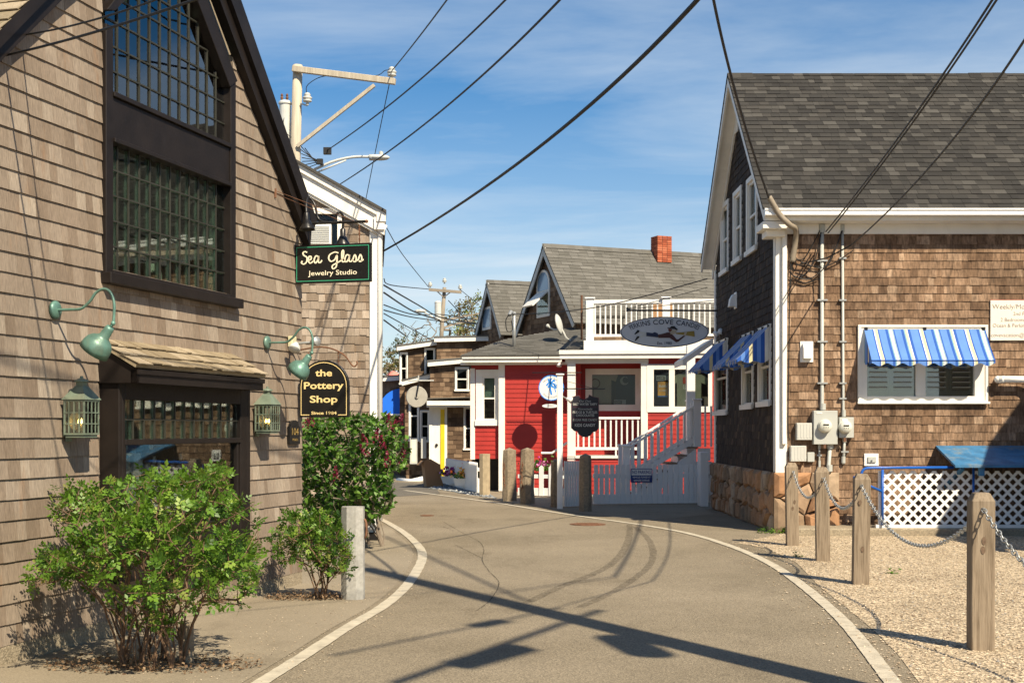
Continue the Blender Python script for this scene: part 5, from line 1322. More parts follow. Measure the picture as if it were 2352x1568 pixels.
m = MB(); q4 = [CF.p(a[0], -.03, a[1]), CF.p(CLEN, -.03, a[1]), CF.p(CLEN, -.92, b[1]), CF.p(a[0], -.92, b[1])]
m.add(q4 + [v_ - V(0, 0, .035) for v_ in q4], [(0, 1, 2, 3)[::-1], (4, 5, 6, 7), (0, 4, 7, 3), (1, 2, 6, 5), (3, 7, 6, 2), (0, 1, 5, 4)]); m.obj('board', M_BLUEPAINT, t)
m = MB(); m.beam(CF.p(a[0] + .15, -.8, b[1] - .05), CF.p(a[0] + .15, -.05, b[1] - .35), .05, .05); m.obj('strut', M_BLUEPAINT, t); bx('front_leg', M_BLUEPAINT, t, CF, a[0] + .38, a[0] + .45, -.88, -.80, b[1] - .16, b[1] - .034)

# ------------- wooden chain posts
M_KNOT = paint('wood_knot', (.15, .10, .065), .9, .35, 40, .4)
def chain_post(px, py, toppx, label, extra=None, x3=None):
    g = G(px, py) if x3 is None else x3; D = g.y; h = 1.14
    t = thing('wooden_post', label, 'post', (g.x, g.y, 0), 'chain posts')
    f = turned(g, -6 + random.uniform(-3, 3)); hw = .082
    m = MB(); b0_ = [f.p(x, y, -.02) for x, y in ((-hw, -hw), (hw, -hw), (hw, hw), (-hw, hw))]; lean = V(random.uniform(-.022, .022), random.uniform(-.015, .015), 0)
    b1_ = [f.p(x, y, h - .06) + lean for x, y in ((-hw, -hw), (hw, -hw), (hw, hw), (-hw, hw))]; k = .62
    b2_ = [f.p(x * k, y * k, h) + lean for x, y in ((-hw, -hw), (hw, -hw), (hw, hw), (-hw, hw))]
    m.add(b0_ + b1_ + b2_, [(0, 1, 5, 4), (1, 2, 6, 5), (2, 3, 7, 6), (3, 0, 4, 7), (4, 5, 9, 8), (5, 6, 10, 9), (6, 7, 11, 10), (7, 4, 8, 11), (8, 9, 10, 11), (3, 2, 1, 0)]); m.obj('shaft', M_POST, t, bevel=.006)
    kn = MB()
    for kk in range(2):
        kz = random.uniform(.3, .85); kx = random.uniform(-.03, .03); kn.prism(f, [(kx + .016 * math.cos(2 * math.pi * a_ / 10), kz + .03 * math.sin(2 * math.pi * a_ / 10)) for a_ in range(10)], -hw - .003, -hw + .004)
    kn.obj('knot', M_KNOT, t)
    hk = f.p(0, -hw - .012, h - .12); e = MB(); e.tube([f.p(0, -hw + .005, h - .12), hk], .006, 6); e.obj('eye_bolt', M_GALV, t)
    return hk
hooks = [chain_post(1820, 1252.6, 0, 'wooden chain post set right against the stone corner of the shop'), chain_post(1890, 1288, 0, 'wooden chain post with a long open knot, second from the shop corner'), chain_post(1976, 1341, 0, 'wooden chain post with a mossy green foot, third from the shop corner'), chain_post(2252, 1491, 0, 'wooden chain post with two round knots, fourth from the shop corner')]
p5 = V(3.55, 6.6, 0); hooks.append(chain_post(0, 0, 0, 'wooden chain post fifth from the shop corner', None, p5))
lk = MB(); ring = []
L2, W2 = .030, .0165
for i in range(10):
    a = 2 * math.pi * i / 10; ring.append(V(math.cos(a) * L2 * (1.0), math.sin(a) * W2, 0))
lk.tube(ring + [ring[0]], .0052, 5, False); ME_LINK = mesh_of(lk, 'link', M_GALV, True)
sags = [.30, .30, .42, .45]; clabs = ['galvanised chain sagging between the posts nearest the stone corner', 'galvanised chain between the knot-holed post and the mossy-footed post', 'long galvanised chain sagging low over the gravel towards the double-knotted post', 'galvanised chain running from the double-knotted post towards the fifth post']
for i in range(4):
    a, b = hooks[i], hooks[i + 1]; t = thing('chain', clabs[i], 'chain', ((a + b) / 2).xy.to_3d(), 'chains between wooden posts')
    L = (b - a).length; path = []
    N = 400
    for k in range(N + 1):
        s = k / N; path.append(a.lerp(b, s) - V(0, 0, 4 * sags[i] * s * (1 - s)))
    acc = 0; pitch = .047; nxt = .012; cnt = 0
    for k in range(N):
        d = (path[k + 1] - path[k]); l = d.length
        while acc + l > nxt:
            c = path[k] + d * ((nxt - acc) / l); ex = d.normalized(); up = V(0, 0, 1) if abs(ex.z) < .95 else V(1, 0, 0)
            ey = up.cross(ex).normalized(); ez = ex.cross(ey); ang = (math.pi / 2 if cnt % 2 else 0) + random.uniform(-.25, .25) + .4
            e2 = ey * math.cos(ang) + ez * math.sin(ang); inst('link', ME_LINK, t, Fr(c, ex, e2, ex.cross(e2))); nxt += pitch; cnt += 1
        acc += l

# ------------- stone and timber bollards
def rough_post(name, label, x, y, wpx, hpx, mat, group=None, n=8, taper=.9, irr=.06, yaw=0, top=.9, dep=None, cap=0.0, bev=0):
    g = G(x, y); D = g.y; wd = wpx * D / FPX; h = hpx * D / FPX; dp = dep or wd * .9
    t = thing(name, label, 'post', (g.x, g.y + dp / 2, 0), group); f = turned(V(g.x, g.y + dp / 2, 0), yaw); m = MB(); rows = 7; rr = random.Random(x)
    base = []
    for k in range(n):
        a = 2 * math.pi * (k + .5) / n; ca, sa = math.cos(a), math.sin(a); s = 1 / max(abs(ca), abs(sa)); base.append((ca * s * wd / 2 * (.9 if abs(abs(ca) - abs(sa)) < .3 else 1), sa * s * dp / 2 * (.9 if abs(abs(ca) - abs(sa)) < .3 else 1)))
    vs_ = []
    for j in range(rows + 1):
        s = j / rows; k = 1 - (1 - taper) * s
        for (bx_, by_) in base: vs_.append(f.p(bx_ * k * (1 + rr.uniform(-irr, irr)), by_ * k * (1 + rr.uniform(-irr, irr)), -.02 + (h + .02) * s + (rr.uniform(-irr, irr) * .35 * wd if j == rows else 0)))
    vs_.append(f.p(0, 0, h + cap))
    fs = [(j * n + k, j * n + (k + 1) % n, (j + 1) * n + (k + 1) % n, (j + 1) * n + k) for j in range(rows) for k in range(n)] + [(rows * n + k, rows * n + (k + 1) % n, (rows + 1) * n) for k in range(n)]
    m.add(vs_, fs); m.obj('shaft', mat, t, bevel=bev)
    return t, f, wd, h
t, f, wd, h = rough_post('granite_post', 'square grey granite post between the small bush and the road', 808, 1378, 52, 214, M_GRANITE, None, 8, .97, .012, -4)
m = MB(); m.tube(spline([f.p(wd * .5, .02, h - .12), f.p(wd * .5 + .02, 0, h - .16), f.p(wd * .5 + .02, 0, h - .26), f.p(wd * .5, .02, h - .3)], 5), .011, 6); m.obj('ring', M_RUST, t)
rough_post('timber_post', 'square pale concrete post beside the white planter fence', 1113, 1138, 24, 96, paint('tan_concrete_post', (.36, .29, .19), .9, .15, 10, .3), None, 8, 1.0, .01, 5)
stone_chain = []
for (x, y, wpx, hpx, lab) in ((1170, 1151, 32, 118, 'rough granite bollard with a slanted top and a rusty chain'), (1211, 1158, 33, 125, 'rough granite bollard with a rounded top and a rusty chain'), (1275, 1165, 20, 106, 'dark rough granite bollard hidden behind the white sign post'), (1345, 1175, 29, 128, 'dark rough granite bollard in front of the white gate')):
    t, f, wd, h = rough_post('granite_bollard', lab, x, y, wpx, hpx, M_GRANITE_BR, 'rough granite bollards', 8, .88, .07, 8, cap=.05)
    if x < 1250:
        m = MB()
        for k in range(13):
            c = f.p(-wd * .46 + random.uniform(-.02, .02), -wd * .42 - .02, h - .28 - k * .045); m.box(Fr(c, f.ex if k % 2 else f.ey), -.018, .018, -.006, .006, -.035, .035)
        m.obj('chain', M_RUST, t)
# ------------- oval candy sign on the gable wall
OS = Fr((0, 25.7, 0), (1, 0, 0)); zo = lambda x, y: (1393.7 + .12345 * x, 685.2 + .12345 * y)
oh = lambda x, y: OS.hit(*zo(x, y)); op = lambda x, y, o_=0.0: OS.p(OS.hit(*zo(x, y), o_)[0], o_, OS.hit(*zo(x, y), o_)[1])
oc = oh(1075, 625); orx = oh(1900, 625)[0] - oc[0]; orz = oh(1075, 340)[1] - oc[1]
t = thing('hanging_sign', 'pale oval sign reading Perkins Cove Candies with a flying trumpeter', 'sign', OS.p(oc[0], 0, oc[1] - orz))
def ell(k=1.0, n=48): return [(oc[0] + orx * k * math.cos(2 * math.pi * i / n), oc[1] + orz * k * math.sin(2 * math.pi * i / n)) for i in range(n)]
M_SIGN_GR = paint('pale_grey_sign', (.58, .60, .62), .5, .05, 3, .02); M_NAVY = paint('navy_lettering', (.012, .02, .05), .5, .1, 6, 0)
m = MB(); m.prism(OS, ell(), 0, .05); m.obj('board', M_SIGN_GR, t)
outline(M_NAVY, t, OS, ell(.985), .012, -.004)
def arc_txt(a0, a1, kx, kz, flip=False):
    def wp(lx, lz):
        s = lx; a = (a0 + a1) / 2 - s * (a0 - a1)
        return (orx * (kx) * math.cos(a) + lz * math.cos(a) * .55, orz * kz * math.sin(a) + lz * (abs(math.sin(a)) * .3 + .7))
    return wp
v_, f_ = text_geo('PERKINS COVE CANDIES', 1, .01, 0, 1.05)
xs = [q_[0] for q_ in v_]; W_ = max(xs) - min(xs); mid_ = (max(xs) + min(xs)) / 2; mm_ = MB(); pts = []
for q_ in v_:
    a = math.pi / 2 - (q_[0] - mid_) / W_ * R(136); lz = (q_[1]) * .27
    ex_, ez_ = orx * .84 * math.cos(a), orz * .64 * math.sin(a)
    nn = Vector((ex_ / (orx * orx) , ez_ / (orz * orz))).normalized(); nn = (nn + Vector((0, .35))).normalized()
    pts.append(OS.p(oc[0] + ex_ + nn.x * lz * .5, -.005, oc[1] + ez_ + nn.y * lz * .5))
mm_.add(pts, f_); mm_.obj('lettering', M_NAVY, t)
lettering('Est. 1980', M_NAVY, t, OS, oc[0], oh(1085, 835)[1], .055, oh(1220, 0)[0] - oh(950, 0)[0], -.005, .01)
fig = [('#coat', [(950, 680), (965, 670), (1030, 660), (1130, 630), (1180, 635), (1240, 690), (1300, 760), (1330, 760), (1430, 690), (1460, 700), (1330, 805), (1290, 815), (1170, 735), (960, 735)], (.07, .02, .018)),
       ('#breeches', [(735, 630), (850, 645), (890, 625), (950, 650), (955, 725), (735, 700)], (.012, .02, .06)),
       ('#stocking', [(600, 600), (735, 632), (730, 700), (610, 730), (600, 700), (690, 668), (600, 640)], (.55, .56, .53)),
       ('#shoe', [(515, 660), (570, 585), (610, 595), (600, 630), (520, 675)], (.01, .01, .012)), ('#shoe', [(520, 780), (560, 705), (605, 700), (600, 730), (530, 795)], (.01, .01, .012)),
       ('#face', [(1180, 660), (1200, 590), (1300, 590), (1290, 640), (1230, 670)], (.42, .36, .26)), ('#hair', [(1145, 560), (1220, 575), (1190, 620), (1165, 630), (1145, 600)], (.12, .03, .02)),
       ('#hat', [(1125, 555), (1130, 540), (1170, 545), (1200, 515), (1260, 515), (1300, 560), (1320, 570), (1310, 590), (1260, 575)], (.012, .012, .015)),
       ('#trumpet', [(1280, 640), (1450, 625), (1625, 605), (1635, 710), (1450, 680), (1290, 660)], (.30, .21, .035)), ('#hand', [(1440, 640), (1480, 620), (1490, 640), (1460, 690), (1435, 690)], (.5, .42, .32))]
for i, (nm, pl, c) in enumerate(fig):
    mt = paint('figure_' + nm[1:] + str(i), c, .5, .05, 4, 0); m = MB(); m.prism(OS, [oh(*p_) for p_ in pl], -.0075 - .0006 * i, -.002); m.obj('figure_' + nm[1:], mt, t)
m = MB(); m.tube([op(380, 222, .02), op(2060, 228, .02)], .018, 6); m.box(OS, oh(365, 0)[0], oh(400, 0)[0], .0, .04, oh(0, 245)[1], oh(0, 165)[1]); m.obj('bracket', M_BLACK, t)
m = MB(); m.tube([op(385, 195, .02), P(1625, 660, 26.2)], .006, 4); m.tube([op(400, 200, .02), P(1640, 690, 24.5)], .006, 4); m.obj('guy_wire', M_BLACK, t)
for x in (570, 1570):
    m = MB(); m.tube([op(x, 225, .02), op(x, 420, .02)], .008, 5); m.obj('hanger', M_BLACK, t)
def bulb_light(label, p, axs, arm_to):
    t = thing('floodlight', label, 'floodlight', p); m = MB(); m.tube([arm_to, p], .014, 6); m.obj('arm', M_GALV, t)
    for ax in axs:
        ax = Vector(ax).normalized(); m = MB(); m.lathe(p, ax, [(.001, -.02), (.03, -.01), (.035, .03), (.06, .08), (.065, .10), (.001, .115)], 14); m.obj('lamp_head', M_PVC, t, smooth=True)
bulb_light('white twin floodlight on the gable wall by the oval sign', P(1652, 764, 25.6), [(-.8, -.3, -.3), (.1, -.5, .1)], V(4.115, 25.9, 3.4))

# ================================================================ CENTRE: red shop
RH = turned(V(-.32, 33.3, 0), -5.0); h = RH.hit
red = thing('shop_building', 'bright red clapboard shop with white trim, porch and roof deck', 'building', RH.p(2.5, 0, 0))
zs = h(1225, 836)[1]; zfl = h(1400, 1046)[1]
R2 = Fr(RH.p(0, -.9, 0), RH.ex); h2 = R2.hit; zfl = h2(1400, 1046)[1]
xW0, xC, xP, xE = 0.14, h2(1303, 900)[0], h2(1480, 900)[0], h2(1640, 900)[0]
x_col1 = h2(1321.7, 900)[0]
EXP = .115
# wall faces (openings kept as holes)
rw = [h2(1493, 944)[0] + .09, h2(1631, 944)[0] - .05, h2(1500, 941)[1] + .08, h2(1500, 843)[1] - .06]; zs2 = h2(1500, 830)[1]
m = MB(); m.box(RH, xW0 - .14, xC + .3, 0, .12, 0, zs + .1); rwall = m.obj('wall', M_RED, red)
m = MB(); wall_with_holes(m, R2, [(xP, 0), (xE + .4, 0), (xE + .4, zs2 + .1), (xP, zs2 + .1)], [rw], 0, .12); rwall2 = m.obj('wall', M_RED, red)
clapboards(M_RED, RH, [(xW0, .1), (xC + .3, .1), (xC + .3, zs), (xW0, zs)], [], EXP, rwall)
clapboards(M_RED, R2, [(xP + .08, .1), (xE + .4, .1), (xE + .4, zs2), (xP + .08, zs2)], [gr(rw, .1)], EXP, rwall2)
# recessed porch
PO = .30
pr = [RH.hit(1360, 929, PO)[0], RH.hit(1459, 929, PO)[0], RH.hit(1400, 929, PO)[1], RH.hit(1400, 860, PO)[1]]
RP = Fr(RH.p(0, PO, 0), RH.ex)
m = MB(); wall_with_holes(m, RP, [(xC, zfl), (xP + .2, zfl), (xP + .2, zs + .1), (xC, zs + .1)], [pr], 0, .1); rwall3 = m.obj('wall', M_RED, red)
clapboards(M_RED, RP, [(xC, zfl), (xP + .2, zfl), (xP + .2, zs), (xC, zs)], [gr(pr, .16)], EXP, rwall3)
bx('wall', M_RED, red, RH, xP + .05, xP + .1, -.779, PO, zfl, zs)
bx('porch_floor', M_BOXGREY, red, RH, xC + .001, xP + .049, -.95, PO, zfl - .08, zfl)
bx('skirt', M_RED, red, R2, xC + .001, xP + .05, -.02, .05, 0, zfl - .081); clapboards(M_RED, R2, [(xC, .1), (xP + .08, .1), (xP + .08, zfl - .1), (xC, zfl - .1)], [], EXP, red, y=-.021)
bx('skirt_trim', M_WHITE, red, R2, xC + .2, xP, -.075, -.051, zfl - .06, zfl - .015)
bx('room', M_DARK, red, RH, xC + .1, xE + .3, PO + .9, PO + .95, .5, zs); bx('room', M_DARK, red, R2, xP + .2, xE + .3, .9, .95, .5, zs2)
# bump-out with a sash window
b0x, b1x = h(1083, 950, .1)[0], 0.0
zb0 = h(1090, 1053, .1)[1]
bw = [h(1110, 960, .1)[0] - .02, h(1138, 960, .1)[0] + .02, h(1120, 965, .1)[1], h(1120, 864, .1)[1]]
RB2 = Fr(RH.p(0, .1, 0), RH.ex)
m = MB(); wall_with_holes(m, RB2, [(b0x, zb0), (b1x, zb0), (b1x, zs + .1), (b0x, zs + .1)], [bw], 0, .1); rwall4 = m.obj('wall', M_RED, red)
clapboards(M_RED, RB2, [(b0x, zb0), (b1x, zb0), (b1x, zs), (b0x, zs)], [gr(bw, .14)], EXP, rwall4)
bx('corner_board', M_WHITE, red, RB2, b0x - .03, b0x + .09, -.03, .5, zb0 - .02, zs - .1, .004); bx('wall', M_DARK, red, RB2, b0x + .1, b1x, 1.0, 1.1, 0, zb0 + .2); bx('wall', M_RED, red, RB2, b0x, b0x + .05, .51, 2.5, zb0, zs)
w1 = sash_window(RB2, bw, red, M_WHITE, .17); bx('curtain', paint('green_curtain', (.22, .32, .26), .8, .1), red, RB2, bw[0], bw[1], .12, .14, (bw[2] + bw[3]) / 2, bw[3])
bx('corner_board', M_WHITE, red, RH, -.02, .14, -.04, .3, .02, zs, .004)
# right window
f = MB(); x0, x1, z0, z1 = rw
for a in ((x0 - .17, x1 + .1, z1, z1 + .13), (x0 - .17, x1 + .1, z0 - .14, z0), (x0 - .17, x0, z0, z1), (x1, x1 + .1, z0, z1)): f.box(R2, a[0], a[1], -.04, .03, a[2], a[3])
xm_ = h2(1543, 900)[0]; f.box(R2, xm_ - .07, xm_ + .07, -.035, .03, z0, z1); wo_ = f.obj('window', M_WHITE, red, bevel=.004)
for a, b in ((x0, xm_ - .07), (xm_ + .07, x1)): inst('pane', ME_PANE_D, wo_, R2.at(a, .04, z0), (b - a, .005, z1 - z0))
f = MB(); x0, x1, z0, z1 = pr
for a in ((x0 - .17, x1 + .17, z1, z1 + .15), (x0 - .17, x1 + .17, z0 - .16, z0), (x0 - .17, x0, z0, z1), (x1, x1 + .17, z0, z1)): f.box(RP, a[0], a[1], -.04, .03, a[2], a[3])
wo2 = f.obj('window', M_WHITE, red, bevel=.004); inst('pane', ME_PANE_D, wo2, RP.at(x0, .04, z0), (x1 - x0, .005, z1 - z0))
# porch column, post, railing
bx('column', M_WHITE, red, R2, xC + .002, x_col1, -.03, .19, .05, zs2, .006); bx('column', M_WHITE, red, R2, xP - .085, xP + .082, -.03, .13, zfl - .07, zs2, .006)
rl0, rl1 = x_col1, xP - .086; zr0, zr1 = h2(1400, 1033)[1], h2(1400, 960)[1]
rail = MB(); rail.box(R2, rl0, rl1, .0, .09, zr1 - .03, zr1 + .03); ro_ = rail.obj('railing', M_PVC, red, bevel=.006)
bx('bottom_rail', M_PVC, ro_, R2, rl0, rl1, .02, .07, zr0, zr0 + .07)
n = 12
for k in range(n): xx = rl0 + (rl1 - rl0) * (k + .5) / n; bx('baluster', M_PVC, ro_, R2, xx - .02, xx + .02, .025, .065, zr0 + .071, zr1 - .031)
xx = rl0 + (rl1 - rl0) * .62; bx('foot', M_PVC, ro_, R2, xx - .02, xx + .02, .025, .065, zfl, zr0 - .001)
# eaves
def eave(x0, x1, z0, th, out, mats=M_WHITE, RH=RH):
    m = MB(); m.box(RH, x0, x1, -out, -out + .05, z0, z0 + th); m.box(RH, x0 - .01, x1 + .01, -out - .04, -out - .001, z0 + th * .55, z0 + th + .01); e_ = m.obj('fascia', mats, red, bevel=.004)
    bx('soffit', M_WHITE, red, RH, x0 + .02, x1 - .02, -out + .051, .3, z0 + .02, z0 + .06); return e_
zf1 = h(1180, 832, -.35)[1]; zf2 = h2(1450, 823, -.18)[1]
eave(h(1062, 820, -.35)[0], h(1290, 820, -.35)[0], zf1, .17, .35); eave(h2(1285, 815, -.18)[0], xE + .35, zf2, .20, .18, RH=R2)
bx('frieze', M_WHITE, red, RH, -1.0, xC + .02, -.035, -.002, zs - .02, zf1 + .02); bx('frieze', M_WHITE, red, R2, xC - .05, xP + .1, -.028, .10, zs2 - .04, zf2 + .02); bx('porch_ceiling', M_WHITE, red, R2, xC - .1, xE + .3, .101, 1.2, zf2 + .03, zf2 + .08)
bx('room_cap', M_DARK, red, RH, -.7, xE + .3, .1, 3.0, zs + .101, zs + .16)
# low shingled roof of the left wing
zr_e = zf1 + .175; 
sl = Fr(RH.p(0, -.40, zr_e), RH.ex, None, RH.ey * 3.9 + RH.ez * .98); LR = math.hypot(3.9, .98)
xr0, xr1 = h(1058, 815, -.35)[0], h(1345, 800, -.4)[0]
pg = [(xr0, 0), (xr1, 0), (xr1, LR), (xr0 + 2.6, LR), (xr0 + .9, LR * .55)]
m = MB(); m.prism(sl, pg, 0, .06); lro = m.obj('roof', M_ROOF_LT, red)
lsh = Shingles(M_ROOF_LT, .012); lsh.face(sl, pg, [], .14, .2, .4, .002, lro); lsh.build('roof_shingle', lro, 200)
# roof deck
DK = Fr(R2.p(0, .15, 0), RH.ex); dh = DK.hit
zd = dh(1450, 782)[1]; dx0, dx1 = dh(1341, 790)[0], xE + .6
deck = bx('deck_floor', M_WHITE, red, DK, dx0, dx1, -.15, 2.6, zf2 + .21, zd, .004); zdt = zd
def deck_rail():
    zt1 = dh(1450, 692)[1]; zb = dh(1450, 770)[1]
    r_ = bx('deck_railing', M_PVC, red, DK, dx0 + .1, dx1, -.05, .05, zt1 - .05, zt1 + .04, .004)
    bx('bottom_rail', M_PVC, r_, DK, dx0 + .1, dx1, -.02, .03, zb - .03, zb + .03)
    for px in (1355, 1530): xx = dh(px, 700)[0]; bx('post', M_PVC, r_, DK, xx - .095, xx + .095, -.10, .09, zd + .001, zt1 + .06, .004); bx('post_cap', M_PVC, r_, DK, xx - .13, xx + .13, -.135, .125, zt1 + .061, zt1 + .10, .01)
    xx = dx0 + .28; 
    while xx < dx1:
        bx('baluster', M_PVC, r_, DK, xx - .018, xx + .018, -.016, .02, zb + .031, zt1 - .051); xx += .128
    # left return of the railing
    rr2 = MB(); rr2.box(DK, dx0 + .02, dx0 + .10, .1, 2.5, zt1 - .05, zt1 + .03); rr2.box(DK, dx0 + .03, dx0 + .09, .1, 2.5, zb - .03, zb + .03); rr2.obj('side_rail', M_PVC, r_)
    for k in range(14): bx('baluster', M_PVC, r_, DK, dx0 + .04, dx0 + .075, .25 + k * .16, .285 + k * .16, zb + .031, zt1 - .051)
deck_rail()
t = thing('deck_table', 'dark deck furniture behind the white deck railing', 'table', DK.p(2.6, 1.3, zd))
bx('table_top', M_DARK, t, DK, 2.2, 3.2, 1.0, 1.6, zd + .68, zd + .72)
for a in (2.25, 3.1):
    for b in (1.05, 1.5): bx('leg', M_DARK, t, DK, a, a + .05, b, b + .05, zd, zd + .68)
t = thing('deck_chair', 'brown high backed deck chair beside the dark deck table', 'chair', DK.p(4.2, 1.5, zd))
bx('seat', M_CARD, t, DK, 3.9, 4.45, 1.2, 1.7, zd + .40, zd + .45); bx('backrest', M_CARD, t, DK, 3.9, 4.45, 1.701, 1.76, zd + .30, zd + 1.05)
for a in (3.9, 4.40):
    for b in (1.2, 1.65): bx('leg', M_CARD, t, DK, a, a + .05, b, b + .05, zd, zd + .399)
# wares in the red shop's windows
def tee(label, fr, cx_, cz_, w_, h_, c, y):
    mt = paint('cloth_' + label[:12].replace(' ', '_'), c, .9, .08, 5, .1); t = thing('t_shirt', label, 't-shirt', fr.p(cx_, y, cz_ - h_ / 2))
    pl = [(-.36, -.5), (.36, -.5), (.36, .22), (.5, .16), (.56, .36), (.30, .5), (.10, .5), (0, .44), (-.10, .5), (-.30, .5), (-.56, .36), (-.5, .16), (-.36, .22)]
    m = MB(); m.prism(fr, [(cx_ + a * w_, cz_ + b * h_) for a, b in pl], y, y + .03); m.obj('cloth', mt, t); return t
q1 = RP.hit(1400, 893)
t = tee('cream t-shirt with a small round print in the porch window', RP, RP.hit(1382, 893)[0] - .05, q1[1] + .05, .82, .85, (.42, .36, .26), .10)
m = MB(); c = RP.hit(1367, 880); m.lathe(RP.p(c[0], .098, c[1]), -RP.ey, [(.10, 0), (.12, .002), (.13, 0)], 18); m.obj('print', M_RUST, t)
t = tee('dark navy t-shirt with a pale crescent in the porch window', RP, RP.hit(1435, 893)[0], q1[1] + .02, .62, .85, (.03, .04, .055), .14)
m = MB(); c = RP.hit(1434, 874); cr_ = [(c[0] + .11 * math.cos(a), c[1] + .11 * math.sin(a)) for a in [R(40 + k * 28) for k in range(11)]] + [(c[0] + .04 + .085 * math.cos(a), c[1] + .02 + .085 * math.sin(a)) for a in [R(320 - k * 28) for k in range(10)]]
m.prism(RP, cr_, .132, .139); m.obj('print', M_METER, t)
q1 = h2(1583, 893)
t = tee('sage grey t-shirt with red and white print in the bright double window', R2, q1[0], q1[1] - .02, .82, .80, (.34, .34, .25), .06)
c = h2(1583, 873); bx('print', paint('red_print', (.55, .10, .06), .7), t, R2, c[0] - .15, c[0] + .15, .052, .058, c[1] - .08, c[1] + .08)
for b_, y in (('DOING', 886.5), ('NOTHING', 892)): lettering(b_, M_WHITE, t, R2, c[0], h2(1583, y)[1], .05, .29, .053, .02)
a = box_px(R2, 1511, 876, 1534, 911); t = thing('poster', 'orange poster with white lettering in the bright double window', 'poster', R2.p((a[0] + a[1]) / 2, .08, a[2])); bx('sheet', paint('orange_poster', (.75, .36, .05), .6, .3, 5, 0), t, R2, a[0], a[1], .08, .085, a[2], a[3]); bx('strip', paint('blue_strip', (.06, .2, .5), .6), t, R2, a[0], a[1], .076, .0795, a[2], a[2] + .03)
lettering('Bubble', M_WHITE, t, R2, (a[0] + a[1]) / 2, a[3] - .11, .06, .2, .077, .02, .3); lettering('IS HERE', M_WHITE, t, R2, (a[0] + a[1]) / 2, a[3] - .22, .04, .18, .077, .01)
for fr, x, y, lab in ((R2, 1522, 868, 'grey closed notice above the orange poster'), (RP, 1424, 923, 'grey closed notice low in the porch window')):
    c = fr.hit(x, y, .07); t = thing('closed_sign', lab, 'sign', fr.p(c[0], .07, c[1] - .06)); bx('board', M_METER, t, fr, c[0] - .15, c[0] + .15, .072, .077, c[1] - .06, c[1] + .06); bx('panel', M_DARK, t, fr, c[0] - .14, c[0] + .05, .069, .0715, c[1] - .04, c[1] + .04); lettering('CLOSED', M_WHITE, t, fr, c[0] - .045, c[1], .035, .16, .067)
bulb_light('small white spotlight under the red shop eave', RH.p(h(1285, 833, -.3)[0], -.3, h(1285, 833, -.3)[1]), [(-.1, -.5, -.8)], RH.p(h(1285, 820, -.3)[0], -.25, zf1 + .02))
m = MB(); hq = lambda x, y: RH.p(h(x, y, -.45)[0], -.45, h(x, y, -.45)[1]); m.tube([hq(1243, 1040), hq(1268, 1040), hq(1303, 1016)], .03, 8); tag(m.obj('handrail', M_PVC, None), 'short white bent handrail before the red wall', 'handrail')

# ------------- gable houses behind the red shop
def gable_house(label, apx, apy, D, yaw, hw, rise, ln, ze_px, mat_w=M_SH_DARK, nlim=250, shing=True):
    A = P(apx, apy, D); F_ = turned(V(A.x, A.y, 0), yaw)      # x along ridge, y into
    zr_ = A.z; ze_ = zr_ - rise; t = thing('house', label, 'house', F_.p(ln / 2, 0, 0), 'shingled gable houses')
    GF = Fr(F_.p(0.18, hw, 0), -F_.ey)                           # gable end, x from back to front
    g = MB(); g.prism(GF, [(0.12, 0), (2 * hw - .12, 0), (2 * hw - .12, ze_ + .1), (hw, zr_ - .04), (.12, ze_ + .1)], 0, .15); gw = g.obj('wall', mat_w, t)
    s = Shingles(mat_w, .02); s.face(GF, [(.12, ze_ - 2.5), (2 * hw - .12, ze_ - 2.5), (2 * hw - .12, ze_ + .1), (hw, zr_ - .06), (.12, ze_ + .1)], [], .14, .1, .25, .012, gw)
    WFr = Fr(F_.p(0.2, -hw + .12, 0), F_.ex); bx('wall', mat_w, t, WFr, 0, ln - .3, 0, .15, 0, ze_ + .1); s.face(WFr, [(-.02, ze_ - 2), (ln - .3, ze_ - 2), (ln - .3, ze_ + .05), (-.02, ze_ + .05)], [], .14, .1, .25, .006, gw)
    s.build('shingle', gw, 200)
    bx('wall', mat_w, t, Fr(F_.p(ln - .2, 0, 0), F_.ex), -.1, 0, -hw + .3, hw - .13, 0, ze_)
    for sgn in (-1, 1):
        ez = F_.ey * (-sgn * hw) + F_.ez * rise; L = math.hypot(hw, rise) * 1.07
        if sgn < 0: ez = F_.ey * hw + F_.ez * rise; rf = Fr(F_.p(0, 0, zr_) - ez.normalized() * L, F_.ex, None, ez)
        else: ez = -F_.ey * hw + F_.ez * rise; rf = Fr(F_.p(ln, 0, zr_) - ez.normalized() * L, -F_.ex, None, ez)
        r_ = MB(); r_.box(rf, 0, ln, 0, .07, 0, L); ro_ = r_.obj('roof', M_ROOF_LT, t)
        if sgn < 0:
            q_ = Shingles(M_ROOF_LT, .014); q_.face(rf, [(-.03, -.03), (ln, -.03), (ln, L), (-.03, L)], [], .14, .18, .42, .002, ro_); q_.build('roof_shingle', ro_, nlim)
        rk_ = MB(); rk_.box(rf, 0.0 if sgn < 0 else ln - .03, .03 if sgn < 0 else ln, .071, .20, 0, L); rk_.obj('rake_board', paint('grey_white_trim_%d' % int(apx + sgn), (.50, .50, .47), .5), t)
    cp = MB(); 
    x_ = 0
    while x_ < ln: inst('ridge_cap', mesh_cap_lt, ro_, Fr(F_.p(x_, 0, zr_ + .02 + random.uniform(0, .006)), F_.ex), (.27, 1, 1)); x_ += .25
    return t, F_, GF, zr_, ze_
mesh_cap_lt = mesh_of(MB().add([V(*q_) for q_ in ((0, -.12, -.12), (1, -.12, -.12), (1, 0, .02), (0, 0, .02), (1, .12, -.12), (0, .12, -.12))], [(0, 1, 2, 3), (3, 2, 4, 5)]), 'ridge_cap', M_ROOF_LT)
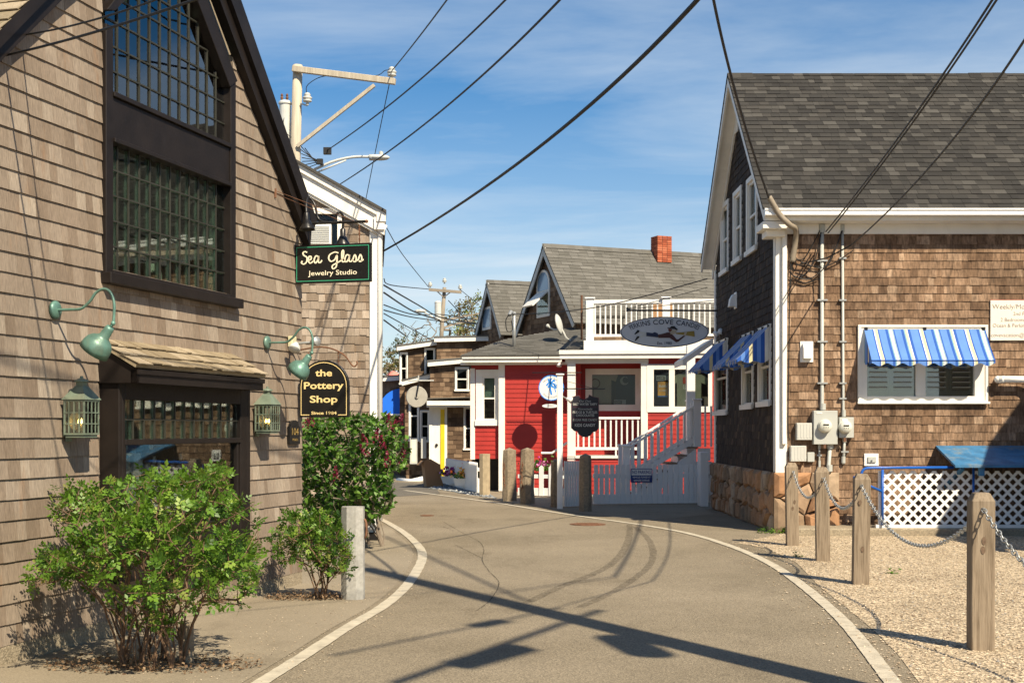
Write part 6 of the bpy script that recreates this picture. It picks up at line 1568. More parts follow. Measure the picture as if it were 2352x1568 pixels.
gh, UF, UG, uzr, uze = gable_house('brown shingled gable house with arched window and brick chimney behind the deck', 1247, 562, 38.0, 23.5, 1.95, 2.25, 6.4, 725)
gh2, UF2, UG2, _, _ = gable_house('smaller brown shingled gable house with one sash window behind the red shop', 1118, 645, 43.5, 21, 1.30, 1.75, 4.2, 765)
# arched window
c0 = UG.hit(1250, 723); ax0 = UG.hit(1238, 700)[0]; ax1 = UG.hit(1262, 700)[0]; azb = UG.hit(1250, 722)[1]; azt = UG.hit(1250, 626)[1]; azm = UG.hit(1250, 672)[1]
rx = (ax1 - ax0) / 2; xm_ = (ax0 + ax1) / 2
def archp(x0, x1, z0, z1, n=10): r_ = (x1 - x0) / 2; return [(x0, z0), (x1, z0)] + [((x0 + x1) / 2 + r_ * math.cos(math.pi * k / n), z1 - r_ + r_ * math.sin(math.pi * k / n)) for k in range(n + 1)]
m = MB(); m.prism(UG, archp(ax0 - .08, ax1 + .08, azb - .08, azt + .08), -.045, -.012); wo_ = m.obj('window', M_WHITE, gh)
m = MB(); m.prism(UG, archp(ax0, ax1, azm + .05, azt), -.052, -.0455); m.obj('pane', paint('painted_sky_glass', (.20, .30, .42), .08, .1, 2, 0, spec=.9), wo_); bx('pane', M_GLASS_DK, wo_, UG, ax0, ax1, -.05, -.0455, azb, azm - .03)  # blue sky reflection put into the upper pane's own colour
s = Fr(UG.p(ax0, -.06, azm), UG.ex, (UG.ey * .6 + UG.ez * .8), (UG.ey * -.8 + UG.ez * .6) * -1); s = Fr(UG.p(ax0, -.06, azm), UG.ex, None, UG.ey * -.75 - UG.ez * .66)
m = MB(); m.box(s, 0, ax1 - ax0, -.02, .02, 0, azm - azb); m.obj('open_sash', M_WHITE, wo_)
q1 = UG2.hit(1120, 735); hw_ = [UG2.hit(1112, 755)[0], UG2.hit(1128, 755)[0], UG2.hit(1120, 752)[1], UG2.hit(1120, 711)[1]]
f = MB(); f.box(UG2, hw_[0] - .08, hw_[1] + .08, -.05, -.012, hw_[2] - .08, hw_[3] + .08); wo_ = f.obj('window', M_WHITE, gh2); bx('pane', MATS['painted_sky_glass'], wo_, UG2, hw_[0], hw_[1], -.056, -.0505, hw_[2], hw_[3])
# brick chimney
cc = P(1519, 577, 39.4); ch = Fr((cc.x, cc.y, 0), UF.ex); cz0 = uzr - .35; cz1 = P(1519, 546, 39.2).z
cm = MB(); cm.box(ch, -.235, .235, -.2, .2, cz0, cz1 - .01); co = cm.obj('chimney', M_MORTAR, gh)
me_b = mesh_of(MB().box(WORLD, 0, 1, 0, 1, 0, 1), 'brick', M_BRICK); z = cz0; r_ = 0
while z < cz1:
    for k in range(3):
        bw_ = .165 - .012
        inst('brick', me_b, co, ch.at(-.25 + k * .167 + (0 if r_ % 2 else .0), -.213, z), (bw_, .05, .055))
        if k < 2: inst('brick', me_b, co, Fr(ch.p(-.248, -.16 + k * .19 + .17, z), -ch.ey), (.175, .05, .055))
    z += .066; r_ += 1
t = thing('satellite_dish', 'grey satellite dish seen edge on above the low roof', 'satellite dish', P(1285, 780, 34.5))
m = MB(); dc = P(1285, 745, 34.5); m.lathe(dc, (.93, -.3, .2), [(.001, .06), (.12, .05), (.24, .02), (.30, -.02), (.24, .01), (.001, .045)], 18); m.obj('dish', M_BOXGREY, t, smooth=True)
m = MB(); m.tube(spline([P(1258, 748, 34.5), P(1272, 757, 34.5), P(1290, 757, 34.5), P(1300, 775, 34.5), P(1310, 782, 34.6)], 4), .025, 6); m.ball(P(1258, 748, 34.5), .05); m.obj('arm', M_BOXGREY, t)
t = thing('service_mast', 'grey electric service mast standing on the low shingled roof', 'mast', P(1181, 806, 34)); m = MB(); m.tube([P(1181, 806, 34), P(1181, 716, 34)], .045, 8); m.obj('pipe', M_GALV, t, smooth=True)
m = MB(); m.tube([P(1181, 722, 34), P(1173, 716, 33.9), P(1170, 724, 33.8)], .05, 8); m.obj('weatherhead', M_GALV, t)
m = MB(); m.tube(spline([P(1172, 720, 33.8), P(1162, 735, 33.8), P(1165, 760, 33.8), P(1177, 757, 33.9), P(1174, 735, 33.8)], 5), .012, 4); m.obj('loop', M_CABLE, t)
t = thing('vent_stack', 'thin rusty vent pipe by the white deck railing', 'pipe', P(1336, 735, 33.5)); m = MB(); m.tube([P(1336, 780, 33.5), P(1336, 678, 33.5)], .028, 8); m.obj('pipe', M_RUST, t)
# ------------- white picket fences, gate, stairs
def picket_fence(label, a, b, h_, pitch, pw, parent_group, bottom=.16, rails=(.62,), topj=.0, pointed=True, board=.0):
    a = V(a[0], a[1], 0); b = V(b[0], b[1], 0); L = (b - a).length; f = Fr(a, b - a); t = thing('picket_fence', label, 'fence', f.p(L / 2, 0, 0), parent_group)
    bx('bottom_board', M_PVC, t, f, 0, L, -.03, .03, .03, .03 + bottom, .004)
    for r_ in rails: bx('rail', M_PVC, t, f, 0, L, -.026, .026, r_ * h_ - .045, r_ * h_ + .045, .004)
    n = int(L / pitch); vts = [(0, 0), (pw, 0), (pw, 1 - .05 / h_), (pw / 2, 1), (0, 1 - .05 / h_)] if pointed else [(0, 0), (pw, 0), (pw, 1), (0, 1)]
    m = MB(); m.prism(WORLD, vts, 0, .02); me = mesh_of(m, 'picket', M_PVC)
    for k in range(n):
        x = (k + .5) * L / n; hh = h_ - .06 + topj * (1 + math.cos(2 * math.pi * k / 9)); inst('picket', me, t, f.at(x - pw / 2, -.048, .03), (1, 1, hh))
    return t, f, L
f1 = G(1362, 1160); f2 = G(1640, 1157)
nf, ff_, _ = picket_fence('white picket gate fence with the blue no parking sign before the stairs', f1, f2, .88, .112, .088, 'white picket fences', .2, (.70,), -.0, False)
ga, gb = G(1287, 1166), G(1331, 1161)
picket_fence('narrow white vinyl gate panel leaning between white post and granite bollard', (ga.x + .05, ga.y), (gb.x + .15, gb.y - 1.2 + .8), .98, .06, .047, 'white picket fences', .2, (.72,), 0, False)
ba, bb = P(1190, 1140, 31.0), P(1300, 1140, 30.6)
picket_fence('sunlit white picket fence with pointed tops before the red wall', ba, bb, .78, .20, .11, 'white picket fences', .18, (.62,), 0, True)
pa, pb = P(1027, 1115, 37.5), P(1100, 1140, 32.3)
picket_fence('white planter fence with flower boxes beside the cardboard box', pa, pb, .80, .10, .07, 'white picket fences', .35, (.75,), 0, True)
bx2 = G(1640, 1157); ps = thing('fence_post', 'wide white fence post against the stone base of the shop', 'post', (3.98, 27.4, 0)); bx('shaft', M_PVC, ps, WORLD, 3.9, 4.06, 27.0, 27.5, 0, 1.12, .006)
# no parking sign
NP = Fr(ff_.p(0, -.075, 0), ff_.ex); r_ = box_px(NP, 1449, 1075.6, 1498, 1107.6)
t = thing('parking_sign', 'blue and white no parking sign on the white fence', 'sign', NP.p((r_[0] + r_[1]) / 2, 0, r_[2])); M_SBLUE = paint('sign_blue', (.025, .05, .20), .45, .08, 4, 0)
bx('plate', M_SBLUE, t, NP, r_[0], r_[1], 0, .012, r_[2], r_[3], .003); zmid = r_[2] + (r_[3] - r_[2]) * .52
bx('panel', M_PVC, t, NP, r_[0] + .015, r_[1] - .015, -.002, -.0005, zmid, r_[3] - .015)
xm_ = (r_[0] + r_[1]) / 2; w_ = r_[1] - r_[0]; hS = r_[3] - r_[2]
lettering('NO PARKING', M_SBLUE, t, NP, xm_, zmid + (r_[3] - .015 - zmid) / 2, hS * .24, w_ * .86, -.004, .02); lettering('VEHICLES TOWED AT', M_PVC, t, NP, xm_, r_[2] + hS * .37, hS * .13, w_ * .84, -.003, .015); lettering('OWNERS EXPENSE', M_PVC, t, NP, xm_, r_[2] + hS * .14, hS * .13, w_ * .74, -.003, .015)
# stairs
ST = Fr((0, 28.5, 0), (1, 0, 0)); sx = lambda x: ST.hit(x, 1000)[0]; sz = lambda y: ST.hit(1500, y)[1]
stt = thing('staircase', 'white wooden staircase with brown treads climbing along the shop gable', 'stairs', (sx(1520), 28.9, 0))
xs0, xs1, zl = sx(1446), sx(1600), sz(1026); n = 7; rn = (xs1 - xs0) / n; rs = zl / n; DW = 1.15
M_TREAD = paint('worn_brown_tread', (.20, .14, .09), .8, .2, 6, .2)
for k in range(n):
    bx('riser', M_PVC, stt, ST, xs0 + k * rn, xs0 + k * rn + .02, .03, DW, k * rs, (k + 1) * rs - .03); bx('tread', M_TREAD, stt, ST, xs0 + k * rn - .03, xs0 + (k + 1) * rn + .001, .0, DW, (k + 1) * rs - .029, (k + 1) * rs)
sg_ = MB(); sg_.prism(ST, [(xs0 + .05, 0), (xs0 + .3, 0), (xs1, zl - .35), (xs1, zl - .03), (xs0 + .05, rs - .03)], .03, .07); sg_.prism(ST, [(xs0 + .05, 0), (xs0 + .3, 0), (xs1, zl - .35), (xs1, zl - .03), (xs0 + .05, rs - .03)], DW - .05, DW - .01); sg_.obj('stringer', M_PVC, stt)
lx1_ = 4.05
bx('landing', M_TREAD, stt, ST, xs1, lx1_, -.03, DW + .9, zl - .03, zl + .0); bx('landing_fascia', M_PVC, stt, ST, xs1 + .3, lx1_, -.02, .03, zl - .30, zl - .031, .004)
for k in range(10): bx('skirt_board', M_PVC, stt, ST, xs0 + .25 + k * .16, xs0 + .37 + k * .16, .075, .09, 0, min(zl - .32, (.25 + k * .16) * zl / (xs1 - xs0) - .12) if k > 0 else .05)
def stair_rail(y):
    n0 = (sx(1436) , 0); r_ = MB(); z0_, z1_ = sz(1030), sz(930)
    a = ST.p(sx(1440), y, z0_ + .0); b = ST.p(sx(1598), y, z1_)
    r_.beam(a, b, .07, .05); ro_ = r_.obj('handrail', M_PVC, stt, bevel=.008); r2 = MB(); dz = V(0, 0, -.72); r2.beam(a + dz + (b - a) * .05, b + dz, .04, .13); r2.obj('lower_rail', M_PVC, ro_)
    for k in range(10): c = a.lerp(b, (k + .7) / 10.4); bx('baluster', M_PVC, ro_, Fr(c, (1, 0, 0)), -.025, .025, -.02, .02, -.66, -.028)
    bx('newel', M_PVC, ro_, ST, sx(1430), sx(1430) + .16, y - .07, y + .07, 0 if y < .5 else 0, z0_ + .04, .005); bx('newel_cap', M_PVC, ro_, ST, sx(1430) - .02, sx(1430) + .18, y - .09, y + .09, z0_ + .041, z0_ + .08, .01)
    bx('newel', M_PVC, ro_, ST, sx(1600) - .07, sx(1600) + .09, y - .07, y + .07, zl + .001, z1_ + .10, .005); bx('newel_cap', M_PVC, ro_, ST, sx(1600) - .09, sx(1600) + .11, y - .09, y + .09, z1_ + .101, z1_ + .14, .01)
stair_rail(.0); stair_rail(DW)
lr = bx('landing_rail', M_PVC, stt, ST, sx(1612), lx1_, .0, .05, sz(932), sz(932) + .06)
for k in range(3): bx('baluster', M_PVC, stt, ST, sx(1618) + k * .13, sx(1618) + k * .13 + .04, .005, .045, zl + .001, sz(932) - .001)
bx('post', M_PVC, stt, ST, lx1_ - .14, lx1_, .06, .2, zl + .001, sz(925), .004); bx('porch_post', M_PVC, stt, ST, 3.86, 4.04, .3, .5, .0, sz(760), .004); 
# small shed roof at the shop's rear door
t = thing('porch_hood', 'small white door hood under the oval sign', 'hood', P(1625, 800, 27)); m = MB(); m.prism(Fr((4.1, 26.6, 0), (-1, 0, 0), (0, 1, 0)), [(0, 3.45), (.62, 3.02), (.62, 2.9), (0, 3.33)], 0, 1.4); m.obj('roof', M_WHITE, t)

# ------------- white sign post with round sign and menu sign
SP = Fr((0, 26.2, 0), (1, 0, 0)); g = G(1286, 1168)
t = thing('sign_post', 'square white vinyl sign post with a flat cap at the road edge', 'post', (g.x, g.y, 0)); f = Fr((g.x, g.y, 0), (1, 0, 0)); pz = SP.hit(1286, 862)[1]
bx('shaft', M_PVC, t, f, -.056, .056, -.056, .056, -.01, pz, .004); bx('cap', M_PVC, t, f, -.085, .085, -.085, .085, pz + .001, pz + .035, .012)
DS = Fr((g.x, g.y + .02, 0), (1, 0, 0)); dq = lambda x, y: DS.hit(1219.5 + .1556 * x, 801.4 + .1556 * y)
D2 = Fr(RH.p(0, -1.0, 0), RH.ex); dq2 = lambda x, y: D2.hit(1219.5 + .1556 * x, 801.4 + .1556 * y)
c = dq2(300, 572); rad = dq2(487, 572)[0] - c[0]
t = thing('hanging_sign', 'round white sign with blue palm trees and a small oval plate below', 'sign', D2.p(c[0], 0, c[1] - rad))
M_PALM = paint('palm_blue', (.03, .25, .72), .5, .08, 5, 0)
m = MB(); m.lathe(D2.p(c[0], .04, c[1]), -D2.ey, [(.001, 0), (rad, 0), (rad, .04), (.001, .04)], 40); m.obj('board', M_PVC, t)
m = MB(); m.lathe(D2.p(c[0], -.001, c[1]), -D2.ey, [(rad * .94, 0), (rad * 1.005, 0), (rad * 1.005, .004), (rad * .94, .004)], 40); m.obj('rim', M_PALM, t)
def palm(cx_, cz_, k):
    strokes(M_PALM, t, D2, cx_, cz_, k, k, [[(-.02, .42), (-.05, .2), (-.03, -.1), (.06, -.5)]], k * .13, -.004, 'palm_trunk')
    fr_l = [[(0, .42), (-.12, .55), (-.2, .82)], [(0, .42), (.1, .55), (.25, .7), (.3, .6)], [(0, .42), (-.2, .45), (-.36, .25)], [(0, .42), (.2, .42), (.36, .3)], [(0, .42), (-.04, .65), (.04, .85)], [(0, .42), (.08, .25), (.2, .1)], [(0, .42), (-.12, .3), (-.22, .08)]]
    strokes(M_PALM, t, D2, cx_, cz_, k, k, fr_l, k * .13, -.0045, 'palm_fronds')
palm(c[0] - .01, c[1] - .02, rad * .95); palm(c[0] + rad * .32, c[1] - .03, rad * .48)
def ring_text(body, r_, a_mid, span, size, up=True):
    v_, f_ = text_geo(body, 1, 0, 0, 1.1); xs = [q_[0] for q_ in v_]; W_ = max(xs) - min(xs); md = (max(xs) + min(xs)) / 2; pts = []
    for q_ in v_:
        u = (q_[0] - md) / W_; a = R(a_mid) - u * R(span) if up else R(a_mid) + u * R(span); rr2 = r_ + (q_[1] * size if up else -q_[1] * size); pts.append(D2.p(c[0] + rr2 * math.cos(a), -.004, c[1] + rr2 * math.sin(a)))
    m = MB(); m.add(pts, f_); m.obj('lettering', M_TXT, t)
ring_text('Nothing Beats', rad * .75, 90, 105, .05); ring_text('Doing Nothing', rad * .75, 270, 105, .05, False)
o2 = dq2(285, 838); m = MB(); m.prism(D2, [(o2[0] + .27 * rad / .255 * math.cos(2 * math.pi * k / 24) * .6, o2[1] + .048 * math.sin(2 * math.pi * k / 24)) for k in range(24)], 0, .03); m.obj('name_plate', M_PVC, t)
lettering('OPEN', M_TXT, t, D2, o2[0], o2[1], .035, .16, -.003)
m = MB(); m.tube([D2.p(c[0] - rad * 1.5, .02, c[1] + rad * 1.2), D2.p(c[0] + .75, .02, c[1] + rad * 1.2)], .012, 6); m.tube([D2.p(c[0] - .1, .02, c[1] + rad * .97), D2.p(c[0] - .1, .02, c[1] + rad * 1.2)], .005, 5); m.tube([D2.p(o2[0] - .09, .02, o2[1] + .04), D2.p(o2[0] - .09, .02, c[1] - rad * .9)], .004, 5); m.tube([D2.p(o2[0] + .09, .02, o2[1] + .04), D2.p(o2[0] + .09, .02, c[1] - rad * .9)], .004, 5); m.obj('bracket', M_BLACK, t)
D3 = Fr(DS.p(0, -.10, 0), DS.ex)
t = thing('hanging_sign', 'dark shield shaped candy menu board with white lettering', 'sign', D3.p(dq(795, 1300)[0], 0, dq(795, 1300)[1]))
sh_ = [(590, 715), (650, 690), (710, 685), (730, 730), (780, 742), (840, 715), (855, 672), (905, 700), (998, 720), (998, 1165), (960, 1215), (910, 1225), (880, 1270), (830, 1295), (760, 1295), (700, 1260), (680, 1215), (640, 1210), (590, 1165)]
M_MENU = paint('dark_navy_board', (.012, .011, .018), .45, .15, 5, .02); m = MB(); m.prism(D3, [dq(*p_) for p_ in sh_][::-1], 0, .04); m.obj('board', M_MENU, t)
outline(paint('maroon_line', (.12, .03, .05), .5), t, D3, [dq(*p_) for p_ in sh_][::-1], .010, -.003)
wM = dq(998, 0)[0] - dq(590, 0)[0]; xm_ = dq(795, 0)[0]
for body, y, hz_, w_, sh2, b_ in (('Our Own', 770, 30, .42, .25, .0), ('SALT WATER TAFFY', 817, 34, .88, 0, .015), ('Homemade', 885, 32, .52, .25, 0), ('FUDGE & TURTLES', 935, 34, .88, 0, .015), ('CHOCOLATES', 980, 34, .66, 0, .015), ('SUGAR FREE CANDY', 1047, 32, .88, 0, .01), ('KIDS CANDY', 1125, 42, .74, 0, .03)):
    lettering(body, M_BOXGREY, t, D3, xm_, dq(0, y)[1], dq(0, 0)[1] - dq(0, hz_)[1], wM * w_, -.0045, b_, sh2)
for y in (852, 1015, 1080): bx('line', MATS['maroon_line'], t, D3, xm_ - wM * .44, xm_ + wM * .44, -.004, -.001, dq(0, y)[1] - .004, dq(0, y)[1] + .004)
m = MB(); m.tube([D3.p(dq(470, 585)[0], .1, dq(470, 585)[1]), D3.p(dq(1090, 585)[0], .02, dq(0, 588)[1])], .011, 6); m.tube([D3.p(dq(480, 460)[0], .1, dq(0, 460)[1]), D3.p(dq(900, 580)[0], .02, dq(0, 580)[1])], .005, 5)
for x in (680, 920): m.tube([D3.p(dq(x, 0)[0], .02, dq(0, 585)[1]), D3.p(dq(x, 0)[0], .02, dq(0, 700)[1])], .005, 5)
m.obj('bracket', M_BLACK, t)
bulb_light('white spotlight fixed to the sign post beside the menu board', D3.p(dq(530, 740)[0], -.0, dq(0, 735)[1]), [(.5, -.2, -.2)], D3.p(dq(470, 700)[0], .08, dq(0, 700)[1]))

# ================================================================ FAR LEFT STREET
def block(label, D, x0, x1, y_top0, y_top1, yb=None, depth=6.0, yaw=0, mat=M_SH_DARK, trim=True, nlim=120, exp=.14, roof=True, holes_px=()):
    a = P(x0, 985, D); f = turned(V(a.x, a.y, 0), yaw); b = f.hit(x1, 985)[0]; z0 = f.hit(x0, y_top0)[1]; z1 = f.hit(x1, y_top1)[1]; zb = 0 if yb is None else f.hit(x0, yb)[1]
    t = thing('house', label, 'house', f.p(b / 2, 0, max(0, zb)), 'shops along the far side street')
    hs = [box_px(f, *q_) for q_ in holes_px]; m = MB(); wall_with_holes(m, f, [(0, zb), (b, zb), (b, z1), (0, z0)], hs, 0, .12); w_ = m.obj('wall', mat, t); m = MB(); m.prism(f, [(0, zb), (b, zb), (b, z1), (0, z0)], depth - .1, depth); m.box(f, 0, .1, .13, depth - .11, zb, min(z0, z1)); m.box(f, b - .1, b, .13, depth - .11, zb, min(z0, z1)); m.obj('wall', mat, t)
    s = Shingles(mat, .02); s.face(f, [(0, zb), (b, zb), (b, z1), (0, z0)], [gr(q_) for q_ in hs], exp, .12, .28, .008, w_); s.build('shingle', w_, nlim)
    for q_ in hs: sash_window(f, q_, t, M_WHITE, .045, mull=1 if q_[1] - q_[0] > .9 else 0, sb=.028)
    if roof:
        m = MB(); m.prism(f, [(-.08, z0 + .0), (b + .08, z1 + .0), (b + .08, z1 + .15), (-.08, z0 + .15)], -.22, -.15); m.obj('fascia', M_WHITE, t); m = MB(); m.prism(f, [(-.10, z0 + .151), (b + .10, z1 + .151), (b + .10, z1 + .19), (-.10, z0 + .19)], -.25, depth); m.obj('roof', M_ROOF_LT, t); m = MB(); m.prism(f, [(-.05, z0 + .0), (b + .05, z1 + .0), (b + .05, z1 + .05), (-.05, z0 + .05)], -.149, -.001); m.obj('soffit', M_WHITE, t)
    return t, f, b
block('two storey brown shingled shop with flat white eave behind the others', 44.0, 1003, 1180, 786, 782, None, 6, 2)
b1 = block('narrow brown shingled shop front with two tall windows under a sloping white eave', 44.6, 918, 1003, 806, 792, None, 5, 0, holes_px=((921, 812, 934, 880), (978, 802, 997, 860)))
b2 = block('low brown shingled shop with white and yellow door beside the cardboard box', 41.0, 988, 1090, 842, 832, None, 4, 4, holes_px=((1048, 846, 1074, 895), (1068, 937, 1090, 1030)))
f = b2[1]
m = MB(); a = f.hit(980, 925)[0]; m.box(f, a, b2[2], -.55, -.001, f.hit(1000, 935)[1], f.hit(1000, 928)[1]); m.box(f, a, b2[2], -.60, -.551, f.hit(1000, 931)[1], f.hit(1000, 921)[1]); m.obj('cornice', M_WHITE, b2[0])
m = MB(); m.prism(f, [(a, f.hit(1000, 917)[1]), (b2[2], f.hit(1000, 914)[1]), (b2[2], f.hit(1000, 912)[1]), (a, f.hit(1000, 915)[1])], -.63, -.001); m.obj('cornice_roof', M_ROOF_LT, b2[0])
d0, d1 = f.hit(993, 1000)[0], f.hit(1021, 1000)[0]; dz = f.hit(1000, 940)[1]
fr2 = MB(); fr2.box(f, d0 - .1, d0, -.06, -.02, 0, dz + .1); fr2.box(f, d1, d1 + .08, -.06, -.02, 0, dz + .1); fr2.box(f, d0, d1, -.06, -.02, dz, dz + .1); fr2.obj('door_frame', M_WHITE, b2[0])
dr = bx('door', M_WHITE, b2[0], f, d0, d1 - .13, -.045, -.021, .1, dz); bx('door', M_YELLOW, b2[0], f, d1 - .129, d1, -.075, -.021, .1, dz); m = MB(); m.ball(f.p(d1 - .25, -.07, 1.1), .05); m.obj('handle', M_BLACK, dr)
b3 = block('small shop front with a white framed display window behind the round grey sign', 42.0, 930, 990, 886, 868, None, 4, 0, holes_px=((942, 900, 960, 1010), (968, 945, 984, 1012)), nlim=80)
for x, y0_, y1_, wd, lab in ((950, 1005, 1065, 17, 'white framed notice board under the display window'), (973, 1003, 1052, 12, 'narrow pale board with dark lettering beside the notice board')):
    g = P(x, y1_, 41.3); f = Fr((g.x, 41.3, 0), (1, 0, 0)); r_ = box_px(f, x - wd / 2, y0_, x + wd / 2, y1_); t = thing('notice_board', lab, 'notice board', f.p(0, 0, r_[2])); bx('board', M_BOXGREY, t, f, r_[0], r_[1], .0, .04, r_[2], r_[3]); bx('panel', M_CREAM if x < 960 else M_BOXGREY, t, f, r_[0] + .05, r_[1] - .05, -.004, -.001, r_[2] + .06, r_[3] - .06)
b4 = block('shop with a white corner post and blue awning beyond the lilac', 47.0, 830, 930, 880, 872, None, 5, 0, nlim=60)
def dome_awning(label, D, x0, x1, y0_, y1_, proj):
    a, b = P(x0, y1_, D), P(x1, y0_, D); t = thing('round_awning', label, 'awning', ((a.x + b.x) / 2, D, a.z)); m = MB(); n = 12; rows = []
    w_ = b.x - a.x; h_ = b.z - a.z; vs_ = []
    for i in range(n + 1):
        th = (math.pi / 2) * i / n
        for x in (a.x, b.x): vs_.append((x, D - proj * math.cos(th), a.z + h_ * math.sin(th)))
    m.add(vs_, [(2 * i, 2 * i + 1, 2 * i + 3, 2 * i + 2) for i in range(n)]); b0_ = [(b.x, D, a.z)] + [vs_[2 * i + 1] for i in range(n + 1)]; m.add(b0_, [tuple(range(len(b0_)))]); b0_ = [(a.x, D, a.z)] + [vs_[2 * i] for i in range(n + 1)]; m.add(b0_, [tuple(range(len(b0_)))]); m.obj('canopy', M_AWN_BLUE, t)
def q_awning(label, D, x0, x1, y0_, y1_):
    """quarter-round awning whose curved side faces the road"""
    a, b = P(x0, y1_, D), P(x1, y0_, D); t = thing('round_awning', label, 'awning', ((a.x + b.x) / 2, D, a.z)); n = 12; w_ = b.x - a.x; h_ = b.z - a.z; vs_ = []
    for i in range(n + 1):
        th = (math.pi / 2) * i / n
        for y in (D, D + 2.2): vs_.append((b.x - w_ * math.cos(th), y, a.z + h_ * math.sin(th)))
    m = MB(); m.add(vs_, [(2 * i, 2 * i + 1, 2 * i + 3, 2 * i + 2) for i in range(n)]); s = [(b.x, D, a.z)] + [vs_[2 * i] for i in range(n + 1)]; m.add(s, [tuple(range(len(s)))]); m.obj('canopy', M_AWN_BLUE, t); m = MB(); m.box(WORLD, a.x, b.x, D - .02, D, a.z - .06, a.z); m.obj('valance', M_PVC, t)
q_awning('bright blue rounded canvas awning behind the lilac', 45.0, 868, 922, 892, 950)
bx_ = P(927, 1060, 45); t = thing('porch_post', 'slim white porch post at the blue awning', 'post', (bx_.x, 45, 0)); bx('shaft', M_PVC, t, Fr((bx_.x, 45, 0), (1, 0, 0)), -.07, .07, -.07, .07, 0, P(927, 872, 45).z)
g = P(957, 911, 38); t = thing('hanging_sign', 'round grey millstone sign hanging on a white arm', 'sign', g - V(0, 0, .33)); m = MB(); m.lathe(g + V(0, .04, 0), (.12, -1, 0), [(.001, 0), (.30, 0), (.315, .02), (.30, .05), (.06, .05), (.05, .09), (.001, .09)], 32); m.obj('disc', paint('pale_stone_disc', (.36, .34, .29), .7, .12, 5, .1), t)
m = MB(); m.beam(g + V(.08, -.07, .42), g + V(0, -.07, 0), .03, .03); m.obj('hanger', M_BLACK, t); m = MB(); m.tube([g + V(-.25, 0, .47), g + V(.5, 0, .47)], .02, 6); m.tube([g + V(.05, 0, .47), g + V(.05, 0, .62)], .02, 6); m.obj('arm', M_BOXGREY, t)
c = thing('parasol', 'red and white beach umbrella top showing above the far roof', 'umbrella', P(903, 875, 50)); m = MB(); m.lathe(P(903, 862, 50), (0, 0, 1), [(.001, .18), (.14, .14), (.25, .02), (.28, -.1), (.22, -.09), (.001, .1)], 16); m.obj('canopy', paint('red_white_canvas', (.62, .20, .16), .7, .5, 2.5), c)
m = MB(); m.tube([P(903, 862, 50), V(P(903, 862, 50).x, 50, 0)], .02, 6); m.obj('pole', M_GALV, c)
# cardboard box
g = G(998, 1118); f = turned(V(g.x, g.y, 0), 14); t = thing('cardboard_box', 'open brown cardboard box tilted beside the yellow door', 'box', (g.x, g.y, 0)); wv = .40
m = MB(); m.prism(f, [(-.22, 0), (.25, .02), (.16, .62), (-.30, .72)], 0, .012); m.prism(f, [(-.22, 0), (.25, .02), (.16, .62), (-.30, .72)], .44, .452)
m.obj('side', M_CARD, t); m = MB(); m.beam(f.p(-.26, .226, .36), f.p(-.262, .226, .37), .43, .70) if False else m.prism(f, [(-.22, 0), (-.208, 0), (-.288, .72), (-.30, .72)], .0125, .4395); m.prism(f, [(.238, .02), (.25, .02), (.16, .62), (.148, .62)], .0125, .4395); m.prism(f, [(-.2, 0), (.237, .015), (.237, .027), (-.2, .012)], .0125, .4395); m.obj('side', M_CARD, t)
m = MB(); m.prism(f, [(-.30, .72), (-.42, .60), (-.425, .608), (-.305, .728)], .02, .43); m.obj('flap', M_CARD, t); m = MB(); m.prism(f, [(-.29, .715), (-.12, .78), (.16, .62), (.155, .61)], -.012, -.001); m.obj('flap', M_CARD, t)
# low white pipe along the shop foot
m = MB(); m.tube([P(915, 1103, 41), P(945, 1106, 40), P(980, 1098, 40)], .09, 8); tag(m.obj('drain_pipe', M_PVC, None, smooth=True), 'white plastic drain pipe lying on the ground by the cardboard box', 'pipe')
# flower boxes with blooms
def blooms(t, c, n, r, mat, zsc=.6, size=.045):
    m = MB()
    for _ in range(n):
        a = random.uniform(0, 6.28); q_ = Vector((random.gauss(0, r * .5), random.gauss(0, r * .35), abs(random.gauss(0, r * zsc * .5)))) + c; u = Vector((random.gauss(0, 1), random.gauss(0, 1) - .8, random.gauss(0, 1) + .5)).normalized(); x_ = u.orthogonal().normalized(); y_ = u.cross(x_); s = size * random.uniform(.6, 1.2)
        m.add([q_ + x_ * s, q_ + y_ * s, q_ - x_ * s, q_ - y_ * s, q_ + u * s * .3], [(0, 1, 4), (1, 2, 4), (2, 3, 4), (3, 0, 4)], random.random())
    return stuff(m.obj('flowers', mat, t, tones=True))
for (x, y, lab, mat) in ((1070, 1090, 'white flower box with orange pansies on the planter fence', M_FLOWER_ORANGE), (1040, 1085, 'white flower box with purple petunias on the planter fence', M_FLOWER_PURPLE)):
    D_ = 34.3 if x > 1050 else 36.0
    g = P(x, y + 8, D_); t = thing('flower_box', lab, 'flower box', g - V(0, 0, .2)); f = turned(g, -40); m = MB(); lo = [f.p(a, b, -.2) for a, b in ((-.24, -.14), (.24, -.14), (.24, .0), (-.24, .0))]; hi = [f.p(a, b, 0) for a, b in ((-.29, -.19), (.29, -.19), (.29, .02), (-.29, .02))]
    m.add(lo + hi, [(3, 2, 1, 0), (0, 1, 5, 4), (1, 2, 6, 5), (2, 3, 7, 6), (3, 0, 4, 7), (4, 5, 6, 7)]); m.obj('box', M_PVC, t); blooms(t, g + V(0, -.05, .04), 130, .3, mat, .7); blooms(t, g + V(0, -.02, .02), 110, .3, M_LEAF_LILAC, .45)
    if x > 1050: blooms(t, g + V(.06, .18, .3), 60, .18, M_FLOWER_PURPLE, .5)
for x in (1243, 1258):
    pass
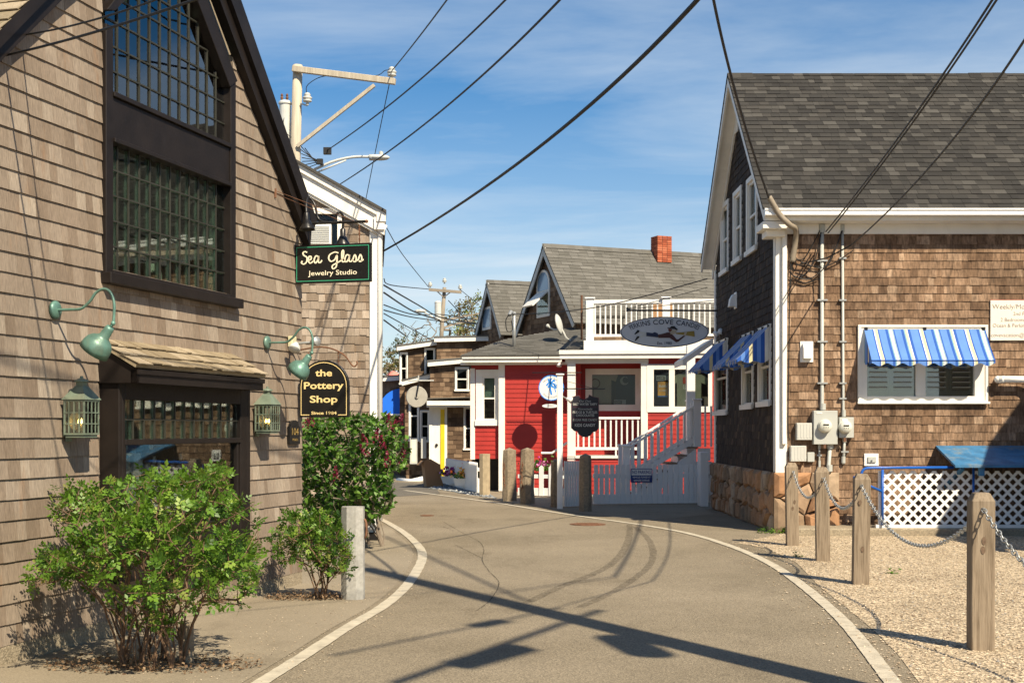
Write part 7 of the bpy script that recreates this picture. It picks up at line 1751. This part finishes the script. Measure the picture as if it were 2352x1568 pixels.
t = thing('flower_pot', 'pink flowers growing behind the sunlit picket fence', 'flowers', P(1246, 1130, 31.3)); blooms(t, P(1240, 1072, 31.3), 40, .3, M_FLOWER_PURPLE, .5); blooms(t, P(1240, 1080, 31.3), 90, .35, M_LEAF_LILAC, .6)
# ================================================================ POLES AND WIRES
def insulator(t, p, s=1.0, ax=(0, 0, 1)):
    m = MB(); m.lathe(p, ax, [(.02 * s, 0), (.02 * s, .04 * s), (.06 * s, .05 * s), (.06 * s, .07 * s), (.04 * s, .08 * s), (.065 * s, .09 * s), (.065 * s, .11 * s), (.035 * s, .13 * s), (.05 * s, .14 * s), (.03 * s, .17 * s), (.001, .18 * s)], 10); m.obj('insulator', M_BOXGREY, t, smooth=True)
DP = 27.5
pw = lambda x, y, d=0.0: P(x, y, DP + d)
base = P(684, 985, DP); base.z = 0
pole1 = thing('utility_pole', 'bleached wooden utility pole with a single side arm and rusty transformer', 'utility pole', base)
m = MB(); m.tube([base, pw(678, 370), pw(684, 150)], [.16, .115, .10], 12); m.obj('pole', M_POLE, pole1, smooth=True)
m = MB(); m.beam(pw(672, 158, -.13), pw(908, 188, -.5), .10, .125); m.obj('crossarm', M_POLE, pole1, bevel=.008)
m = MB(); m.beam(pw(860, 196, -.5), pw(683, 336, -.14), .05, .07); m.obj('brace', M_POLE, pole1)
insulator(pole1, pw(900, 183, -.48), 1.5)
t = pole1; tc_ = pw(655, 335, .1); m = MB(); m.lathe(pw(655, 332, .1), (0, 0, 1), [(.001, 0), (.135, 0), (.135, .02), (.12, .04), (.12, .84), (.14, .85), (.14, .88), (.10, .92), (.001, .94)], 18); tr_ = m.obj('transformer', M_GREYSTEEL, pole1, smooth=False)
for k, (dx_, dz_) in enumerate(((-.06, .93), (.05, .93))): m = MB(); m.lathe(pw(655, 332, .1) + V(dx_, -.05, dz_), (0, 0, 1), [(.02, 0), (.035, .04), (.02, .07), (.03, .1), (.001, .14)], 8); m.obj('bushing', M_RUST, tr_)
insulator(pole1, pw(706, 242, -.15), 1.5)
m = MB(); m.tube([pw(690, 238, -.1), pw(706, 243, -.15)], .015, 6); m.obj('bracket', M_GALV, pole1)
m = MB(); m.tube(spline([pw(706, 220, -.15), pw(704, 200, -.2), pw(720, 185, -.2), pw(742, 176, -.2), pw(780, 172, -.2), pw(860, 175, -.4), pw(885, 162, -.45), pw(900, 163, -.48)], 5), .008, 4); m.tube(spline([pw(660, 240, .05), pw(650, 290, -.05), pw(662, 310, -.05), pw(680, 322, -.1)], 4), .007, 4); m.obj('jumper', M_CABLE, pole1)
lt = thing('street_light', 'grey cobra head street light on a curved arm', 'street light', pw(715, 395)); m = MB(); m.tube(spline([pw(690, 402, .1), pw(725, 388), pw(765, 371), (pw(810, 361)), pw(852, 360)], 5), .03, 8); m.tube([pw(728, 396), pw(795, 368)], .018, 6); m.obj('arm', M_GREYSTEEL, lt, smooth=True)
m = MB(); c = pw(872, 362); m.ball(c, .22, (1, .55, .28), 12, 7); m.box(Fr(c, (1, 0, 0)), -.22, -.06, -.07, .07, -.05, .05); hd = m.obj('head', M_GREYSTEEL, lt, smooth=True); m = MB(); m.lathe(c + V(.03, 0, .06), (0, 0, 1), [(.04, 0), (.045, .06), (.001, .08)], 10); m.obj('photocell', M_BOXGREY, hd)
m = MB(); m.tube([pw(700, 340), pw(728, 377)], .01, 5)
for k in range(7): m.tube(spline([pw(690 + k, 335 + k * 9, -.1), pw(712 + 3 * k, 358 + 3 * k, -.1), pw(730 + k, 372 + random.uniform(-6, 8), -.1), pw(738, 380, -.1)], 4), .009, 4)
m.box(Fr(pw(752, 347, -.1), (1, 0, 0)), -.08, .08, -.05, .05, -.07, .07); m.box(Fr(pw(735, 372, -.1), (1, 0, 0)), -.06, .06, -.05, .05, -.05, .06); m.obj('cable_splice', M_CABLE, pole1)
# far pole
D2_ = 62.0; fp = lambda x, y, d=0.0: P(x, y, D2_ + d); base = P(1014, 985, D2_); base.z = 0
M_POLE2 = paint('dark_pole_wood', (.26, .22, .17), .85, .2, 4, .2)
pole2 = thing('utility_pole', 'distant utility pole with a double crossarm and tank transformer above the roofs', 'utility pole', base)
m = MB(); m.tube([base, fp(1014, 768), fp(1021, 660)], [.13, .10, .085], 10); m.obj('pole', M_POLE2, pole2, smooth=True); m = MB(); m.beam(fp(985, 665, -.2), fp(1060, 671, -.2), .12, .13); m.obj('crossarm', M_POLE2, pole2)
for x, y in ((988, 661), (1021, 652), (1057, 667)): insulator(pole2, fp(x, y, -.2), 1.6)
m = MB(); m.beam(fp(1003, 668, -.2), fp(1018, 682, -.1), .04, .04); m.beam(fp(1036, 670, -.2), fp(1020, 682, -.1), .04, .04); m.obj('brace', M_POLE2, pole2)
m = MB(); m.lathe(fp(1006, 736, -.1), (0, 0, 1), [(.001, 0), (.16, 0), (.16, .8), (.17, .86), (.10, .92), (.001, .95)], 14); m.obj('transformer', M_GREYSTEEL, pole2)
m = MB(); m.beam(fp(1020, 735), fp(1100, 720, 2), .08, .08); m.beam(fp(1018, 752), fp(1100, 730, 2), .08, .08); m.obj('side_brace', M_POLE2, pole2)
lt2 = thing('street_light', 'small distant street light among the wires', 'street light', fp(970, 715)); m = MB(); m.ball(fp(966, 714), .3, (1, .5, .3), 8, 5); m.tube([fp(972, 716), fp(1008, 735)], .04, 5); m.obj('head', M_GREYSTEEL, lt2)
# poles out of the frame that carry the wires over the road (their shadows cross the asphalt)
p1s = G(838.6, 1306); HP = 11.0
shh = V(LD.x, LD.y, 0) / -LD.z
TP = V(p1s.x, p1s.y, 0) - shh * HP; TP.z = HP; lean = V(.62, 0, 0); BP = V(TP.x - lean.x, TP.y - lean.y, 0)
pole3 = thing('utility_pole', 'leaning wooden utility pole at the near road edge', 'utility pole', BP)
at = lambda z: BP + (TP - BP) * (z / HP)
m = MB(); m.tube([BP, TP], [.17, .13], 12); m.obj('pole', M_POLE, pole3, smooth=True)
# things on the near pole placed so that their shadows lie on the road where the photo has them
def up(x, y, z): g_ = G(x, y); q_ = V(g_.x, g_.y, 0) - shh * z; q_.z = z; return q_
m = MB(); m.beam(up(1380, 1400, 9.0), up(905, 1568, 7.2), .06, .06); m.obj('lamp_arm', M_GREYSTEEL, pole3)
m = MB(); m.beam(up(1205, 1485, 8.0), up(1045, 1528, 7.6), .26, .12); m.obj('lamp_head', M_GREYSTEEL, pole3)
m = MB(); m.tube([up(1285, 1395, 9.3), up(1080, 1440, 8.6), up(760, 1505, 7.8)], .022, 5); m.beam(up(1160, 1424, 8.7), up(1085, 1438, 8.6), .14, .1); m.obj('guy_arm', M_CABLE, pole3)
m = MB(); m.tube([up(1490, 1500, 6.9), up(1420, 1465, 6.9 + .9)], .17, 12); m.obj('transformer', M_GREYSTEEL, pole3)
m = MB(); m.tube([up(1210, 1380, 9.6), up(1000, 1285, 11.6), up(880, 1230, 12.6)], .03, 5); m.obj('top_brace', M_CABLE, pole3)
B4 = V(-4.4, -8.5, 0); pole4 = thing('utility_pole', 'wooden utility pole behind the viewpoint', 'utility pole', B4); m = MB(); m.tube([B4, B4 + V(0, 0, 10.4)], [.16, .12], 10); m.obj('pole', M_POLE, pole4, smooth=True); m = MB(); m.beam(B4 + V(-1, 0, 9.9), B4 + V(1, 0, 9.9), .1, .12); m.obj('crossarm', M_POLE, pole4)

def wire(label, px, D0, D1, r, tail=(), head=(), group='overhead wires', n=22):
    """cable through three points of the picture, running evenly between two distances"""
    (x0, y0), (xm, ym), (x1, y1) = px; cx_, cy_ = 2 * xm - (x0 + x1) / 2, 2 * ym - (y0 + y1) / 2
    pts = [Vector(q_) for q_ in head]
    for k in range(n + 1):
        t_ = k / n; x = (1 - t_) ** 2 * x0 + 2 * t_ * (1 - t_) * cx_ + t_ * t_ * x1; y = (1 - t_) ** 2 * y0 + 2 * t_ * (1 - t_) * cy_ + t_ * t_ * y1
        pts.append(P(x, y, 1 / ((1 - t_) / D0 + t_ / D1)))
    pts += [Vector(q_) for q_ in tail]
    m = MB(); m.tube(pts, r, 6); o = m.obj('overhead_wire', M_CABLE, None); tag(o, label, 'wire', group); return o
T_ = lambda z: at(z)
wire('thin wire running from the arm insulator of the bleached pole up over the road', [(900, 163), (965, 82), (1040, -18)], DP - .5, 16.5, .011, [T_(10.9)])
wire('middle wire spliced near the street light and rising over the road', [(752, 345), (962, 186), (1185, -24)], DP - .1, 14, .012, [T_(10.4)])
wire('wire leaving behind the white rake and rising over the road', [(765, 433), (1035, 237), (1305, -20)], 30, 12.5, .013, [T_(9.9)])
wire('thickest black cable sweeping from the white corner board up over the road', [(835, 602), (1255, 325), (1622, -22)], 26, 9.6, .019, [T_(7.6)])
wire('wire dropping from the arm insulator behind the white corner board', [(900, 166), (872, 300), (838, 470)], DP - .5, 34, .010)
wire('black cable dropping from overhead to the brown gable corner', [(1766, 455), (1690, 215), (1634, -25)], 19.83, 13.4, .017, [B4 + V(.6, 0, 9.9)])
wire('upper of two close cables reaching the thick conduit on the shop', [(1897, 532), (2097, 270), (2296, -26)], 20.0, 10.0, .010, [T_(8.2)])
wire('lower of two close cables reaching the thick conduit on the shop', [(1902, 535), (2108, 266), (2306, -26)], 20.0, 9.9, .0095, [T_(8.1)])
wire('single cable reaching the loose loops beside the shop corner', [(1955, 563), (2172, 341), (2375, 58)], 19.6, 9.8, .011, [T_(6.9)], [P(1840, 606, 20.15), P(1900, 592, 20.0)])
hk1 = PW.hit(18, 85, -.16); hk2 = PW.hit(0, 130, -.16)
wire('upper thin wire tied to the dark rake of the tan shop', [(41, 82), (205, 49), (400, -16)], 9.1, 7.4, .0065, [T_(8.9)], [PW.p(hk1[0], -.13, hk1[1])])
wire('lower thin wire tied to the dark rake of the tan shop', [(5, 129), (225, 72), (470, -8)], 8.9, 7.0, .0085, [T_(8.7)], [PW.p(hk2[0], -.13, hk2[1])])
def wire_s(label, pts, r, group):
    m = MB(); m.tube(spline(pts, 6), r, 6); tag(m.obj('overhead_wire', M_CABLE, None), label, 'wire', group)
for i, (pts, r) in enumerate((([(882, 640), (900, 655), (985, 664)], .016), ([(882, 655), (960, 700), (1010, 728), (1100, 745)], .03), ([(882, 672), (950, 715), (1010, 735)], .03), ([(882, 700), (950, 722), (1012, 722), (1095, 735)], .02), ([(882, 712), (945, 728), (1012, 738), (1100, 757)], .02), ([(882, 720), (945, 755), (1000, 785)], .02), ([(882, 735), (930, 770)], .025), ([(886, 520), (925, 585), (985, 660)], .014), ([(1057, 665), (1100, 700)], .014), ([(1030, 690), (1090, 755)], .02))):
    wire_s('wire of the tangled bundle crossing to the distant pole', [P(x, y, 38 + (D2_ - 38) * min(1, max(0, (x - 880) / 135)) if x < 1015 else D2_ - (x - 1015) / 100 * 14) for x, y in pts], r, 'bundle of wires to the distant pole')
wire_s('cable crossing before the arched window to the service mast', [P(1172, 722, 33.8), P(1260, 718, 32.5), P(1400, 700, 30), P(1625, 640, 27)], .012, 'overhead wires')

# ================================================================ NEIGHBOUR outside the frame on the right (casts the shade on the shop front)
NB = Fr((8.7, 14.0, 0), (1, 0, 0)); nb = thing('house', 'grey shingled neighbour gable house beside the gravel', 'house', (11.5, 14, 0))
nbp = [(0, 0), (9.0, 0), (9.0, 4.1), (4.5, 10.3), (0.0, 4.1)]
m = MB(); m.prism(NB, nbp, 0, 2.6); nbw = m.obj('wall', M_SH_GREY, nb); s_ = Shingles(M_SH_GREY, .016); s_.face(NB, nbp, [], .14, .12, .25, .004, nbw); s_.build('shingle', nbw, 0)
m = MB(); m.prism(NB, [(-.4, 3.5), (4.5, 10.25), (9.4, 3.5), (9.4, 3.75), (4.5, 10.5), (-.4, 3.75)], -.1, 2.7); m.obj('roof', M_ROOF_DK, nb)

# ================================================================ PLANTING
def leaf_quad(m, c, d, nrm, L, W, tone):
    s = d.cross(nrm).normalized() * (W / 2); n2 = s.cross(d).normalized()
    m.add([c, c + d * L * .45 + s - n2 * L * .04, c + d * L - n2 * L * .12, c + d * L * .45 - s - n2 * L * .04], [(0, 1, 2), (0, 2, 3)], tone)
def shrub(t, base, targets, r_tip, leaf_fn, mat_b, mat_l, trunk_exp=.42, step=.16, nstem=1, spread=.1, name='foliage', rmax=.03, droop=0.0):
    base = Vector(base); nodes_ = []; par = []
    for k in range(nstem):
        a = 2 * math.pi * k / max(1, nstem) + random.random(); nodes_.append(base + V(math.cos(a) * spread, math.sin(a) * spread, 0)); par.append(-1)
    arr = np.zeros((60000, 3)); stem_tips = []
    if nstem > 1:
        tl = list(targets); k0 = len(nodes_)
        for k in range(nstem * 2):
            q_ = Vector(random.choice(tl)); a = nodes_[k % k0]; L = (q_ - a).length; prev = k % k0; n_ = max(3, int(L / step)); bend = V((q_.x - a.x), (q_.y - a.y), 0) * -.18
            for i in range(1, n_ + 1):
                s = i / n_; c = a.lerp(q_, s) + bend * math.sin(math.pi * s) + V(random.gauss(0, .014), random.gauss(0, .014), .06 * L * math.sin(math.pi * s)); nodes_.append(c); par.append(prev); prev = len(nodes_) - 1
            stem_tips.append(prev)
    for i, q_ in enumerate(nodes_): arr[i] = q_
    tg = sorted([Vector(q_) for q_ in targets], key=lambda q_: (q_ - base).length); tips = []
    for q_ in tg:
        n = len(nodes_); d = np.linalg.norm(arr[:n] - np.array(q_), axis=1) + 1.2 * np.maximum(0, arr[:n, 2] - q_.z + .02)
        j = int(d.argmin()); a = nodes_[j]; L = (q_ - a).length; k = max(1, int(L / step)); prev = j; perp = V(random.gauss(0, 1), random.gauss(0, 1), random.gauss(0, .6)) * L * .09
        for i in range(1, k + 1):
            s = i / k; c = a.lerp(q_, s) + perp * math.sin(math.pi * s) + V(random.gauss(0, .012), random.gauss(0, .012), .10 * L * math.sin(math.pi * s))
            arr[len(nodes_)] = c; nodes_.append(c); par.append(prev); prev = len(nodes_) - 1
        tips.append(prev)
    tips += stem_tips
    cnt = [0] * len(nodes_)
    for q_ in tips: cnt[q_] += 1
    for i in range(len(nodes_) - 1, -1, -1):
        if par[i] >= 0: cnt[par[i]] += max(cnt[i], 0)
    rad = [min(rmax, r_tip * max(1, c) ** trunk_exp) for c in cnt]
    m = MB()
    for i in range(len(nodes_)):
        if par[i] >= 0: m.tube([nodes_[par[i]], nodes_[i]], [min(rad[par[i]], rad[i] * 1.35), rad[i]], 4 if rad[i] < .006 else 6, False)
    bo = m.obj('branches', mat_b, t)
    lm = MB()
    for q_ in tips: leaf_fn(lm, nodes_[q_], (nodes_[q_] - nodes_[par[q_]]).normalized() if par[q_] >= 0 else V(0, 0, 1))
    lo = lm.obj(name, mat_l, t, tones=True); stuff(lo)
    return nodes_, tips
def rnd_dir(zb=0.0): 
    d = V(random.gauss(0, 1), random.gauss(0, 1), random.gauss(0, 1) + zb); return d.normalized()
def rose_leaf(m, p, d):
    if random.random() < .05: return
    z_ = random.uniform(.65, 1.25)
    for k in range(random.randint(3, 5)):
        dd = (d * .5 + rnd_dir(.25)).normalized(); st = p - d * random.uniform(0, .07); L = random.uniform(.055, .095); tone = min(.999, max(0, random.gauss(.5, .25)))
        nrm = (rnd_dir(1.3)); nrm = (nrm - dd * nrm.dot(dd)).normalized(); s = dd.cross(nrm)
        for i in range(2):
            c = st + dd * L * (.35 + .35 * i)
            for sg in (-1, 1): leaf_quad(m, c, (dd * .5 + s * sg * .9).normalized(), nrm + rnd_dir() * .25, random.uniform(.026, .042) * z_, random.uniform(.017, .028) * z_, tone)
        leaf_quad(m, st + dd * L * .85, dd, nrm, random.uniform(.030, .047) * z_, .026 * z_, tone)
def lilac_leaf(m, p, d):
    for k in range(random.randint(5, 8)):
        dd = (d * .25 + rnd_dir(-.15)).normalized(); nrm = rnd_dir(.9); nrm = (nrm - dd * nrm.dot(dd)).normalized()
        leaf_quad(m, p - d * random.uniform(0, .16) + rnd_dir() * .02, dd, nrm, random.uniform(.065, .105), random.uniform(.042, .066), min(.999, max(0, random.gauss(.5, .25))))
def fill(n, test, lo, hi, shell=None):
    out = []; tries = 0
    while len(out) < n and tries < n * 200:
        tries += 1; q_ = V(random.uniform(lo[0], hi[0]), random.uniform(lo[1], hi[1]), random.uniform(lo[2], hi[2]))
        w_ = test(q_)
        if w_ > 0 and random.random() < w_: out.append(q_)
    return out
# large rose bush by the bay window
rb_ = G(345, 1545); rb_ = V(rb_.x - .05, rb_.y + .25, 0); DR = rb_.y
def prj(q_): return CX + FPX * q_.x / q_.y, HY - FPX * (q_.z - EYE) / q_.y
OUT_ROSE = [(15, 1325), (60, 1300), (130, 1240), (120, 1160), (150, 1110), (250, 1120), (330, 1085), (430, 1092), (520, 1070), (525, 1115), (590, 1165), (595, 1230), (600, 1330), (550, 1400), (480, 1380), (420, 1440), (330, 1440), (250, 1400), (180, 1330), (100, 1350), (40, 1350)]
def rose_test(q_):
    px, py = prj(q_)
    if not inside(OUT_ROSE, px, py): return 0
    if (q_ - PW.o).dot(PW.ey) > -.10: return 0
    dd = (q_.x - rb_.x) ** 2 / 1.0 ** 2 + (q_.y - rb_.y) ** 2 / .62 ** 2 + (q_.z - .85) ** 2 / .60 ** 2
    if dd > 1.6: return 0
    hol = .45 + .55 * min(1, dd)
    k_ = 1.0 if mnoise.noise(q_ * 4.0) > -.02 else .12
    return hol * k_ * (1 if q_.z > .72 else .8 if q_.z > .5 else .5)
t = thing('rose_bush', 'large leafy green bush with bare brown lower stems before the bay window', 'bush', rb_)
shrub(t, rb_, fill(680, rose_test, (rb_.x - 1.4, rb_.y - .8, .25), (rb_.x + 1.2, rb_.y + .8, 1.5)), .0022, rose_leaf, M_BARK, M_LEAF_ROSE, .40, .11, 24, .20, rmax=.011)
sb_ = G(735, 1375); OUT_S = [(620, 1250), (650, 1180), (700, 1180), (760, 1180), (805, 1215), (812, 1290), (790, 1360), (730, 1330), (690, 1290), (640, 1290)]
def sm_test(q_):
    if not inside(OUT_S, *prj(q_)): return 0
    if (q_ - PW.o).dot(PW.ey) > -.06 and (q_ - PW.o).dot(PW.ex) < .1: return 0
    return 1 if mnoise.noise(q_ * 4) > -.1 else .3
t = thing('small_shrub', 'small thin shrub between the shop corner and the granite post', 'bush', V(sb_.x, sb_.y, 0))
shrub(t, V(sb_.x, sb_.y, 0), fill(190, sm_test, (sb_.x - .6, sb_.y - .3, .2), (sb_.x + .42, sb_.y + .25, 1.0)), .002, rose_leaf, M_BARK, M_LEAF_ROSE, .40, .10, 5, .05, rmax=.013)
# lilac
lb0 = V(-2.0, 17.9, 0)
OUT_L = [(690, 960), (770, 945), (850, 950), (905, 955), (935, 1010), (930, 1060), (900, 1095), (905, 1160), (885, 1185), (845, 1180), (850, 1240), (790, 1250), (690, 1250)]
def lil_test(q_):
    if not inside(OUT_L, *prj(q_)): return 0
    dd = ((q_.x - lb0.x) / 1.3) ** 2 + ((q_.y - lb0.y) / 1.1) ** 2 + ((q_.z - .9) / 1.25) ** 2
    if dd > 1.6: return 0
    return (.2 + .8 * min(1, dd)) * (1 if mnoise.noise(q_ * 2.3 + V(5, 0, 0)) > -.15 else .2) * (1 if q_.z > .45 else .75)
t = thing('lilac_bush', 'dense green lilac bush with crimson blossom beside the grey house', 'bush', lb0)
nd, tips = shrub(t, lb0, fill(1150, lil_test, (lb0.x - 1.5, lb0.y - 1.1, .1), (lb0.x + 1.5, lb0.y + 1.0, 2.1)), .003, lilac_leaf, M_BARK_GREY, M_LEAF_LILAC, .40, .15, 7, .25, rmax=.03)
def panicle(m, p, L):
    d = (V(random.gauss(0, .25), random.gauss(0, .25), 1)).normalized()
    for k in range(60):
        s = random.random(); r_ = (1 - s) * L * .26 + .008; q_ = p + d * L * s + rnd_dir() * r_; u = (rnd_dir(.2) + V(0, -.6, 0)).normalized(); x_ = u.orthogonal().normalized(); y_ = u.cross(x_); e = random.uniform(.010, .017); m.add([q_ + x_ * e, q_ + y_ * e, q_ - x_ * e, q_ - y_ * e], [(0, 1, 2, 3)], random.random())
for (x, y) in ((700, 970), (714, 966), (840, 1010), (843, 1040), (862, 1002), (880, 1020), (893, 970), (907, 985), (917, 965), (925, 1040), (770, 1095), (915, 1072), (888, 1062)):
    m = MB(); D_ = 16.75 if x < 900 else 17.0; panicle(m, P(x, y + 8, D_ + random.uniform(-.1, .2)), random.uniform(.12, .2)); m.obj('blossom', M_FLOWER_RED, t, tones=True)
# fallen leaves and dry litter
def litter(name, label, cx_, cy_, rx_, ry_, n, size=(.02, .05), mat=M_LEAF_DRY, zm=.05):
    m = MB()
    for _ in range(n):
        a = random.uniform(0, 6.28); r_ = math.sqrt(random.random()); q_ = V(cx_ + rx_ * r_ * math.cos(a), cy_ + ry_ * r_ * math.sin(a), .010 + random.random() ** 2 * zm); d = rnd_dir(); d.z *= .3; d.normalize(); leaf_quad(m, q_, d, V(random.gauss(0, .5), random.gauss(0, .5), 1).normalized(), random.uniform(*size), random.uniform(size[0] * .5, size[1] * .5), random.random())
    tag(stuff(m.obj(name, mat, None, tones=True)), label, 'leaf litter')
litter('leaf_litter', 'dry brown leaf litter under the large green bush', rb_.x, rb_.y, .75, .32, 900)
litter('leaf_litter', 'dry twigs and leaves around the small shrub', sb_.x - .08, sb_.y + .02, .45, .18, 600)
litter('weeds', 'low green weeds at the stone corner of the shop', 4.0, 20.1, .25, .15, 120, (.03, .07), M_LEAF_ROSE, .08)
for x_, y_, lab_ in ((1832, 1279, 'tiny green weed in the gravel by the second chain post'), (2050, 1318, 'small dry weed tuft in the gravel beyond the mossy post')): g_ = G(x_, y_); litter('weed', lab_, g_.x, g_.y, .06, .05, 26, (.03, .06), M_LEAF_ROSE, .06)
# old granite stub behind the rose bush
rough_post('granite_post', 'short rough stone post half hidden behind the large green bush', 425, 1528, 34, 95, M_GRANITE_BR, None, 8, .9, .05, 10, cap=.02)
t = thing('picket_stub', 'black and white painted post hidden behind the lilac', 'post', V(-2.03, 18.9, 0)); bx('shaft', M_PVC, t, Fr(V(*G(853, 1240)[:2], 0), (1, 0, 0)), -.07, .07, -.05, .05, 0, .55); bx('base', M_BLACK, t, Fr(V(*G(853, 1240)[:2], 0), (1, 0, 0)), -.10, .10, -.08, .08, 0, .12)

# trees beyond the roofs
def tree(label, base, top, rx_, mat, n, leafs, fn_size, bark=M_BARK_GREY, bare=False, seed=0, low=.35):
    base = Vector(base); H_ = top; t = thing('tree', label, 'tree', base, 'trees beyond the roofs')
    def test(q_):
        s = (q_.z - H_ * low) / (H_ * (1 - low)); 
        if s < 0 or s > 1: return 0
        prof = math.sin(math.pi * min(1, .12 + s * .9)) ** .7
        rr = math.hypot(q_.x - base.x, q_.y - base.y) / (rx_ * prof + .01)
        if rr > 1: return 0
        return (.3 + .7 * rr) * (1 if mnoise.noise(q_ * .9 + V(seed, 0, 0)) > -.1 else .15)
    def lf(m, p, d):
        for k in range(leafs):
            c = p + rnd_dir() * random.uniform(0, fn_size * 2.4); leaf_quad(m, c, rnd_dir(), rnd_dir(.6), fn_size * random.uniform(.7, 1.4), fn_size * random.uniform(.5, .9), random.random())
    shrub(t, base, fill(n, test, (base.x - rx_, base.y - rx_, 0), (base.x + rx_, base.y + rx_, H_)), .012, lf, bark, mat, .45, .6, 1, 0, 'crown', .25)
tree('spring tree with reddish brown buds behind the blue awning', P(885, 985, 66) - V(0, 0, 1.6), 6.0, 2.3, M_LEAF_TREE, 420, 12, .10, seed=1, low=.05)
tree('olive evergreen tree standing above the flat eave', P(938, 985, 70) - V(0, 0, 1.6), 7.5, 1.7, M_LEAF_PINE, 520, 16, .11, seed=2, low=.08)
tree('bare thin tree with sparse twigs beside the distant pole', P(975, 985, 74) - V(0, 0, 1.6), 8.6, 2.0, M_LEAF_TREE, 320, 2, .06, seed=3, low=.3)
tree('golden brown tree behind the small gable house', P(1075, 985, 64) - V(0, 0, 1.6), 8.3, 2.2, M_LEAF_TREE, 620, 16, .11, seed=4, low=.1)
tree('fresh yellow green tree tip above the golden tree', P(1098, 985, 72) - V(0, 0, 1.6), 9.2, 1.6, leaf_mat('yellow_green_leaf', [(0, (.10, .13, .02)), (1, (.26, .30, .05))]), 260, 14, .12, seed=6, low=.4)
tree('dull brown tree in the gap between awning and flat eave', P(900, 985, 80) - V(0, 0, 1.6), 5.4, 3.4, M_LEAF_TREE, 420, 12, .12, seed=5, low=.03)
print('objects', len(bpy.data.objects))
